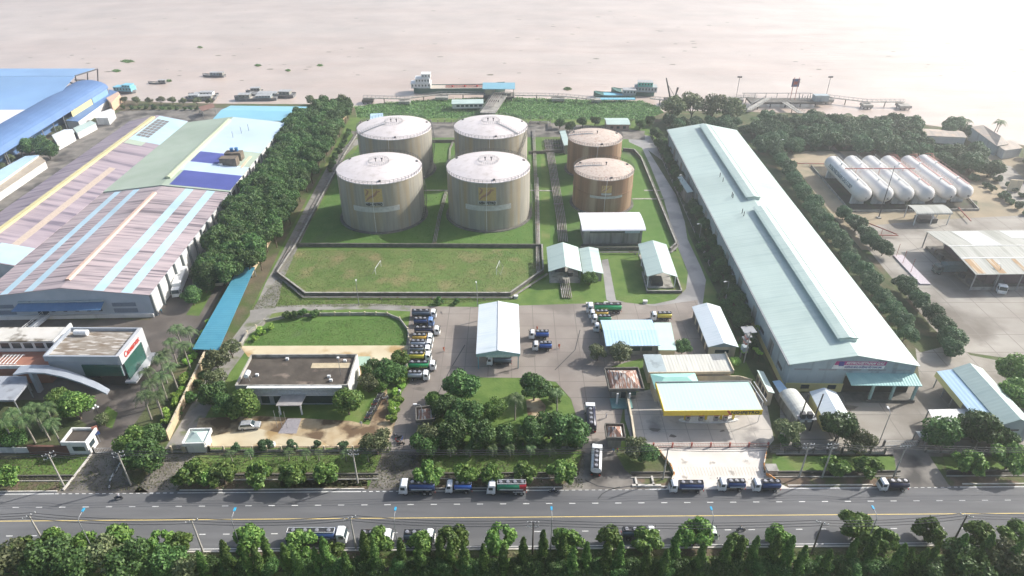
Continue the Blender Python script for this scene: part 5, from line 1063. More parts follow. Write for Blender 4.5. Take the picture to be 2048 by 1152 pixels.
T('long tanker with a pale body on the near side of the road behind trees', 695, 578, 1080, tank_c=c_navy, stripe=c_lsl, L=11.2, cap=M_white)
T('tanker with a brownish tank half hidden by a tree on the near road side', 786, 722, 1080, tank_c=plain('brown_tank_paint', (.25, .14, .1), .5))
T('grey tanker half hidden by a tree on the near road side', 870, 808, 1080, tank_c=c_slate)
T('dark tanker under the near trees right of the picture centre', 1310, 1242, 1074, tank_c=c_slate)
T('pale green cabbed tanker under the near trees facing right', 1432, 1375, 1074, tank_c=c_slate, cab=plain('pale_green_cab', (.6, .72, .6), .4))
for i, (a, xr, y, dct) in enumerate(((873, 824, 634, dict(tank_c=c_slate)), (868, 828, 650, dict(tank_c=c_navy, cab=M_bcab)), (880, 829, 668, dict(tank_c=c_dk, stripe=M_white)),
     (867, 825, 683, dict(tank_c=c_org)), (865, 822, 695, dict(tank_c=c_sil, marks=c_blue)), (862, 820, 707, dict(tank_c=c_slate)), (863, 818, 720, dict(tank_c=c_yel)), (872, 818, 738, dict(tank_c=c_gr2, marks=c_ye)), (859, 816, 758, dict(tank_c=c_sil)))):
    T(['dark grey tanker at the top of the parked column left of the apron', 'tanker with a blue cab, second from the top of the parked column', 'long dark tanker with a white stripe, third in the parked column',
       'ochre yellow tanker, fourth from the top of the parked column', 'silver tanker with blue slanted marks in the parked column', 'slate tanker between the silver and yellow ones in the parked column', 'bright yellow tanker above the green one in the parked column',
       'green tanker with lime slanted marks near the bottom of the parked column', 'silver tanker at the bottom of the parked column'][i], a, xr, y, **dct)
T('long green tanker with lime slanted marks at the top right of the apron', 1175, 1240, 624, tank_c=c_gr2, marks=c_ye, L=10)
T('ochre tanker just below the long green one', 1178, 1216, 635, tank_c=c_org); T('green tanker partly under the pale blue roof', 1183, 1222, 645, tank_c=c_green); T('yellow tanker mostly hidden by the pale blue roof', 1187, 1228, 662, tank_c=c_yel)
T('yellow tanker behind the workshop roof', 1301, 1342, 639, tank_c=c_yel)
T('upper of two blue tankers standing on the open apron', 1058, 1098, 676, tank_c=c_blue); T('lower of two blue tankers standing on the open apron', 1065, 1104, 699, tank_c=c_blue)
T('dark tanker being loaded under the near end of the canopy', 974, 1024, 728, tank_c=c_slate)
tanker('navy tanker driving in along the entrance lane', (1179, 822), (1182, 866), c_dk, L=8.2); tanker('white tanker turning in from the road at the entrance', (1193, 908), (1191, 950), M_white, L=7.6)
# lorries
def lorry(label, a, b, body, L, cab=None, hb=2.4, name='box_truck'):
    A, B = at(*a), at(*b); d = A - B; c = (A + B) / 2; o = thing(name, label, 'truck', (c.x, c.y, .03), math.atan2(d.y, d.x)); w_ = 2.4
    cabbox(o, 1.9, L / 2, w_, cab or M_cab, 2.9, .55); MB().box(-.3, 0, .6, L - .8, .9, .3).build('chassis', M_ch, o)
    MB().box(-1.1, 0, 1.0, L - 2.4, 2.45, hb).build('cargo_box', body, o); MB().box(-1.1, 0, 1.0 + hb, L - 2.5, 2.3, .06).build('box_roof', M_wall_w if body is M_cab else body, o)
    for x in (L / 2 - 1.3, -L / 2 + 1.2, -L / 2 + 2.5):
        for s in (-1, 1): wheel(o, x, s * .98, .5, .35)
lorry('white box truck beside the pink roofed warehouse wall', (352, 601), (374, 548), M_cab, 13, hb=2.6)
lorry('covered dark green truck coming out from under the filling hall', (1868, 546), (1925, 545), plain('tarpaulin_green', (.1, .16, .17), .8), 10, cab=plain('dark_green_cab', (.06, .1, .1), .4))
lorry('white cabbed truck facing the road below the filling hall', (2003, 592), (1985, 560), plain('grey_stake_body', (.16, .16, .16), .8), 8.5, name='flatbed_truck', hb=1.2)
A, B = at(438, 576), at(450, 549); d = A - B; c = (A + B) / 2; o = thing('bus', 'cream roofed minibus parked beside the blue canopy', 'bus', (c.x, c.y, .03), math.atan2(d.y, d.x))
MB().box(0, 0, .45, 7, 2.2, 2.2, 0, .94).build('body', plain('cream_paint', (.7, .64, .48), .4), o); MB().box(3.4, 0, 1.4, .15, 1.9, .95).build('windshield', M_gl, o)
for s in (-1, 1): MB().box(0, s * 1.07, 1.5, 6, .08, .7).build('side_windows', M_gl, o); wheel(o, 2.3, s * .95, .42); wheel(o, -2.3, s * .95, .42)
def car(label, a, b, m):
    A, B = at(*a), at(*b); d = A - B; c = (A + B) / 2; o = thing('parked_car', label, 'car', (c.x, c.y, .03), math.atan2(d.y, d.x))
    prof = [(-2.35, .35), (2.3, .35), (2.4, .75), (2.25, 1.0), (1.1, 1.15), (.45, 1.72), (-1.8, 1.76), (-2.3, 1.15), (-2.4, .7)]
    v = [(x, s * (.92 if z < 1.2 else .78), z) for s in (-1, 1) for x, z in prof]; n = len(prof)
    bo = MB().add(v, [tuple(range(n)), tuple(range(n, 2 * n))[::-1]] + [(i, n + i, n + (i + 1) % n, (i + 1) % n) for i in range(n)]).build('body', m, o); k = bo.modifiers.new('bevel', 'BEVEL'); k.width = .07; k.segments = 3
    MB().add([(1.14, -.74, 1.17), (1.14, .74, 1.17), (.5, .7, 1.69), (.5, -.7, 1.69)], [(0, 1, 2, 3)]).build('windshield', M_gl, bo)
    for s in (-1, 1):
        MB().add([(.95, s * .93, 1.18), (-2.0, s * .93, 1.18), (-1.75, s * .83, 1.62), (.4, s * .83, 1.62)], [(0, 1, 2, 3)]).build('side_window', M_gl, bo)
        MB().box(2.33, s * .65, .7, .12, .35, .18).build('headlight', M_lamp, bo); wheel(o, 1.5, s * .83, .36, .22); wheel(o, -1.5, s * .83, .36, .22)
    MB().box(2.36, 0, .4, .1, 1.7, .2).build('bumper', M_ch, bo)
car('silver estate car parked on the stained yard before the office', (522, 854), (480, 857), plain('silver_car_paint', (.55, .57, .6), .25, .4))

# ================================================================ PEOPLE
def person_mat(name, cloth, legs, hair=(.02, .018, .016), skin=(.38, .22, .15), cap=None):
    m = bpy.data.materials.new(name); m.use_nodes = True; n = m.node_tree.nodes; l = m.node_tree.links; p = n['Principled BSDF']; p.inputs['Roughness'].default_value = .8
    tc = n.new('ShaderNodeTexCoord'); sx = n.new('ShaderNodeSeparateXYZ'); l.new(tc.outputs['Object'], sx.inputs[0]); cr = n.new('ShaderNodeValToRGB'); cr.color_ramp.interpolation = 'CONSTANT'
    mr = n.new('ShaderNodeMapRange'); mr.inputs[2].default_value = 2; l.new(sx.outputs[2], mr.inputs[0]); l.new(mr.outputs[0], cr.inputs[0])
    e = cr.color_ramp.elements; e[0].color = (.02, .02, .02, 1); e[0].position = 0; e[1].position = .05; e[1].color = (*legs, 1)
    for pos, c in ((.47, cloth), (.735, skin), (.81, cap or hair)): q = e.new(pos); q.color = (*c, 1)
    l.new(cr.outputs[0], p.inputs['Base Color']); return m
def body_mesh(pose):
    J = {}; V = []; E_ = []; Rr = []
    def j(n, p, r, par=None):
        J[n] = len(V); V.append(p); Rr.append(r)
        if par: E_.append((J[par], J[n]))
    if pose == 'stand' or pose == 'walk':
        s = .22 if pose == 'walk' else .05
        j('pel', (0, 0, .95), .15); j('chest', (0, 0, 1.28), .165, 'pel'); j('neck', (0, 0, 1.47), .06, 'chest'); j('head', (.01, 0, 1.56), .085, 'neck'); j('top', (.01, 0, 1.66), .09, 'head')
        for k, y in (('l', .1), ('r', -.1)):
            f = s if k == 'l' else -s; j('hip' + k, (0, y, .88), .1, 'pel'); j('kn' + k, (f * .6, y, .5), .07, 'hip' + k); j('an' + k, (f, y, .09), .045, 'kn' + k); j('to' + k, (f + .17, y, .04), .04, 'an' + k)
            Y = y * 1.9; g = -f; j('sh' + k, (0, Y, 1.4), .07, 'chest'); j('el' + k, (g * .3, Y * 1.25, 1.13), .045, 'sh' + k); j('wr' + k, (g * .8 + .05, Y * 1.25, .88), .03, 'el' + k); j('pa' + k, (g * .9 + .06, Y * 1.25, .8), .035, 'wr' + k)
            for q in range(4): j('f%d' % q + k, (g * .9 + .03 + q * .022, Y * 1.25, .72 + abs(q - 1.5) * .008), .009, 'pa' + k)
            j('th' + k, (g * .9 + .11, Y * 1.2, .77), .01, 'pa' + k)
    else:   # riding, facing +x, seat at z .78
        j('pel', (-.15, 0, .88), .15); j('chest', (-.02, 0, 1.2), .165, 'pel'); j('neck', (.03, 0, 1.38), .06, 'chest'); j('head', (.06, 0, 1.47), .09, 'neck'); j('top', (.06, 0, 1.58), .11, 'head')
        for k, y in (('l', .12), ('r', -.12)):
            j('hip' + k, (-.1, y, .84), .1, 'pel'); j('kn' + k, (.3, y * 1.6, .78), .07, 'hip' + k); j('an' + k, (.12, y * 1.7, .36), .045, 'kn' + k); j('to' + k, (.28, y * 1.7, .32), .04, 'an' + k)
            j('sh' + k, (-.02, y * 1.6, 1.32), .07, 'chest'); j('el' + k, (.2, y * 2.2, 1.12), .045, 'sh' + k); j('wr' + k, (.42, y * 2.2, 1.04), .03, 'el' + k); j('pa' + k, (.48, y * 2.2, 1.03), .035, 'wr' + k)
            for q in range(4): j('f%d' % q + k, (.55, y * 2.2 + (q - 1.5) * .02, 1.0), .009, 'pa' + k)
            j('th' + k, (.49, y * 1.9, 1.0), .01, 'pa' + k)
    me = bpy.data.meshes.new('person_body'); me.from_pydata(V, E_, []); o = bpy.data.objects.new('t', me); COL.objects.link(o)
    sm = o.modifiers.new('s', 'SKIN'); 
    for i, v in enumerate(me.skin_vertices[0].data): v.radius = (Rr[i], Rr[i]); v.use_root = i == 0
    u = o.modifiers.new('u', 'SUBSURF'); u.levels = u.render_levels = 1
    bpy.context.view_layer.update(); r = bpy.data.meshes.new_from_object(o.evaluated_get(bpy.context.evaluated_depsgraph_get())); bpy.data.objects.remove(o)
    r.polygons.foreach_set('use_smooth', [True] * len(r.polygons)); return r
BODY = {k: body_mesh(k) for k in ('stand', 'walk', 'ride')}
def person(label, x, y, z, rz, cloth, legs, pose='stand', group=None, cap=None, parent=None):
    me = BODY[pose].copy(); me.materials.clear(); me.materials.append(person_mat('clothes', cloth, legs, cap=cap)); o = bpy.data.objects.new('person', me); COL.objects.link(o); o.location = (x, y, z); o.rotation_euler = (0, 0, rz)
    return tag(o, label, 'person', group)
def pp(label, px, cloth, legs, pose='stand', rz=0, **k): p = at(*px); return person(label, p.x, p.y, .04, rz, cloth, legs, pose, **k)
OR = (.55, .12, .04); NV = (.03, .05, .12); WH = (.6, .6, .6)
pp('person in orange overalls walking beside the parked tanker column', (888, 703), OR, OR, 'walk', 2.0, cap=WH)
pp('person in orange overalls standing behind the upper blue tanker', (1074, 662), OR, OR, 'stand', 1.0, cap=(.5, .1, .05))
pp('person in orange overalls right of the lower blue tanker', (1118, 697), OR, OR, 'walk', -1.5, cap=WH)
pp('person in a white shirt by the entrance lane below the guard house', (1212, 836), WH, NV, 'stand')
pp('person in a white shirt standing at the end of the motorbike row', (723, 853), WH, (.3, .28, .25), 'walk', 1.2)
pp('person in a blue shirt near the small gate house at the main entrance', (1226, 907), (.15, .3, .45), NV, 'walk', .4)
pp('person in red standing at the kerb of the main entrance', (1234, 906), (.5, .1, .08), NV, 'stand', .4)
for i, (x, y, c) in enumerate(((312, 628, (.2, .4, .2)), (318, 631, (.5, .5, .45)), (324, 627, (.1, .3, .35)))):
    pp(['person in a green shirt at the corner of the pink roofed warehouse', 'person in a pale shirt in the middle of the group at the warehouse corner', 'person in a teal shirt at the right of the group at the warehouse corner'][i], (x, y), c, NV, 'stand', i)
# ================================================================ MOTORBIKES
def bike(label, x, y, rz, m, group='motorbikes parked in a row'):
    o = thing('motorbike', label, 'motorbike', (x, y, .03), rz, group)
    for s, n_ in ((.62, 'front'), (-.62, 'rear')):
        t = MB(); t.ring((0, 0, 0), .26, .09, 18, .09); t.v = [(a + s, c - .045, b + .3) for a, b, c in t.v]; h = t.build('wheel', M_tyre, o); MB().cyl((s, -.03, .3), (s, .03, .3), .18, n=10).build('rim', M_rim, h)
    MB().ext([(-.75, .55), (-.3, .35), (.2, .32), (.45, .75), (.3, .85), (.1, .55), (-.3, .62), (-.8, .8)], -.12, .12, 'y').build('body', m, o)
    MB().box(-.3, 0, .72, .75, .24, .1, 0, .9).build('seat', M_ch, o); MB().cyl((.62, 0, .3), (.42, 0, .98), .04, n=6).build('fork', M_rim, o)
    MB().cyl((.4, -.32, 1.0), (.4, .32, 1.0), .025, n=6).build('handlebar', M_ch, o); MB().cyl((.48, 0, .85), (.56, 0, .85), .09, n=10).build('headlight', M_lamp, o); return o
mc = [plain('bike_' + n, c, .3) for n, c in (('black', (.02, .02, .02)), ('white', (.6, .6, .6)), ('blue', (.04, .08, .3)), ('red', (.4, .03, .03)), ('grey', (.2, .2, .22)))]
protos = [bike('parked motorbike in the double row beside the office trees', 0, 0, 0, m) for m in mc]
def place_bike(k, x, y, rz, label=None):
    o = protos[k] if not protos[k].get('used') else copy_tree(protos[k]); protos[k]['used'] = 1; o.location = (x, y, .03); o.rotation_euler = (0, 0, rz)
    if label: o['label'] = label
    return o
a, b = at(764, 790), at(735, 842)
for i in range(17):
    p = a + (b - a) * (i / 16); place_bike([0, 1, 4, 0, 1, 2, 0, 3][i % 8], p.x + random.uniform(-.1, .1), p.y, .25 + random.uniform(-.12, .12))
for i, (x, y) in enumerate(((772, 798), (775, 803), (793, 874), (798, 878), (803, 882), (796, 886), (802, 890))): p = at(x, y); place_bike([1, 0, 4, 0, 2, 3, 0][i], p.x, p.y, .5 + i)
for o in protos: del o['used']
for o in [q for q in bpy.data.objects if 'used' in q]: del o['used']
def rider(label, px, rz, m, cloth, hel):
    p = at(*px); bike(label.replace('RIDER', 'motorbike').split('|')[0], p.x, p.y, rz, m, None); person(label.split('|')[1], p.x - .15 * math.cos(rz), p.y - .15 * math.sin(rz), .03, rz, cloth, NV, 'ride', cap=hel)
rider('dark motorbike being ridden on the far left of the road|rider with a pale helmet on the dark motorbike at the far left', (238, 998), math.pi, mc[0], (.3, .3, .33), WH)
rider('red motorbike being ridden on the near carriageway at the left|rider in a white shirt on the red motorbike', (119, 1065), 0, mc[3], WH, (.5, .2, .2))
rider('motorbike at the kerb right of the green and red tanker|rider in a white shirt at the kerb right of the green tanker', (1106, 985), math.pi, mc[0], WH, (.1, .15, .3))
rider('motorbike being ridden on the near carriageway at the right|rider in grey on the near carriageway at the right', (1481, 1062), 0, mc[4], (.35, .33, .3), WH)

# ================================================================ RIVER: boats, jetties, plants
WZ = -1.4
M_hull_g = plain('dark_green_hull', (.03, .12, .1), .5); M_deck = mat('boat_deck', (.5, .45, .38), (.4, .35, .3), sc=1, rough=.8); M_hull_w = mat('weathered_hull', (.2, .2, .2), (.12, .12, .12), sc=.6, rough=.7); M_broof = mat('weathered_cabin_roof', (.42, .43, .43), (.25, .26, .27), sc=1.2, rough=.8); M_aq = plain('aqua_paint', (.2, .5, .62), .5)
def boat(label, a, b, wd, hull, h=1.4, cabins=(), deck=None, flip=1, group='boats on the river', tower=True):
    A, B = at(*a, WZ), at(*b, WZ); d = A - B; L = d.length; c = (A + B) / 2; o = thing('boat', label, 'boat', (c.x, c.y, WZ), math.atan2(d.y, d.x), group)
    N = 14; vs = []
    for i in range(N + 1):
        t = i / N; x = -L / 2 + L * t; bw = wd / 2 * (1 if t < .75 else math.sqrt(max(0.003, 1 - ((t - .75) / .25) ** 2))) * (.8 + .2 * min(1, t / .08)); sh_ = h + (max(0, t - .7) / .3) ** 2 * h * .7 + max(0, .15 - t) * 2
        vs += [(x, 0, -.5), (x, bw * .75, -.3), (x, bw, sh_), (x, bw * .93, sh_), (x, bw * .9, sh_ - .3), (x, -bw * .9, sh_ - .3), (x, -bw * .93, sh_), (x, -bw, sh_), (x, -bw * .75, -.3)]
    m = 9; fs = [(i * m + k, (i + 1) * m + k, (i + 1) * m + (k + 1) % m, i * m + (k + 1) % m) for i in range(N) for k in range(m)] + [tuple(range(m)), tuple(N * m + k for k in range(m))[::-1]]
    MB().add(vs, fs).build('hull', hull, o); MB().box(-L * .08, 0, h - .28, L * .68, wd * .78, .08).build('deck', deck or M_deck, o)
    for (x, l_, w2, z0, hh, m_) in cabins:
        c_ = MB().box(x * L, 0, h + z0, l_, w2, hh).build('cabin', m_, o); MB().box(x * L, 0, h + z0 + hh, l_ + .5, w2 + .5, .12).build('cabin_roof', M_aq if m_ is M_aq else (M_white if m_ is M_white else M_broof), c_)
        n = max(2, int(l_ / 1.6))
        for k in range(n):
            for s in (-1, 1): MB().box(x * L - l_ / 2 + (k + .5) * l_ / n, s * w2 / 2, h + z0 + hh * .4, .7, .08, hh * .4).build('window', M_gl, c_)
    return o
o = boat('long river tanker ship with a tall white deckhouse at its left end', (1010, 182), (829, 184), 9, M_hull_g, 3.0, [(-.42, 11, 7, 0, 2.6, M_white), (-.40, 8, 6.4, 2.7, 2.5, M_white), (-.36, 5, 5, 5.3, 2.2, M_white)])
L = 50
for y in (-2, 0, 2): MB().cyl((-8, y, 3.0), (24, y, 3.0), .15, n=6).build('deck_pipe', M_red, o)
for x in (-4, 3, 10, 17): MB().cyl((x, 0, 2.7), (x, 0, 3.6), .6, n=12).build('hatch', M_red, o)
boat('green hulled tanker barge moored in front at the right jetty', (1187, 193), (1270, 194), 7, M_hull_g, 1.8, [(-.35, 7, 5, 0, 2.6, M_wall_g)], M_aq)
boat('green hulled ship with turquoise deckhouse behind the barge', (1222, 188), (1307, 190), 8, M_hull_g, 2.2, [(-.3, 12, 6, 0, 2.8, M_wall_g), (-.28, 8, 5, 2.9, 2.3, plain('turquoise_deckhouse', (.1, .5, .42), .5))])
boat('motor boat heading left far out on the river', (406, 152), (450, 154), 4, M_hull_w, 1.0, [(-.1, 6, 2.6, 0, 1.6, M_wall_g), (-.35, 3, 2.4, 0, 1.8, M_wall_gr)])
boat('small dark boat left of the motor boat on the open river', (297, 167), (333, 167), 3, M_hull_w, .8, [(-.3, 4, 2, 0, 1.3, M_wall_gr)])
boat('aqua roofed wooden boat moored by the blue lean-to', (272, 186), (232, 184), 6, M_hull_w, 1.2, [(0, 11, 4.6, 0, 2.2, M_aq), (.2, 5, 4, 2.3, 1.2, M_aq)])
boat('pair of work boats behind the riverside shrubs, nearer one', (372, 201), (432, 199), 6, M_hull_w, 1.3, [(-.1, 9, 4, 0, 1.2, M_wall_gr), (.2, 5, 3.5, 0, 1.8, M_wall_g)])
boat('white cabbed work boat just beyond the shrubs', (378, 193), (436, 193), 5, M_hull_w, 1.2, [(-.15, 7, 3.4, 0, 1.5, M_wall_w), (.15, 4, 3, 0, .8, M_wall_gr)])
boat('leftmost of the three grey barges moored together', (470, 200), (555, 199), 6, M_hull_w, 1.5, [(.25, 6, 4, 0, 1.8, M_wall_gr), (-.2, 8, 4.4, 0, 1.2, M_wall_g)])
boat('middle grey barge with a cluttered deck', (500, 192), (590, 194), 7, M_hull_w, 1.6, [(-.3, 6, 4, 0, 1.8, M_wall_gr), (.1, 10, 4, 0, .7, M_wall_g)])
boat('small grey boat lying outside the moored barges', (492, 186), (526, 185), 4, M_hull_w, 1.1, [(-.1, 5, 3, 0, 1.8, M_wall_gr)])
# jetties
def dolphin(label, px, sx, sy, h=2.2, m=None, pole=0):
    p = at(*px, 1); o = thing('mooring_dolphin', label, 'mooring platform', (p.x, p.y, WZ), 0, 'mooring platforms of the jetties'); MB().box(0, 0, .9, sx, sy, h - .9).build('cap', m or M_conc, o); k = 0
    for x in (-.38, 0, .38):
        for y in (-.35, .35): MB().cyl((x * sx, y * sy, -1), (x * sx, y * sy, .88), .3, n=8).build('pile', M_conc_d, o)
    if pole: MB().cyl((0, 0, h), (0, 0, h + pole), .12, n=6).build('lamp_pole', M_dsteel, o); MB().box(0, 0, h + pole, 2.4, .5, .7).build('lamp_head', M_dsteel, o)
def catwalk(label, line, w_=1.4, z=1.6, rail=True, m=None):
    P = [at(*p, z) for p in line]; c = sum(P, Vector((0, 0))) / len(P); o = thing('catwalk', label, 'catwalk', (c.x, c.y, WZ), 0, 'catwalks of the jetties'); mb = MB(); r = MB()
    for a, b in zip(P, P[1:]):
        d = b - a; q = (a + b) / 2 - c; an = math.atan2(d.y, d.x); mb.box(q.x, q.y, z - WZ - .3, d.length, w_, .3, an); nv = Vector((-d.y, d.x)).normalized() * w_ / 2
        if rail:
            for s in (-1, 1):
                A, B = a - c + nv * s, b - c + nv * s; r.cyl((A.x, A.y, z - WZ + 1.1), (B.x, B.y, z - WZ + 1.1), .07, n=4)
                n = max(2, int(d.length / 2.2))
                for k in range(n + 1): q2 = A + (B - A) * k / n; r.box(q2.x, q2.y, z - WZ, .09, .09, 1.1)
        for k in range(max(1, int(d.length / 15))): q2 = a + d * (k + .5) / max(1, int(d.length / 15)) - c; MB().cyl((q2.x, q2.y, -1), (q2.x, q2.y, z - WZ - .3), .25, n=8).build('pile', M_conc_d, o)
    mb.build('deck', m or M_conc, o); 
    if rail: r.build('railing', M_steel, o)
dolphin('brown wooden mooring platform at the far left of the jetty', (736, 197), 6, 5, m=M_conc_d); dolphin('small mooring platform between catwalk and reeds', (809, 200), 6, 4); dolphin('pale mooring platform left of the jetty roof', (884, 191), 7, 6)
dolphin('mooring platform right of the jetty roof with a thin pole', (1116, 194), 7, 5); dolphin('mooring platform with a lamp left of the right jetty', (1472, 197), 7, 5, 2.6, pole=11); dolphin('mooring platform with a lamp right of the right jetty', (1651, 197), 7.5, 5, 2.6, pole=11)
dolphin('open piled mooring platform on the right river side', (1734, 207), 5, 5); dolphin('rightmost mooring platform of the right jetty', (1808, 208), 6, 6); dolphin('pontoon end under the moored barge', (1192, 197), 5, 4)
catwalk('catwalk running left from the jetty roof', [(727, 195), (809, 197), (884, 187), (968, 188)]); catwalk('catwalk between the jetty roof and the green barge', [(1030, 190), (1116, 191), (1190, 198)])
catwalk('blue grey pontoon beside the green barge', [(1190, 197), (1270, 197)], 3.5, .4, True, M_aq)
catwalk('low catwalk along the trees towards the right jetty', [(1300, 196), (1340, 201), (1420, 204), (1474, 195), (1512, 193)]); catwalk('catwalk from the right jetty to the last platform', [(1626, 193), (1651, 193), (1734, 203), (1808, 203)])
catwalk('left access bridge of the right jetty', [(1495, 220), (1537, 196)], 3); catwalk('right access bridge of the right jetty', [(1569, 204), (1602, 226)], 3); catwalk('access bridge from the depot to the jetty roof', [(975, 226), (1000, 190)], 8, 1.6, True)
p = at(998, 190, 1); o = thing('jetty_shelter', 'blue roofed shelter on the main jetty platform', 'shelter', (p.x, p.y, WZ)); MB().box(0, 0, 1.8, 17, 9, .9).build('platform', M_conc_d, o)
MB().ext([(-6, 7.4), (0, 9.2), (6, 7.4), (6, 7.2), (0, 9.0), (-6, 7.2)], -8.8, 8.8, 'x').build('roof', plain('blue_jetty_roof', (.24, .48, .58), .5), o)
for x in (-8, -3, 3, 8):
    for y in (-4, 4): MB().box(x, y, 2.7, .25, .25, 4.5).build('post', M_steel, o)
for x in (-7, 0, 7):
    for y in (-3.5, 3.5): MB().cyl((x, y, -1), (x, y, 1.8), .35, n=8).build('pile', M_conc_d, o)
MB().box(-5, 1, 2.7, 5, 4, 2.6).build('cabin', M_wall_c, o); MB().box(4, -1, 2.7, 5, 3, 1.4).build('pipe_manifold', M_pipe, o)
F = frame((903, 208), (967, 207), (905, 199), 2.6); o, W_, D_ = bld('reed_hut', 'long hut with a pale green roof among the river plants', 'hut', F, 2.6, .6, M_wall_w, M_roof_g, axis='w')
for i in range(6): opening(o, 'window', W_, D_, .4, 'n', -W_ * .3 + i * W_ * .14, .9, 1.6, 1.0, M_gl)
p = at(1568, 202, 1); o = thing('jetty_platform', 'broad working platform of the right jetty with a green cabin', 'jetty', (p.x, p.y, WZ)); MB().box(0, 0, 1.9, 38, 8, 1).build('deck', M_conc_d, o); MB().box(19, -.5, 2.9, 7.5, 4, 3).build('cabin', M_wall_g, o)
MB().box(-3, 3.5, 5.5, 38, .2, .25).build('pipe_gantry', M_steel, o)
for x in range(-21, 17, 6): MB().box(x, 3.5, 2.9, .2, .2, 2.6).build('post', M_steel, o)
for x in range(-16, 18, 8):
    for y in (-3, 3): MB().cyl((x, y, -1), (x, y, 1.9), .35, n=8).build('pile', M_conc_d, o)
for i in range(5): MB().cyl((8 + i * 1.4, 0, 2.9), (8 + i * 1.4, 0, 5 + i % 2), .2, n=6).build('valve_stack', M_steel, o)
for x, lb in ((1580, 'left'), (1589, 'right')):
    p = at(x, 200, 1.5); q = thing('flag_pole', 'tall %s pole carrying the dark banner on the right jetty' % lb, 'pole', (p.x, p.y, 1.5)); MB().cyl((0, 0, 0), (0, 0, 12), .16, n=6).build('pole', M_ro, q)
p = at(1584.5, 200, 1.5); MBb = MB().box(p.x, p.y + .2, 8.5, 4.0, .1, 4.2); o = single(MBb, 'hanging_banner', plain('navy_banner', (.08, .1, .25), .7), 'navy banner with red centre hung between two poles', 'banner'); MB().box(0, -.08, 1.2, 1.8, .05, 1.6).build('red_emblem', M_red, o)
p = at(1340, 203, 0); o = thing('river_crane', 'rusty slanting crane boom standing by the river trees', 'crane', (p.x, p.y, WZ)); MB().box(0, 0, 0, 6, 6, 3).build('base', M_conc_d, o); MB().cyl((0, 0, 3), (-3.5, 0, 14), .55, .3, 6).cyl((3, 0, 3), (-3.2, 0, 12), .12, n=5).build('boom', M_dsteel, o); MB().cyl((2.2, 0, 3), (3.4, 0, 9), .3, .6, 6).build('hopper', M_dsteel, o)
# ================================================================ FENCES, POLES, WIRES
wallrun('boundary_wall', 'cream boundary wall running from the road gate to the river', 'wall', [(338, 880), (366, 820), (395, 757), (440, 660), (480, 590), (520, 521), (560, 450), (600, 380), (640, 310), (675, 258), (705, 213)], 2.3, .3, mat('cream_boundary_wall', (.58, .47, .3), (.5, .4, .26), sc=.5, c3=(.26, .18, .12), sc3=.4, st3=(1, 1, .3), th3=(.52, .66), rough=.9), post=3.2, cap=M_wall_c)
M_bar = plain('dark_fence_bars', (.05, .05, .05), .6)
def fence(label, a, b, h=1.6, gap=3.2, base=.5, pm=None, barm=None, name='front_fence'):
    A, B = at(*a), at(*b); d = B - A; c = (A + B) / 2; o = thing(name, label, 'fence', (c.x, c.y, 0), math.atan2(d.y, d.x)); L = d.length
    MB().box(0, 0, 0, L, .22, base).build('base_wall', M_conc, o); mb = MB()
    for z in (base + .1, h - .12): mb.box(0, 0, z, L, .05, .05)
    n = int(L / .35)
    for i in range(n): mb.box(-L / 2 + (i + .5) * L / n, 0, base, .035, .035, h - base)
    mb.build('bars', barm or M_bar, o); k = max(1, round(L / gap))
    for i in range(min(k + 1, 99)): MB().box(-L / 2 + i * L / k, 0, 0, .35, .35, h + .15).build('post', pm or M_wall_c, o)
fence('cream posted front fence below the office yard', (420, 903), (764, 903)); fence('dark front fence in the shade below the round lawn', (840, 901), (1163, 896), pm=M_conc_d)
fence('front fence between the filling station and the gas compound', (1540, 905), (1768, 907), pm=M_conc_d); fence('front fence below the trees at the right edge', (1850, 904), (2300, 912), pm=M_conc_d)
fence('old closed gate wall beside the white lodge', (322, 905), (368, 905), 1.8); fence('brown barred fence behind the lower white lodge wall', (372, 903), (420, 903), 1.7, base=1.2)
fence('red railing along the front of the filling station', (1268, 895), (1535, 894), 1.2, 4.5, .05, pm=M_ro, barm=M_ro, name='red_railing')
fence('white sliding gate of the gas compound', (1766, 892), (1834, 892), 1.6, 9, .1, pm=M_dsteel, barm=M_white, name='sliding_gate'); fence('white folding gate beside the left guard house', (190, 906), (242, 905), 1.5, 9, .05, pm=M_conc_d, barm=M_white, name='folding_gate')
fence('grey closed gate behind the dirty driveway', (766, 903), (838, 902), 1.7, 9, .1, pm=M_conc, barm=M_steel, name='closed_gate')
fence('white posted garden railing left of the parked tankers', (812, 740), (786, 843), 1.3, 3, .3, pm=M_wall_w, name='garden_railing')
fence('green yard fence behind the floating plants', (722, 246), (960, 246), 1.6, 3.4, .1, pm=M_conc, name='river_fence')
fence('low fence along the wet road beside the warehouse trees', (1300, 265), (1425, 545), 1.0, 6, .2, pm=M_conc, name='roadside_fence')
wallrun('orange_railing', 'orange and white curved railing on the left of the ramp', 'railing', [(1312, 898), (1340, 932), (1348, 952), (1338, 975)], .9, .2, mat('orange_white_paint', (.6, .25, .06), (.65, .6, .5), sc=1.2, lo=.48, hi=.52)); wallrun('orange_railing', 'orange and white curved railing on the right of the ramp', 'railing', [(1534, 896), (1527, 932), (1534, 952), (1556, 968)], .9, .2, MATS['orange_white_paint'])
wallrun('kerb_wall', 'white painted kerb on the left side of the left driveway', 'kerb', [(183, 910), (148, 955), (128, 980)], .35, .35, M_kerb); wallrun('kerb_wall', 'dashed black and white kerb on the right of the left driveway', 'kerb', [(243, 926), (222, 958), (219, 978)], .35, .3, mat('striped_kerb', (.65, .65, .62), (.08, .08, .08), sc=1.6, lo=.49, hi=.51))
M_pole = mat('pole_concrete', (.4, .38, .34), (.33, .31, .28), sc=.8, rough=.9); M_dpole = plain('dark_pole', (.12, .1, .09), .8)
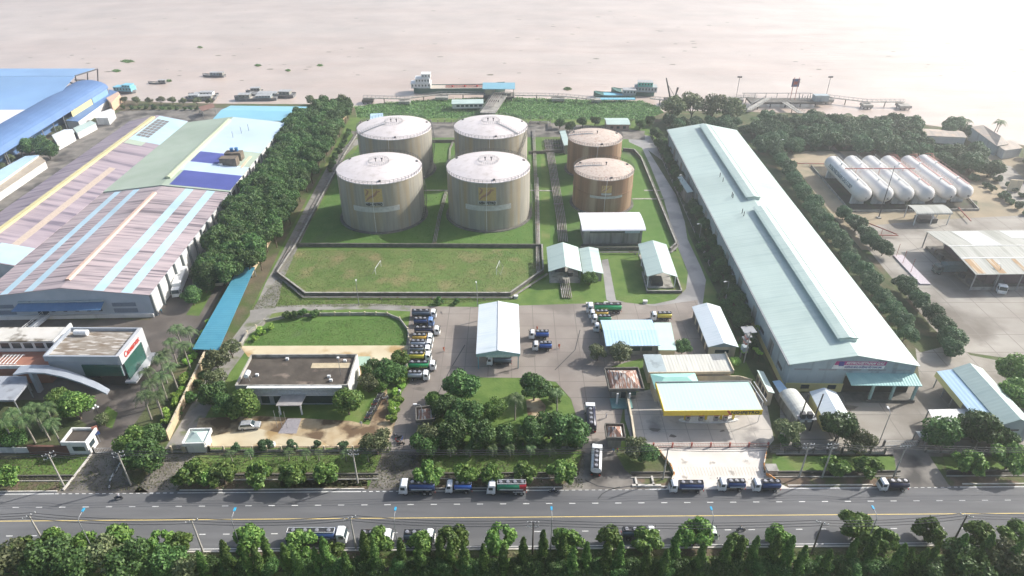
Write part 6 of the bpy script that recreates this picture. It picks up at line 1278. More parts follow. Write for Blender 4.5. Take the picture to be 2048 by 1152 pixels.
def pole(label, base, h=9.3, arms=1, m=None, rz=0, ins=True, name='utility_pole'):
    p = at(*base); o = thing(name, label, 'utility pole', (p.x, p.y, 0), rz, 'concrete utility poles'); MB().cyl((0, 0, 0), (0, 0, h), .19, .12, 10).build('pole', m or M_pole, o)
    for k in range(arms):
        z = h - .25 - k * 1.0; mb = MB().box(0, .14, z, 2.2, .1, .1).cyl((-.8, .14, z), (0, .14, z - .7), .03, n=4).cyl((.8, .14, z), (0, .14, z - .7), .03, n=4); mb.build('crossarm', M_steel, o)
        for x in (-1, -.35, .35, 1): MB().cyl((x, .14, z + .1), (x, .14, z + .35), .07, n=6).build('insulator', M_white, o)
    return Vector((p.x, p.y, h))
TOPN = [pole('utility pole on the verge left of the guard house driveway', (128, 972), 9.3, 2, rz=.7), pole('utility pole at the corner of the left driveway', (262, 970), 9.3, 2, rz=.3), pole('utility pole with two crossarms below the office trees', (716, 966), 9.3, 2),
        pole('wooden looking pole left of the filling station ramp', (1326, 958), 9, 0), pole('left one of two close poles right of the ramp', (1598, 955), 9.6, 2), pole('right one of two close poles right of the ramp', (1644, 955), 9.6, 2), pole('short pole with a guard plate by the gas compound driveway', (1785, 958), 9.3, 1)]
TOPS = [pole('leftmost utility pole on the near side of the road', (92, 1092), 8.6, 1, rz=.8), pole('utility pole on the near side left of the long tanker', (406, 1103), 8.6, 1, rz=.4), pole('pale utility pole right of the long near side tanker', (712, 1097), 8.6, 1, rz=.4), pole('double armed utility pole near the picture centre', (1065, 1108), 8.8, 2, M_dpole),
        pole('dark slanting looking pole on the near side at the right', (1623, 1107), 8.6, 1, M_dpole, rz=-.4), pole('dark utility pole near the right edge of the near side', (1902, 1092), 8.6, 1, M_dpole, rz=-.4)]
def wire(label, a, b, sag=.9):
    L = (b - a).length; pts = [tuple(a.lerp(b, i / 14) - Vector((0, 0, sag * 4 * (i / 14) * (1 - i / 14)))) for i in range(15)]
    single(MB().tube(pts, .05, 4), 'power_cable', M_ch, label, 'cable', 'overhead power cables')
for nm, T_ in (('far', TOPN), ('near', TOPS)):
    Q = [Vector((at(-260, 972 if nm == 'far' else 1092).x, T_[0].y, 9))] + T_ + [Vector((at(2350, 958 if nm == 'far' else 1092).x, T_[-1].y, 9))]
    for i, (a, b) in enumerate(zip(Q, Q[1:])):
        for x in (-.6, 0, .6): wire('thin power cable strung between poles on the %s side of the road' % nm, a + Vector((0, x, .05)), b + Vector((0, x, .05)))
# transformer tower by the warehouse
p = at(1484, 720); o = thing('transformer_tower', 'pair of poles carrying red insulators beside the big warehouse', 'transformer', (p.x, p.y, 0), .1)
for y in (-1.2, 1.2): MB().cyl((0, y, 0), (0, y, 10), .2, .14, 8).build('pole', M_pole, o)
for z in (9.6, 8.2, 6.5): MB().box(0, 0, z, 3.2 if z > 9 else 1.4, 2.8, .12).build('crossarm', M_steel, o)
for z in (5.4, 7.0, 7.6): MB().box(0, 0, z, .9, 1.4, .6).build('insulator_stack', plain('red_insulator', (.35, .1, .08), .5), o)
MB().box(0, 0, 3.0, 1.3, 1.5, 1.6).build('transformer', M_wall_g, o)
p = at(1605, 862); o = thing('transformer_stand', 'four legged grey steel transformer frame by the barrel roofed shed', 'transformer', (p.x, p.y, 0))
for x in (-1.6, 1.6): MB().cyl((x, 0, 0), (x + .5, 0, 11), .16, n=6).build('leg', M_dsteel, o)
MB().box(0, 0, 4.0, 4, 1.6, .2).build('platform', M_steel, o)
for x in (-1, .6): MB().box(x, 0, 4.2, 1.0, 1.1, 1.3).build('transformer', M_dsteel, o); MB().box(x, -.2, 3.3, .9, .9, .5).build('control_box', M_white, o)
# street lights
M_lblue = plain('lamp_blue', (.03, .35, .6), .4)
def street(label, base, h=9.6, m=M_lblue, arm=1.8, ang=90, group='street lamps along the near side of the road', pm=M_steel):
    p = at(*base); o = thing('street_lamp', label, 'street lamp', (p.x, p.y, 0), R(ang), group); MB().cyl((0, 0, 0), (0, 0, h - .6), .11, .07, 8).tube([(0, 0, h - .6), (.4, 0, h - .15), (arm, 0, h)], .06, 6).build('pole', pm, o); MB().box(arm + .2, 0, h - .1, .8, .34, .18).build('lamp_head', m, o)
nm = ['first', 'second', 'third', 'fourth', 'fifth', 'sixth', 'seventh']
for i, b in enumerate(((189, 1106), (484, 1105), (797, 1104), (1101, 1103), (1412, 1103), (1727, 1101), (2048, 1099))): street('%s blue headed street lamp from the left beside the road' % nm[i], b)
for i, (b, ang, lb) in enumerate((((1397, 486), 200, 'upper lamp by the warehouse shrubs'), ((1450, 605), 200, 'lower lamp by the warehouse shrubs'), ((1362, 385), 200, 'lamp at the bend of the wet road'), ((1352, 300), 200, 'far lamp behind the rusty tanks'), ((1552, 312), 0, 'lamp at the near corner of the orchard'), ((718, 609), 100, 'thin lamp post left of the football field'), ((955, 613), 100, 'thin lamp post above the loading canopy'), ((847, 858), 180, 'lamp by the hidden gate house'), ((1757, 888), 90, 'lamp post in the gas compound yard'), ((1985, 575), 90, 'lamp post at the filling hall'))):
    street(lb + ' with a white head', b, 7.5 if i not in (8,) else 9.5, M_white, 1.2, ang, 'lamp posts inside the compounds')
p = at(1757, 436); o = thing('lightning_mast', 'tall thin mast leaning visually across the gas vessels', 'mast', (p.x, p.y, 0)); MB().cyl((0, 0, 0), (0, 0, 20), .22, .08, 8).build('pole', M_dsteel, o); MB().box(0, 0, 0, 1.4, 1.4, .4).build('footing', M_conc, o)
p = at(200, 836); o = thing('globe_lamp', 'three globe garden lamp by the left entrance', 'lamp', (p.x, p.y, 0)); MB().cyl((0, 0, 0), (0, 0, 3.2), .06, n=6).build('post', M_ch, o)
for k in range(3): x, y = .55 * math.cos(k * 2.1), .55 * math.sin(k * 2.1); g = MB().lathe([(.01, -.28), (.2, -.2), (.28, 0), (.2, .2), (.01, .28)], 12, (x, y, 3.4)); g.cyl((0, 0, 3.0), (x, y, 3.15), .03, n=4); g.build('globe', M_white, o)
for i in range(3): p = at(555 + i * 10, 855 + i); q = thing('flag_pole', 'one of three thin flag poles before the office entrance', 'flag pole', (p.x, p.y, 0), 0, 'flag poles before the office'); MB().cyl((0, 0, 0), (0, 0, 5), .05, n=6).build('pole', M_steel, q); MB().lathe([(.01, -.1), (.1, 0), (.01, .1)], 8, (0, 0, 5.05)).build('finial', M_steel, q)
for i, (x, y) in enumerate(((757, 541), (996, 541))):
    p = at(x, y); q = thing('football_goal', ['left', 'right'][i] + ' white football goal on the dry field', 'goal', (p.x, p.y, 0), R(80)); s = 1 if i == 0 else -1
    MB().tube([(-2.5, 0, 0), (-2.5, 0, 2.2), (2.5, 0, 2.2), (2.5, 0, 0)], .07, 6).build('goal_frame', M_white, q); MB().tube([(-2.5, 0, 2.2), (-2.5, s * 1.2, 0), (2.5, s * 1.2, 0), (2.5, 0, 2.2)], .05, 5).build('net_support', M_steel, q)
for i, (x, y) in enumerate(((545, 892), (1176, 611), (1290, 606), (1032, 596), (1212, 610))):
    p = at(x, y); MBx = MB().box(p.x, p.y, .03, 1.2, .9, .8).box(p.x, p.y, .84, 1.3, 1.0, .06); single(MBx, 'utility_box', M_wall_w, ['small white box by the front fence', 'white box at the end of the pipe bundle', 'grey grating box on the grass island', 'white box beside the dike corner', 'small white box at the fork of the wet road'][i], 'box')
p = at(1293, 972); o = single(MB().box(p.x, p.y, .02, 6, .5, .3).box(p.x - 2, p.y + 1, .02, .4, 2.4, .3).box(p.x + 1.5, p.y + 1.2, .02, .4, 2.6, .3), 'concrete_beams', M_kerb, 'broken pale concrete beams lying by the kerb left of the ramp', 'concrete beams')
p = at(1541, 944); o = single(MB().box(p.x, p.y, .02, 2.2, 1.8, 1.3).box(p.x, p.y, 1.33, 2.4, 2.0, .1), 'concrete_chamber', M_conc, 'square concrete chamber right of the ramp', 'chamber')

# ================================================================ TREES
L_br = leafmat('leaf_bright', (.035, .1, .018), (.075, .165, .03), (.2, .3, .07)); L_dk = leafmat('leaf_dark', (.024, .068, .018), (.052, .118, .03), (.12, .21, .06)); L_mg = leafmat('leaf_blue_green', (.028, .08, .034), (.06, .13, .052), (.11, .19, .085))
L_ol = leafmat('leaf_olive', (.055, .085, .03), (.11, .14, .05), (.2, .22, .11)); L_col = leafmat('leaf_column', (.02, .065, .014), (.05, .125, .024), (.16, .26, .06)); L_palm = leafmat('leaf_palm', (.035, .09, .025), (.07, .14, .04), (.14, .2, .08)); L_lime = leafmat('leaf_lime', (.1, .24, .03), (.18, .36, .05), (.35, .5, .1))
M_bark = mat('bark', (.16, .12, .09), (.11, .085, .065), sc=1.5, rough=.95); M_pbark = mat('palm_bark', (.32, .29, .25), (.25, .22, .19), sc=1.2, rough=.9)
def quads(cen, nor, size, asp=.6, rng=RNG):
    n = len(cen); t = rng.normal(size=(n, 3)); t -= nor * (t * nor).sum(1)[:, None]; t /= np.linalg.norm(t, axis=1)[:, None] + 1e-9; b = np.cross(nor, t); s = size * rng.uniform(.65, 1.25, n)[:, None]
    return np.stack([cen - t * s - b * s * asp * .35, cen + b * s * asp * .0 - b * s * asp, cen + t * s, cen + b * s * asp], 1) if False else np.stack([cen - t * s, cen - b * s * asp, cen + t * s, cen + b * s * asp], 1)
def np_mesh(name, Q, m):
    n = len(Q); me = bpy.data.meshes.new(name); me.vertices.add(n * 4); me.vertices.foreach_set('co', Q.reshape(-1).astype(np.float32)); me.loops.add(n * 4); me.loops.foreach_set('vertex_index', np.arange(n * 4, dtype=np.int32))
    me.polygons.add(n); me.polygons.foreach_set('loop_start', np.arange(n, dtype=np.int32) * 4); me.polygons.foreach_set('loop_total', np.full(n, 4, dtype=np.int32)); me.materials.append(m); me.update(); me.validate(); return me
def crown(rx, rz, zc, clumps, per, leaf, cr=.42, seed=1, shape=0, droop=0):
    r = np.random.default_rng(seed); cs = []
    for _ in range(clumps):
        d = r.normal(size=3); d /= np.linalg.norm(d); d[2] = abs(d[2]) * (1 if r.random() < .75 else -.6); k = r.uniform(.45, .78); cs.append((d[0] * rx * k, d[1] * rx * k, zc + d[2] * rz * k))
    C = []; N = []
    for c in cs:
        R_ = rx * cr * r.uniform(.7, 1.2); n = int(per * (R_ / (rx * cr)) ** 2); d = r.normal(size=(n, 3)); d /= np.linalg.norm(d, axis=1)[:, None]
        q = np.array(c) + d * R_ * r.uniform(.75, 1.12, n)[:, None] * np.array([1, 1, .8]); C.append(q); nn = d + r.normal(size=(n, 3)) * .7 + np.array([0, 0, .25]); N.append(nn / np.linalg.norm(nn, axis=1)[:, None])
    C = np.concatenate(C); N = np.concatenate(N); return quads(C, N, leaf, .6, r), cs
TREE = {}
def make_tree(key, name, label, cat, lm, rx, rz, h, clumps, per, leaf, seed, cr=.42, trunk=.22, tname='trunk', group=None):
    Q, cs = crown(rx, rz, h - rz, clumps, per, leaf, cr, seed); o = thing(name, label, cat, (0, 0, 0), 0, group)
    c = bpy.data.objects.new('crown', np_mesh('crown', Q, lm)); COL.objects.link(c); c.parent = o
    base = max(.6, h - 2 * rz); mb = MB().cyl((0, 0, 0), (0.05, 0, base), trunk, trunk * .75, 8)
    for q in cs[:6]: mb.cyl((0.05, 0, base - .1), q, trunk * .5, trunk * .15, 5)
    mb.build(tname, M_bark, o); TREE.setdefault(key, []).append(o); o['u'] = 0; return o
def palm(key, name, label, h, fl, n, seed, lm=None, lean=.6, tr=.2, group=None, bm=None, leafw=.55):
    r = random.Random(seed); o = thing(name, label, 'palm tree', (0, 0, 0), 0, group); mb = MB(); pts = [(lean * (i / 6) ** 2, 0, h * i / 6) for i in range(7)]
    for i in range(6): mb.cyl(pts[i], pts[i + 1], tr * (1.15 - i * .07), tr * (1.08 - i * .07), 8, False)
    mb.build('trunk', bm or M_pbark, o); vs = []
    tx, tz = lean, h
    for k in range(n):
        a = 2 * math.pi * k / n + r.uniform(-.15, .15); up = r.uniform(.25, 1.1); L = fl * r.uniform(.85, 1.1); S = 9; sp = []
        for i in range(S + 1):
            t = i / S; rr = L * (t * math.cos(up * .8) + .15 * math.sin(t * 3)); z = L * (t * math.sin(up) - (.95 + .3 * r.random() * 0) * t * t * (1.05)); sp.append(Vector((tx + rr * math.cos(a), rr * math.sin(a), tz + z)))
        side = Vector((-math.sin(a), math.cos(a), 0))
        for i in range(S):
            p0, p1 = sp[i], sp[i + 1]; w0 = leafw * fl * .42 * math.sin(math.pi * min(1, (i + .6) / (S + .6)) ** .7) + .08
            for s in (-1, 1):
                for j in (0, .5):
                    q = p0.lerp(p1, j); q2 = p0.lerp(p1, j + .34); tip = q.lerp(p1, .8) + side * s * w0 + Vector((0, 0, -w0 * .45)); vs.append([q, q2, tip + (q2 - q) * .3, tip])
    c = bpy.data.objects.new('fronds', np_mesh('fronds', np.array([[tuple(v) for v in q] for q in vs]), lm or L_palm)); COL.objects.link(c); c.parent = o; TREE.setdefault(key, []).append(o); o['u'] = 0
def column_tree(key, h, r0, seed):
    r = np.random.default_rng(seed); n = 2400; t = r.random(n) ** .85; a = r.random(n) * 2 * np.pi; rad = r0 * (1 - t ** 4) ** .7 * (.75 + .25 * (1 - t)) * (1 + .3 * np.sin(a * 3 + t * 11 + seed) + .2 * np.sin(t * 33 + a * 2)) * r.uniform(.75, 1.05, n) + .05
    C = np.stack([rad * np.cos(a), rad * np.sin(a), .5 + t * (h - .5)], 1); N = np.stack([np.cos(a), np.sin(a), np.full(n, .2)], 1) + r.normal(size=(n, 3)) * .45; N /= np.linalg.norm(N, axis=1)[:, None]
    o = thing('columnar_tree', 'narrow weeping columnar tree in the row along the bottom edge', 'tree', (0, 0, 0), 0, 'columnar trees along the bottom edge'); c = bpy.data.objects.new('crown', np_mesh('crown', quads(C, N, .3, .45, r), L_col)); COL.objects.link(c); c.parent = o
    MB().cyl((0, 0, 0), (0, 0, h * .85), .14, .03, 6).build('trunk', M_bark, o); TREE.setdefault(key, []).append(o); o['u'] = 0
for s in range(4):
    make_tree('verge', 'roadside_tree', 'leafy green tree', 'tree', L_br, 3.4, 2.3, 5.0, 24, 105, .42, 10 + s, cr=.26)
    make_tree('dense', 'dense_tree', 'dense dark green tree in the thick belt left of the boundary wall', 'tree', L_dk, 3.6, 3.0, 9.0, 13, 330, .38, 20 + s, group='dense tree belt left of the boundary wall')
    make_tree('mango', 'orchard_tree', 'round blue green tree of the orchard', 'tree', L_mg, 4.2, 3.1, 6.8, 15, 330, .34, 30 + s, group='round orchard trees')
for s in range(3):
    make_tree('round', 'round_tree', 'tree', 'tree', L_dk, 3.6, 3.0, 6.6, 16, 330, .3, 40 + s); make_tree('olive', 'olive_tree', 'tree', 'tree', L_ol, 3.4, 2.5, 6.0, 10, 200, .3, 50 + s); make_tree('bush', 'shrub', 'shrub', 'shrub', L_dk, 1.4, 1.0, 2.0, 6, 150, .2, 60 + s, trunk=.1, tname='stem')
    make_tree('limebush', 'shrub', 'shrub', 'shrub', L_lime, 1.3, .9, 1.8, 6, 150, .22, 70 + s, trunk=.1, tname='stem'); make_tree('bright', 'bright_tree', 'tree', 'tree', L_br, 3.0, 3.0, 6.2, 26, 200, .26, 80 + s); make_tree('bluebush', 'round_shrub', 'shrub', 'shrub', L_mg, 1.5, 1.2, 2.2, 8, 180, .2, 90 + s, trunk=.1, tname='stem')
make_tree('topiary', 'topiary', 'shrub', 'topiary tree', L_lime, .9, .5, 3.2, 5, 120, .18, 99, trunk=.08)
for s in range(3):
    palm('royal', 'royal_palm', 'palm', 7.6, 2.8, 13, s, lean=.2); palm('coco', 'coconut_palm', 'palm', 6.5, 3.4, 14, 10 + s, lean=1.0); column_tree('column', 9.0 + .5 * s, .85, 100 + s)
palm('areca', 'small_palm', 'palm', 2.6, 1.6, 10, 31, lean=.1, tr=.12); palm('banana', 'banana_plant', 'plant', 2.4, 2.2, 8, 33, lm=L_lime, lean=.1, tr=.18, leafw=1.3)
cnt = {}
def put(key, x, y, s=1.0, label=None, group=None, rz=None, cat=None, tz=1):
    L_ = TREE[key]; k = cnt.get(key, 0); cnt[key] = k + 1; src = L_[k % len(L_)]; o = src if not src['u'] else copy_tree(src); src['u'] = 1
    o.location = (x, y, 0); o.rotation_euler = (0, 0, random.uniform(0, 6.28) if rz is None else rz); o.scale = (s, s, s * tz)
    if label: o['label'] = label
    if group: o['group'] = group
    if cat: o['category'] = cat
    return o
def putp(key, px, py, z, s=1.0, label=None, **k): p = at(px, py, z); return put(key, p.x, p.y, s, label, **k)
def fill(key, poly, z, step, jit, s0=.85, s1=1.15, label=None, group=None, skip=0, keep=None):
    P = [at(a, b, z) for a, b in poly]; xs = [p.x for p in P]; ys = [p.y for p in P]; y = min(ys); row = 0; n = 0
    while y < max(ys):
        x = min(xs) + (row % 2) * step / 2
        while x < max(xs):
            q = (x + random.uniform(-jit, jit), y + random.uniform(-jit, jit))
            if inpoly(q, [(p.x, p.y) for p in P]) and random.random() > skip: put(key, q[0], q[1], random.uniform(s0, s1), label, group); n += 1
            x += step
        y += step * .87; row += 1
    return n
# dense belt on the left
n1 = fill('dense', [(398, 520), (470, 400), (552, 300), (590, 222), (640, 205), (700, 203), (672, 258), (640, 305), (590, 392), (540, 480), (515, 524), (470, 550), (415, 560)], 6.5, 4.6, .8)
for i, (x, y) in enumerate(((383, 590), (408, 565), (402, 545))): putp('round', x, y, 3.5, .9, 'round dark tree on the small green strip beside the box truck', group='round trees beside the box truck')
# right orchard
n2 = fill('mango', [(1495, 236), (1600, 228), (1700, 236), (1812, 240), (1845, 260), (1850, 285), (1965, 298), (1990, 330), (1960, 345), (1880, 318), (1800, 296), (1700, 288), (1640, 285), (1560, 300), (1500, 285)], 4.5, 7.3, 1.5, .8, 1.2)
n3 = fill('mango', [(1880, 240), (2000, 262), (2060, 285), (2300, 350), (2300, 400), (2060, 330), (2030, 262), (1880, 262)], 4.5, 7.6, 1.3, label='round dark tree on the river bank at the upper right', group='river bank trees at the upper right', skip=.15)
def rowtrees(key, line, step, z, s0, s1, label, group, jit=.8):
    P = [at(a, b, z) for a, b in line]
    for a, b in zip(P, P[1:]):
        n = max(1, round((b - a).length / step))
        for i in range(n): q = a + (b - a) * (i + .5) / n; put(key, q.x + random.uniform(-jit, jit), q.y + random.uniform(-jit, jit), random.uniform(s0, s1), label, group)
rowtrees('mango', [(1555, 300), (1600, 372), (1655, 450), (1715, 530), (1775, 605), (1830, 680)], 5.4, 3, .7, .855, 'round tree in the left row between the big warehouse and the gas yard', 'left tree row beside the big warehouse')
rowtrees('mango', [(1682, 420), (1735, 470), (1775, 505)], 5.4, 3, .7, .85, 'round tree at the top of the right row beside the gas yard', 'upper right row of trees')
rowtrees('mango', [(1800, 560), (1850, 610), (1900, 665), (1905, 700)], 5.4, 3, .7, .85, 'round tree at the bottom of the right row beside the gas yard', 'lower right row of trees')
rowtrees('bluebush', [(1565, 300), (1640, 297)], 5, 1.2, .9, 1.1, 'trimmed round shrub at the left edge of the tan ground', 'trimmed round shrubs before the orchard', .3); rowtrees('bluebush', [(1700, 294), (1760, 296)], 7, 1.2, 1.0, 1.5, 'trimmed round shrub behind the gas vessels', 'trimmed shrubs behind the vessels', .5)
rowtrees('bluebush', [(1880, 320), (1940, 350), (2000, 385), (2060, 430)], 5, 1.2, 1.0, 1.5, 'young round tree in the double row right of the vessels', 'young trees right of the vessels', 1.0); rowtrees('bluebush', [(1915, 318), (1990, 352), (2060, 395)], 6, 1.2, 1.0, 1.4, 'young round tree in the double row right of the vessels', 'young trees right of the vessels', 1.0)
for i, (x, y) in enumerate(((1508, 232), (1535, 226), (1560, 228), (1645, 222), (1700, 226), (1728, 228), (1760, 232), (1940, 238), (1998, 240), (2005, 236))): putp('coco', x, y, 7, .9, 'coconut palm standing on the bank among the orchard trees', group='coconut palms on the right bank')
for i, (x, y) in enumerate(((1345, 222), (1385, 218), (1425, 222), (1465, 226))): putp('olive', x, y, 5, 2.1, 'broad olive green tree by the river left of the orchard', group='broad olive trees by the river')
for i, (x, y) in enumerate(((1165, 242), (1190, 240), (1140, 250), (1120, 245), (1280, 246), (1310, 262), (1318, 285), (1300, 240), (1330, 300))): putp('round', x, y, 3, .75, 'dark tree near the small river hut', group='dark trees near the river hut')
for i, (x, y) in enumerate(((1062, 232), (1080, 232), (1100, 236), (1262, 236), (1285, 240))): putp('coco', x, y, 4.5, .6, 'small palm on the bank behind the tanks', group='small palms behind the tanks')
n4 = fill('mango', [(1335, 232), (1480, 232), (1500, 262), (1478, 258), (1410, 244), (1340, 256)], 4, 6.5, 1.2, .7, 1.0, label='dark tree between the river and the far end of the big warehouse', group='dark trees behind the big warehouse')
# left riverside
rowtrees('olive', [(238, 200), (330, 202), (430, 204)], 7, 2, .55, .75, 'small scrubby tree along the left river bank', 'scrubby trees on the left bank'); rowtrees('olive', [(600, 196), (700, 195)], 8, 4, .8, 1.0, 'olive tree beyond the dense belt at the river', 'olive trees beyond the dense belt')
for x, y in ((55, 296), (80, 290), (95, 300)): putp('round', x, y, 4, 1.25, 'large dark tree beside the arched blue shed', group='dark trees beside the arched shed')
for x, y in ((20, 318), (115, 262), (140, 245), (5, 335)): putp('olive', x, y, 2, .7, 'shrubby tree under the arched shed eaves', group='shrubby trees under the arched shed'); 
putp('royal', 5, 300, 7, .9, 'palm at the left edge below the arched shed')
# warehouse strip
rowtrees('round', [(1320, 268), (1345, 330), (1372, 385)], 5, 2.4, .5, .75, 'dark shrubby tree at the far left of the big warehouse', 'shrubby trees left of the big warehouse')
rowtrees('round', [(1390, 408), (1412, 450), (1440, 510), (1462, 580), (1490, 650), (1505, 700)], 4.6, 2.2, .5, .8, 'dark shrubby tree along the left wall of the big warehouse', 'shrubby trees left of the big warehouse', 1.2)
rowtrees('bush', [(1400, 470), (1430, 545), (1450, 600), (1475, 660)], 3.2, 1, .8, 1.5, 'low bush between the wet road and the big warehouse', 'bushes beside the wet road', 1.2)
for x, y in ((1490, 702), (1510, 700), (1522, 705), (1482, 690), (1516, 655)): putp('topiary', x, y, 3, 1.1, 'slim topiary tree with a lime ball crown', group='topiary trees beside the warehouse')
putp('banana', 1468, 722, 1.5, .9, 'clump of broad leaves beside the cream building')
# depot singles
for k, x, y, z, s, lb in (('bright', 1180, 553, 3, .75, 'leafy tree before the gabled open shed'), ('olive', 1196, 702, 3, .75, 'flowering pale tree left of the workshop'), ('olive', 1242, 708, 3, .95, 'fluffy tree in front of the workshop'), ('round', 1366, 692, 2.5, .65, 'small dark tree right of the annexe'),
    ('bright', 488, 812, 3.5, 1.2, 'bright round tree at the left front of the office'), ('bright', 695, 806, 3.5, 1.15, 'bright oval tree at the right front of the office'), ('olive', 432, 722, 3, 1.0, 'olive tree at the far left corner of the oval lawn'), ('olive', 462, 700, 2.5, .8, 'small olive tree behind the office left corner'),
    ('round', 425, 790, 3, .95, 'dark tree left of the office'), ('round', 448, 812, 3, .9, 'dark tree between the lane and the bright office tree'), ('olive', 430, 760, 2.5, .8, 'thin tree beside the perimeter lane'), ('round', 745, 742, 3.2, .9, 'tree at the right rear of the office'), ('round', 772, 745, 3.2, .95, 'tree between the office and the parked tankers'),
    ('bright', 800, 712, 3, .75, 'tree beside the upper parked tankers'), ('olive', 735, 765, 3, .9, 'tree above the motorbike row'), ('round', 795, 745, 2.5, .7, 'low tree beside the garden railing'), ('bright', 760, 770, 2, .6, 'small tree over the motorbikes'),
    ('olive', 752, 882, 4, 1.05, 'loose tree left of the closed gate'), ('olive', 850, 868, 4.5, 1.0, 'loose tree right of the closed gate'), ('round', 848, 890, 3, .9, 'dense tree by the front fence right of the closed gate'),
    ('round', 922, 772, 4.5, 1.25, 'large round dark tree at the top of the round lawn'), ('round', 893, 812, 4.5, 1.05, 'dark tree left of the round lawn'), ('round', 932, 830, 4.5, 1.2, 'tall dark tree in the middle of the left lawn group'), ('round', 905, 862, 4.5, 1.1, 'dark tree low in the left lawn group'), ('bright', 868, 800, 3, .8, 'bright tree at the left rim of the round lawn'),
    ('bright', 988, 812, 4, .95, 'bright conical tree in the middle of the round lawn'), ('round', 1068, 778, 3.5, 1.1, 'grey green round tree at the top right of the round lawn'), ('bright', 1108, 785, 3, .75, 'lime tree near the right rim of the round lawn'), ('round', 965, 868, 4, 1.0, 'dark tree near the fence left of the palms'), ('round', 1010, 862, 4, .8, 'dark tree between the two lawn palms'),
    ('round', 1062, 858, 4, .95, 'dark tree in the lower right lawn group'), ('round', 1100, 850, 4, 1.05, 'big dark tree in the lower right lawn group'), ('round', 1142, 862, 4, 1.15, 'dark tree at the lower right rim of the round lawn'), ('olive', 1272, 893, 3.5, .95, 'pale leaved tree right of the entrance gate house'), ('round', 1290, 912, 2, .75, 'spreading shrub tree left of the ramp'),
    ('olive', 1578, 858, 3.5, .95, 'tree at the lower right corner of the station forecourt'), ('round', 1680, 852, 4.5, 1.15, 'large dark tree left of the compound yard'), ('olive', 1722, 885, 3.5, 1.0, 'tree beside the white sliding gate'), ('round', 1885, 862, 4.5, 1.15, 'dark tree below the white flat awning'), ('round', 1958, 855, 4.5, 1.25, 'large dark tree left of the long store gable'), ('round', 2010, 878, 3, .8, 'low tree below the long store gable'),
    ('bright', 2035, 742, 4.5, 1.4, 'large tree at the right edge above the long store'), ('bright', 2040, 790, 4.5, 1.4, 'large tree at the right edge beside the long store'), ('bright', 2110, 790, 4.5, 1.5, 'tree partly cut by the right edge'), ('bright', 2100, 730, 4.5, 1.5, 'upper tree partly cut by the right edge'),
    ('bright', 265, 880, 4, 1.15, 'bright bushy tree at the left driveway'), ('round', 292, 915, 3.5, 1.15, 'bushy tree at the corner of the left driveway'), ('round', 300, 872, 3.5, .9, 'dark tree inside the left driveway corner'), ('bright', 152, 815, 3.5, 1.25, 'yellow green tree behind the left guard house'), ('bright', 110, 792, 4, .95, 'bright tree below the swooping canopy'), ('round', 30, 885, 2, .7, 'dark shrub tree behind the white fence'),
    ('bright', 15, 862, 3, .9, 'bright tree at the left edge'), ('olive', 205, 838, 2, .6, 'small tree by the globe lamp')):
    putp(k, x, y, z, s, lb)
for i, (x, y) in enumerate(((1030, 806), (1115, 796))): putp('royal', x, y, 5.2, .9, ['royal palm in the middle of the round lawn', 'royal palm at the right of the round lawn'][i])
for i, (x, y) in enumerate(((1905, 868), (1962, 872), (1682, 862))): putp('royal', x, y, 4, .6, ['palm before the tree below the white awning', 'palm left of the long store gable', 'palm within the dark tree left of the compound yard'][i])
for i, (x, y) in enumerate(((352, 655), (374, 662), (340, 685), (366, 690), (318, 718), (340, 732), (300, 765), (318, 752), (285, 790), (310, 790), (328, 705), (292, 742))): putp('royal', x, y, 7.6, 1.0, 'royal palm in the row along the left yard lane', group='royal palms along the left yard lane')
for i, (x, y) in enumerate(((20, 822), (45, 835), (75, 830), (100, 842), (60, 812), (90, 812), (5, 840))): putp('royal', x, y, 7.6, .95, 'royal palm in the cluster behind the white fence', group='royal palms behind the white fence')
# verge
vl = ['first', 'second', 'third', 'fourth', 'fifth', 'sixth', 'seventh', 'eighth', 'ninth', 'tenth', 'eleventh', 'twelfth', 'thirteenth', 'fourteenth', 'fifteenth', 'sixteenth', 'seventeenth', 'eighteenth', 'nineteenth', 'twentieth', 'twenty-first', 'twenty-second', 'twenty-third', 'twenty-fourth']
for i, (x, y, s) in enumerate(((14, 948, .85), (382, 945, 1.1), (410, 948, .8), (445, 948, .95), (518, 948, 1.0), (586, 945, 1.05), (650, 943, 1.0), (856, 943, .95), (930, 944, .9), (983, 944, .85), (1050, 940, .95), (1123, 944, .95), (1672, 928, .9), (1738, 930, .9), (1942, 925, 1.15), (2022, 918, 1.2))): putp('verge', x, y, 3, s, '%s leafy tree from the left on the far verge of the road' % vl[i], group='trees on the far verge')
for i, (x, y, s) in enumerate(((45, 1095, .95), (105, 1085, 1.0), (165, 1082, .9), (232, 1080, 1.0), (318, 1082, .85), (355, 1082, .8), (495, 1078, 1.1), (605, 1085, .95), (665, 1090, .6), (755, 1080, .95), (842, 1082, .9), (905, 1078, .95), (1000, 1076, 1.0), (1135, 1080, .95), (1222, 1072, .95), (1292, 1076, .9), (1392, 1070, 1.15), (1475, 1080, .7), (1558, 1070, .95), (1712, 1058, 1.15), (1775, 1080, .85), (1862, 1060, .95), (1962, 1068, 1.05), (2035, 1068, 1.0))): putp('verge', x, y, 3, s, '%s leafy tree from the left on the near verge of the road' % vl[i], group='trees on the near verge')
x = 395
while x < 2060:
    putp('column', x, 1080 + random.uniform(-10, 24), 8, random.uniform(.82, 1.05)); x += random.choice((20, 28, 40, 52))
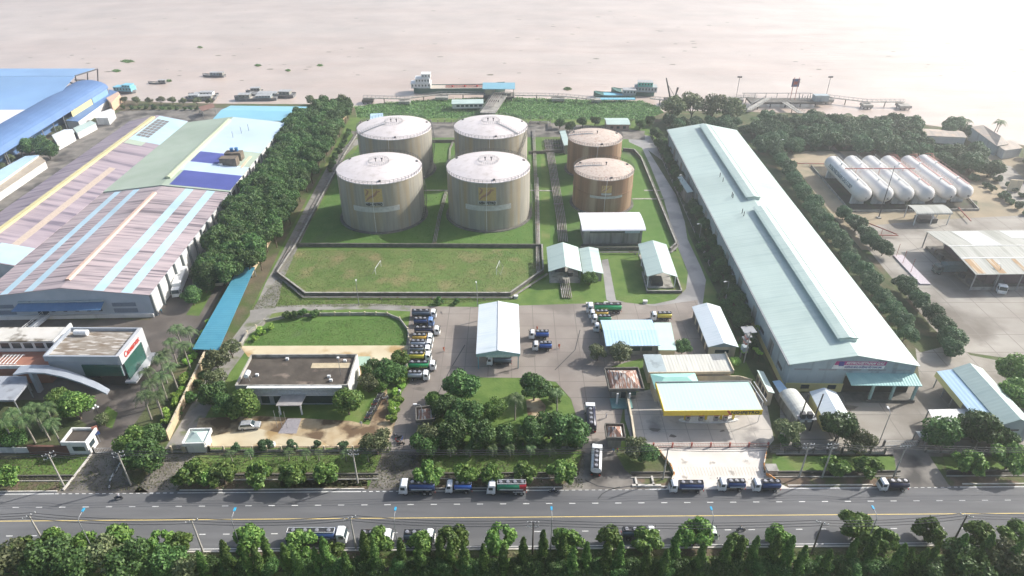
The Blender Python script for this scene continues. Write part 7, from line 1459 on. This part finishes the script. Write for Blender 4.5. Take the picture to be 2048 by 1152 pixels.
for i, (x, y, s) in enumerate(((20, 1128, 1.2), (95, 1118, 1.2), (150, 1135, 1.1), (205, 1112, 1.1), (262, 1128, 1.2), (330, 1122, 1.0), (375, 1135, 1.0), (1862, 1140, .9), (1925, 1128, 1.2), (2010, 1120, 1.2), (2050, 1140, 1.1))): putp('round' if i % 3 else 'olive', x, y, 4, s, 'bushy tree at the bottom edge of the picture', group='bushy trees at the bottom edge')
for x in range(380, 2060, 34): putp('round', x + random.uniform(-10, 10), 1140, 1.2, .55, 'dark bush below the columnar trees', group='dark bushes below the columnar trees')
# shrubs
for ln, key, st, lb, gr in (([(372, 730), (430, 640)], 'limebush', 2.4, 'lime green bush at the upper part of the boundary wall foot', 'lime bushes along the boundary wall'), ([(330, 850), (355, 800), (372, 745)], 'limebush', 2.6, 'lime green bush at the boundary wall foot', 'lime bushes along the boundary wall'), ([(352, 838), (395, 760), (440, 665)], 'bush', 4, 'bush on the lane side of the boundary wall', 'bushes on the lane side of the wall'),
    ([(806, 745), (785, 842)], 'limebush', 2.2, 'flowering bush beside the garden railing', 'bushes beside the garden railing'), ([(450, 893), (760, 892)], 'bluebush', 5.5, 'clipped bush inside the front fence', 'clipped bushes inside the front fence'), ([(560, 632), (640, 629)], 'bush', 3, 'bush on the low curved garden wall', 'bushes on the garden wall'),
    ([(870, 893), (1160, 889)], 'bush', 3.4, 'bush inside the shaded front fence', 'bushes inside the shaded front fence'), ([(1040, 846), (1090, 840)], 'limebush', 2, 'yellow green clipped bush on the round lawn', 'yellow bushes on the round lawn'), ([(860, 603), (935, 603)], 'bush', 5, 'low plant on the strip below the dike wall', 'low plants below the dike wall'), ([(655, 345), (700, 262)], 'bush', 3, 'bush at the foot of the far boundary wall', 'bushes at the far boundary wall'), ([(505, 680), (545, 648)], 'limebush', 3, 'lime bush at the left end of the oval lawn', 'lime bushes at the oval lawn'),
    ([(1545, 880), (1600, 890)], 'bush', 3, 'bush by the right corner of the forecourt', 'bushes by the forecourt corner'), ([(240, 215), (420, 218)], 'bush', 4, 'bush along the left bank fence', 'bushes on the left bank')):
    rowtrees(key, ln, st, .8, .8, 1.25, lb, gr, .5)
for x in (460, 498, 575, 610, 635, 690, 735): putp('areca', x, 905 + random.uniform(-3, 3), 2.4, 1.0, 'small feathery palm planted before the front fence', group='small palms before the front fence')
for x in (900, 940, 985, 1020, 1060, 1100): putp('areca', x, 897, 2.4, 1.1, 'small palm by the shaded front fence', group='small palms by the shaded fence')
# floating river plants: uncountable leaf cover
def cover(name, label, poly, n, z, hh, lm, size, holes=()):
    P = [at(a, b, z) for a, b in poly]; L2 = [(p.x, p.y) for p in P]; xs = [p.x for p in P]; ys = [p.y for p in P]; C = []
    while len(C) < n:
        q = (random.uniform(min(xs), max(xs)), random.uniform(min(ys), max(ys)))
        if inpoly(q, L2): C.append((q[0], q[1], z + random.random() * hh * (.6 + .4 * math.sin(q[0] * .5) * math.cos(q[1] * .4))))
    C = np.array(C); r = RNG; N = r.normal(size=C.shape) * .6 + np.array([0, 0, 1]); N /= np.linalg.norm(N, axis=1)[:, None]; o = bpy.data.objects.new(name, np_mesh(name, quads(C, N, size, .7, r), lm)); COL.objects.link(o); return tag(o, label, None, None, 'stuff')
HY = [(706, 214), (760, 207), (860, 200), (960, 196), (1040, 196), (1180, 200), (1280, 202), (1318, 214), (1335, 235), (1290, 243), (1120, 246), (716, 247)]
pts = [at(a, b, -1.36) for a, b in HY]; mb = MB(); mb.add([(p.x, p.y, -1.36) for p in pts], [tuple(range(len(pts)))]); o = mb.build('plant_mat', mat('plant_mat', (.05, .11, .035), (.08, .15, .05), sc=.3, rough=.9), None, None, False); tag(o, 'green mat of floating plants behind the tanks', None, None, 'stuff')
cover('river_plants', 'dense floating river plants between the depot and the jetty', HY, 26000, -1.3, .9, leafmat('leaf_hyacinth', (.06, .16, .045), (.11, .25, .07), (.22, .36, .12)), .42)
for x, y, w_, h_ in ((255, 123, 14, 3), (233, 142, 9, 2.5), (1135, 178, 8, 3), (516, 131, 6, 2), (640, 131, 6, 2), (576, 141, 5, 2), (400, 95, 5, 1.5), (338, 162, 5, 2)):
    cover('floating_plants', 'drifting clump of green river plants', [(x - w_, y), (x - w_ * .4, y - h_), (x + w_ * .6, y - h_ * .8), (x + w_, y + h_ * .2), (x, y + h_)], 500, WZ + .05, .4, MATS['leaf_hyacinth'], .5)
mb = MB()
for _ in range(130):
    x, y = random.uniform(0, 2048), random.uniform(20, 165); p = at(x, y, WZ); a = random.uniform(.5, 2.4); b = a * random.uniform(.3, .6)
    mb.add([(p.x + a * math.cos(t), p.y + b * math.sin(t), WZ + .04) for t in (0, .9, 1.9, 3.0, 3.9, 5.2)], [(0, 1, 2, 3, 4, 5)])
tag(mb.build('drifting_debris', mat('debris', (.12, .1, .06), (.08, .1, .05), sc=1, rough=.95), None, None, False), 'scattered dark clumps of weed drifting on the river', None, None, 'stuff')
# grass blades and leaf litter on the lawns that show close up
cover('verge_weeds', 'rough grass and weeds on the far verge', [(-100, 918), (185, 905), (1170, 903), (1166, 975), (300, 980), (-100, 985)], 14000, .01, .25, leafmat('leaf_weed', (.07, .13, .03), (.14, .2, .06), (.25, .22, .12)), .16)
cover('verge_weeds', 'rough grass and weeds on the near verge', [(-100, 1112), (2150, 1100), (2150, 1152), (-100, 1152)], 12000, .01, .3, MATS['leaf_weed'], .18)
cover('short_grass', 'short uneven grass of the football field', [(587, 500), (1083, 500), (1083, 543), (1026, 588), (615, 589), (560, 550)], 22000, .01, .12, MATS['leaf_weed'], .13)
cover('short_grass', 'short uneven grass round the storage tanks', [(600, 490), (700, 290), (1080, 290), (1080, 492)], 22000, .01, .12, leafmat('leaf_lawn', (.06, .14, .025), (.11, .2, .04), (.2, .24, .08)), .15)
cover('short_grass', 'short uneven grass of the oval and round lawns', [(490, 690), (540, 646), (770, 635), (812, 660), (815, 690)], 7000, .03, .1, MATS['leaf_lawn'], .12)
cover('short_grass', 'weedy grass beside the perimeter lane', [(500, 620), (556, 556), (612, 597), (1020, 600), (820, 612), (560, 614)], 7000, .02, .15, MATS['leaf_weed'], .13)
for o in [q for q in bpy.data.objects if 'u' in q]: del o['u']
for k, L_ in TREE.items():
    for o in L_:
        if o.location.length < .01:
            for ch in list(o.children): bpy.data.objects.remove(ch)
            bpy.data.objects.remove(o)
# ---------------------------------------------------------------- haze
hm = bpy.data.materials.new('haze'); hm.use_nodes = True; nn_ = hm.node_tree.nodes; nn_.remove(nn_['Principled BSDF'])
pv = nn_.new('ShaderNodeVolumePrincipled'); pv.inputs['Density'].default_value = .00043; pv.inputs['Color'].default_value = (.92, .96, 1, 1)
pv.inputs['Anisotropy'].default_value = .76
hm.node_tree.links.new(pv.outputs[0], nn_['Material Output'].inputs['Volume'])
mb = MB(); mb.box(0, 1300, -3.5, 5200, 4200, CAM_H + 6 + 3.5)
tag(mb.build('haze', hm), 'thin bright haze over the whole place', None, None, 'stuff')
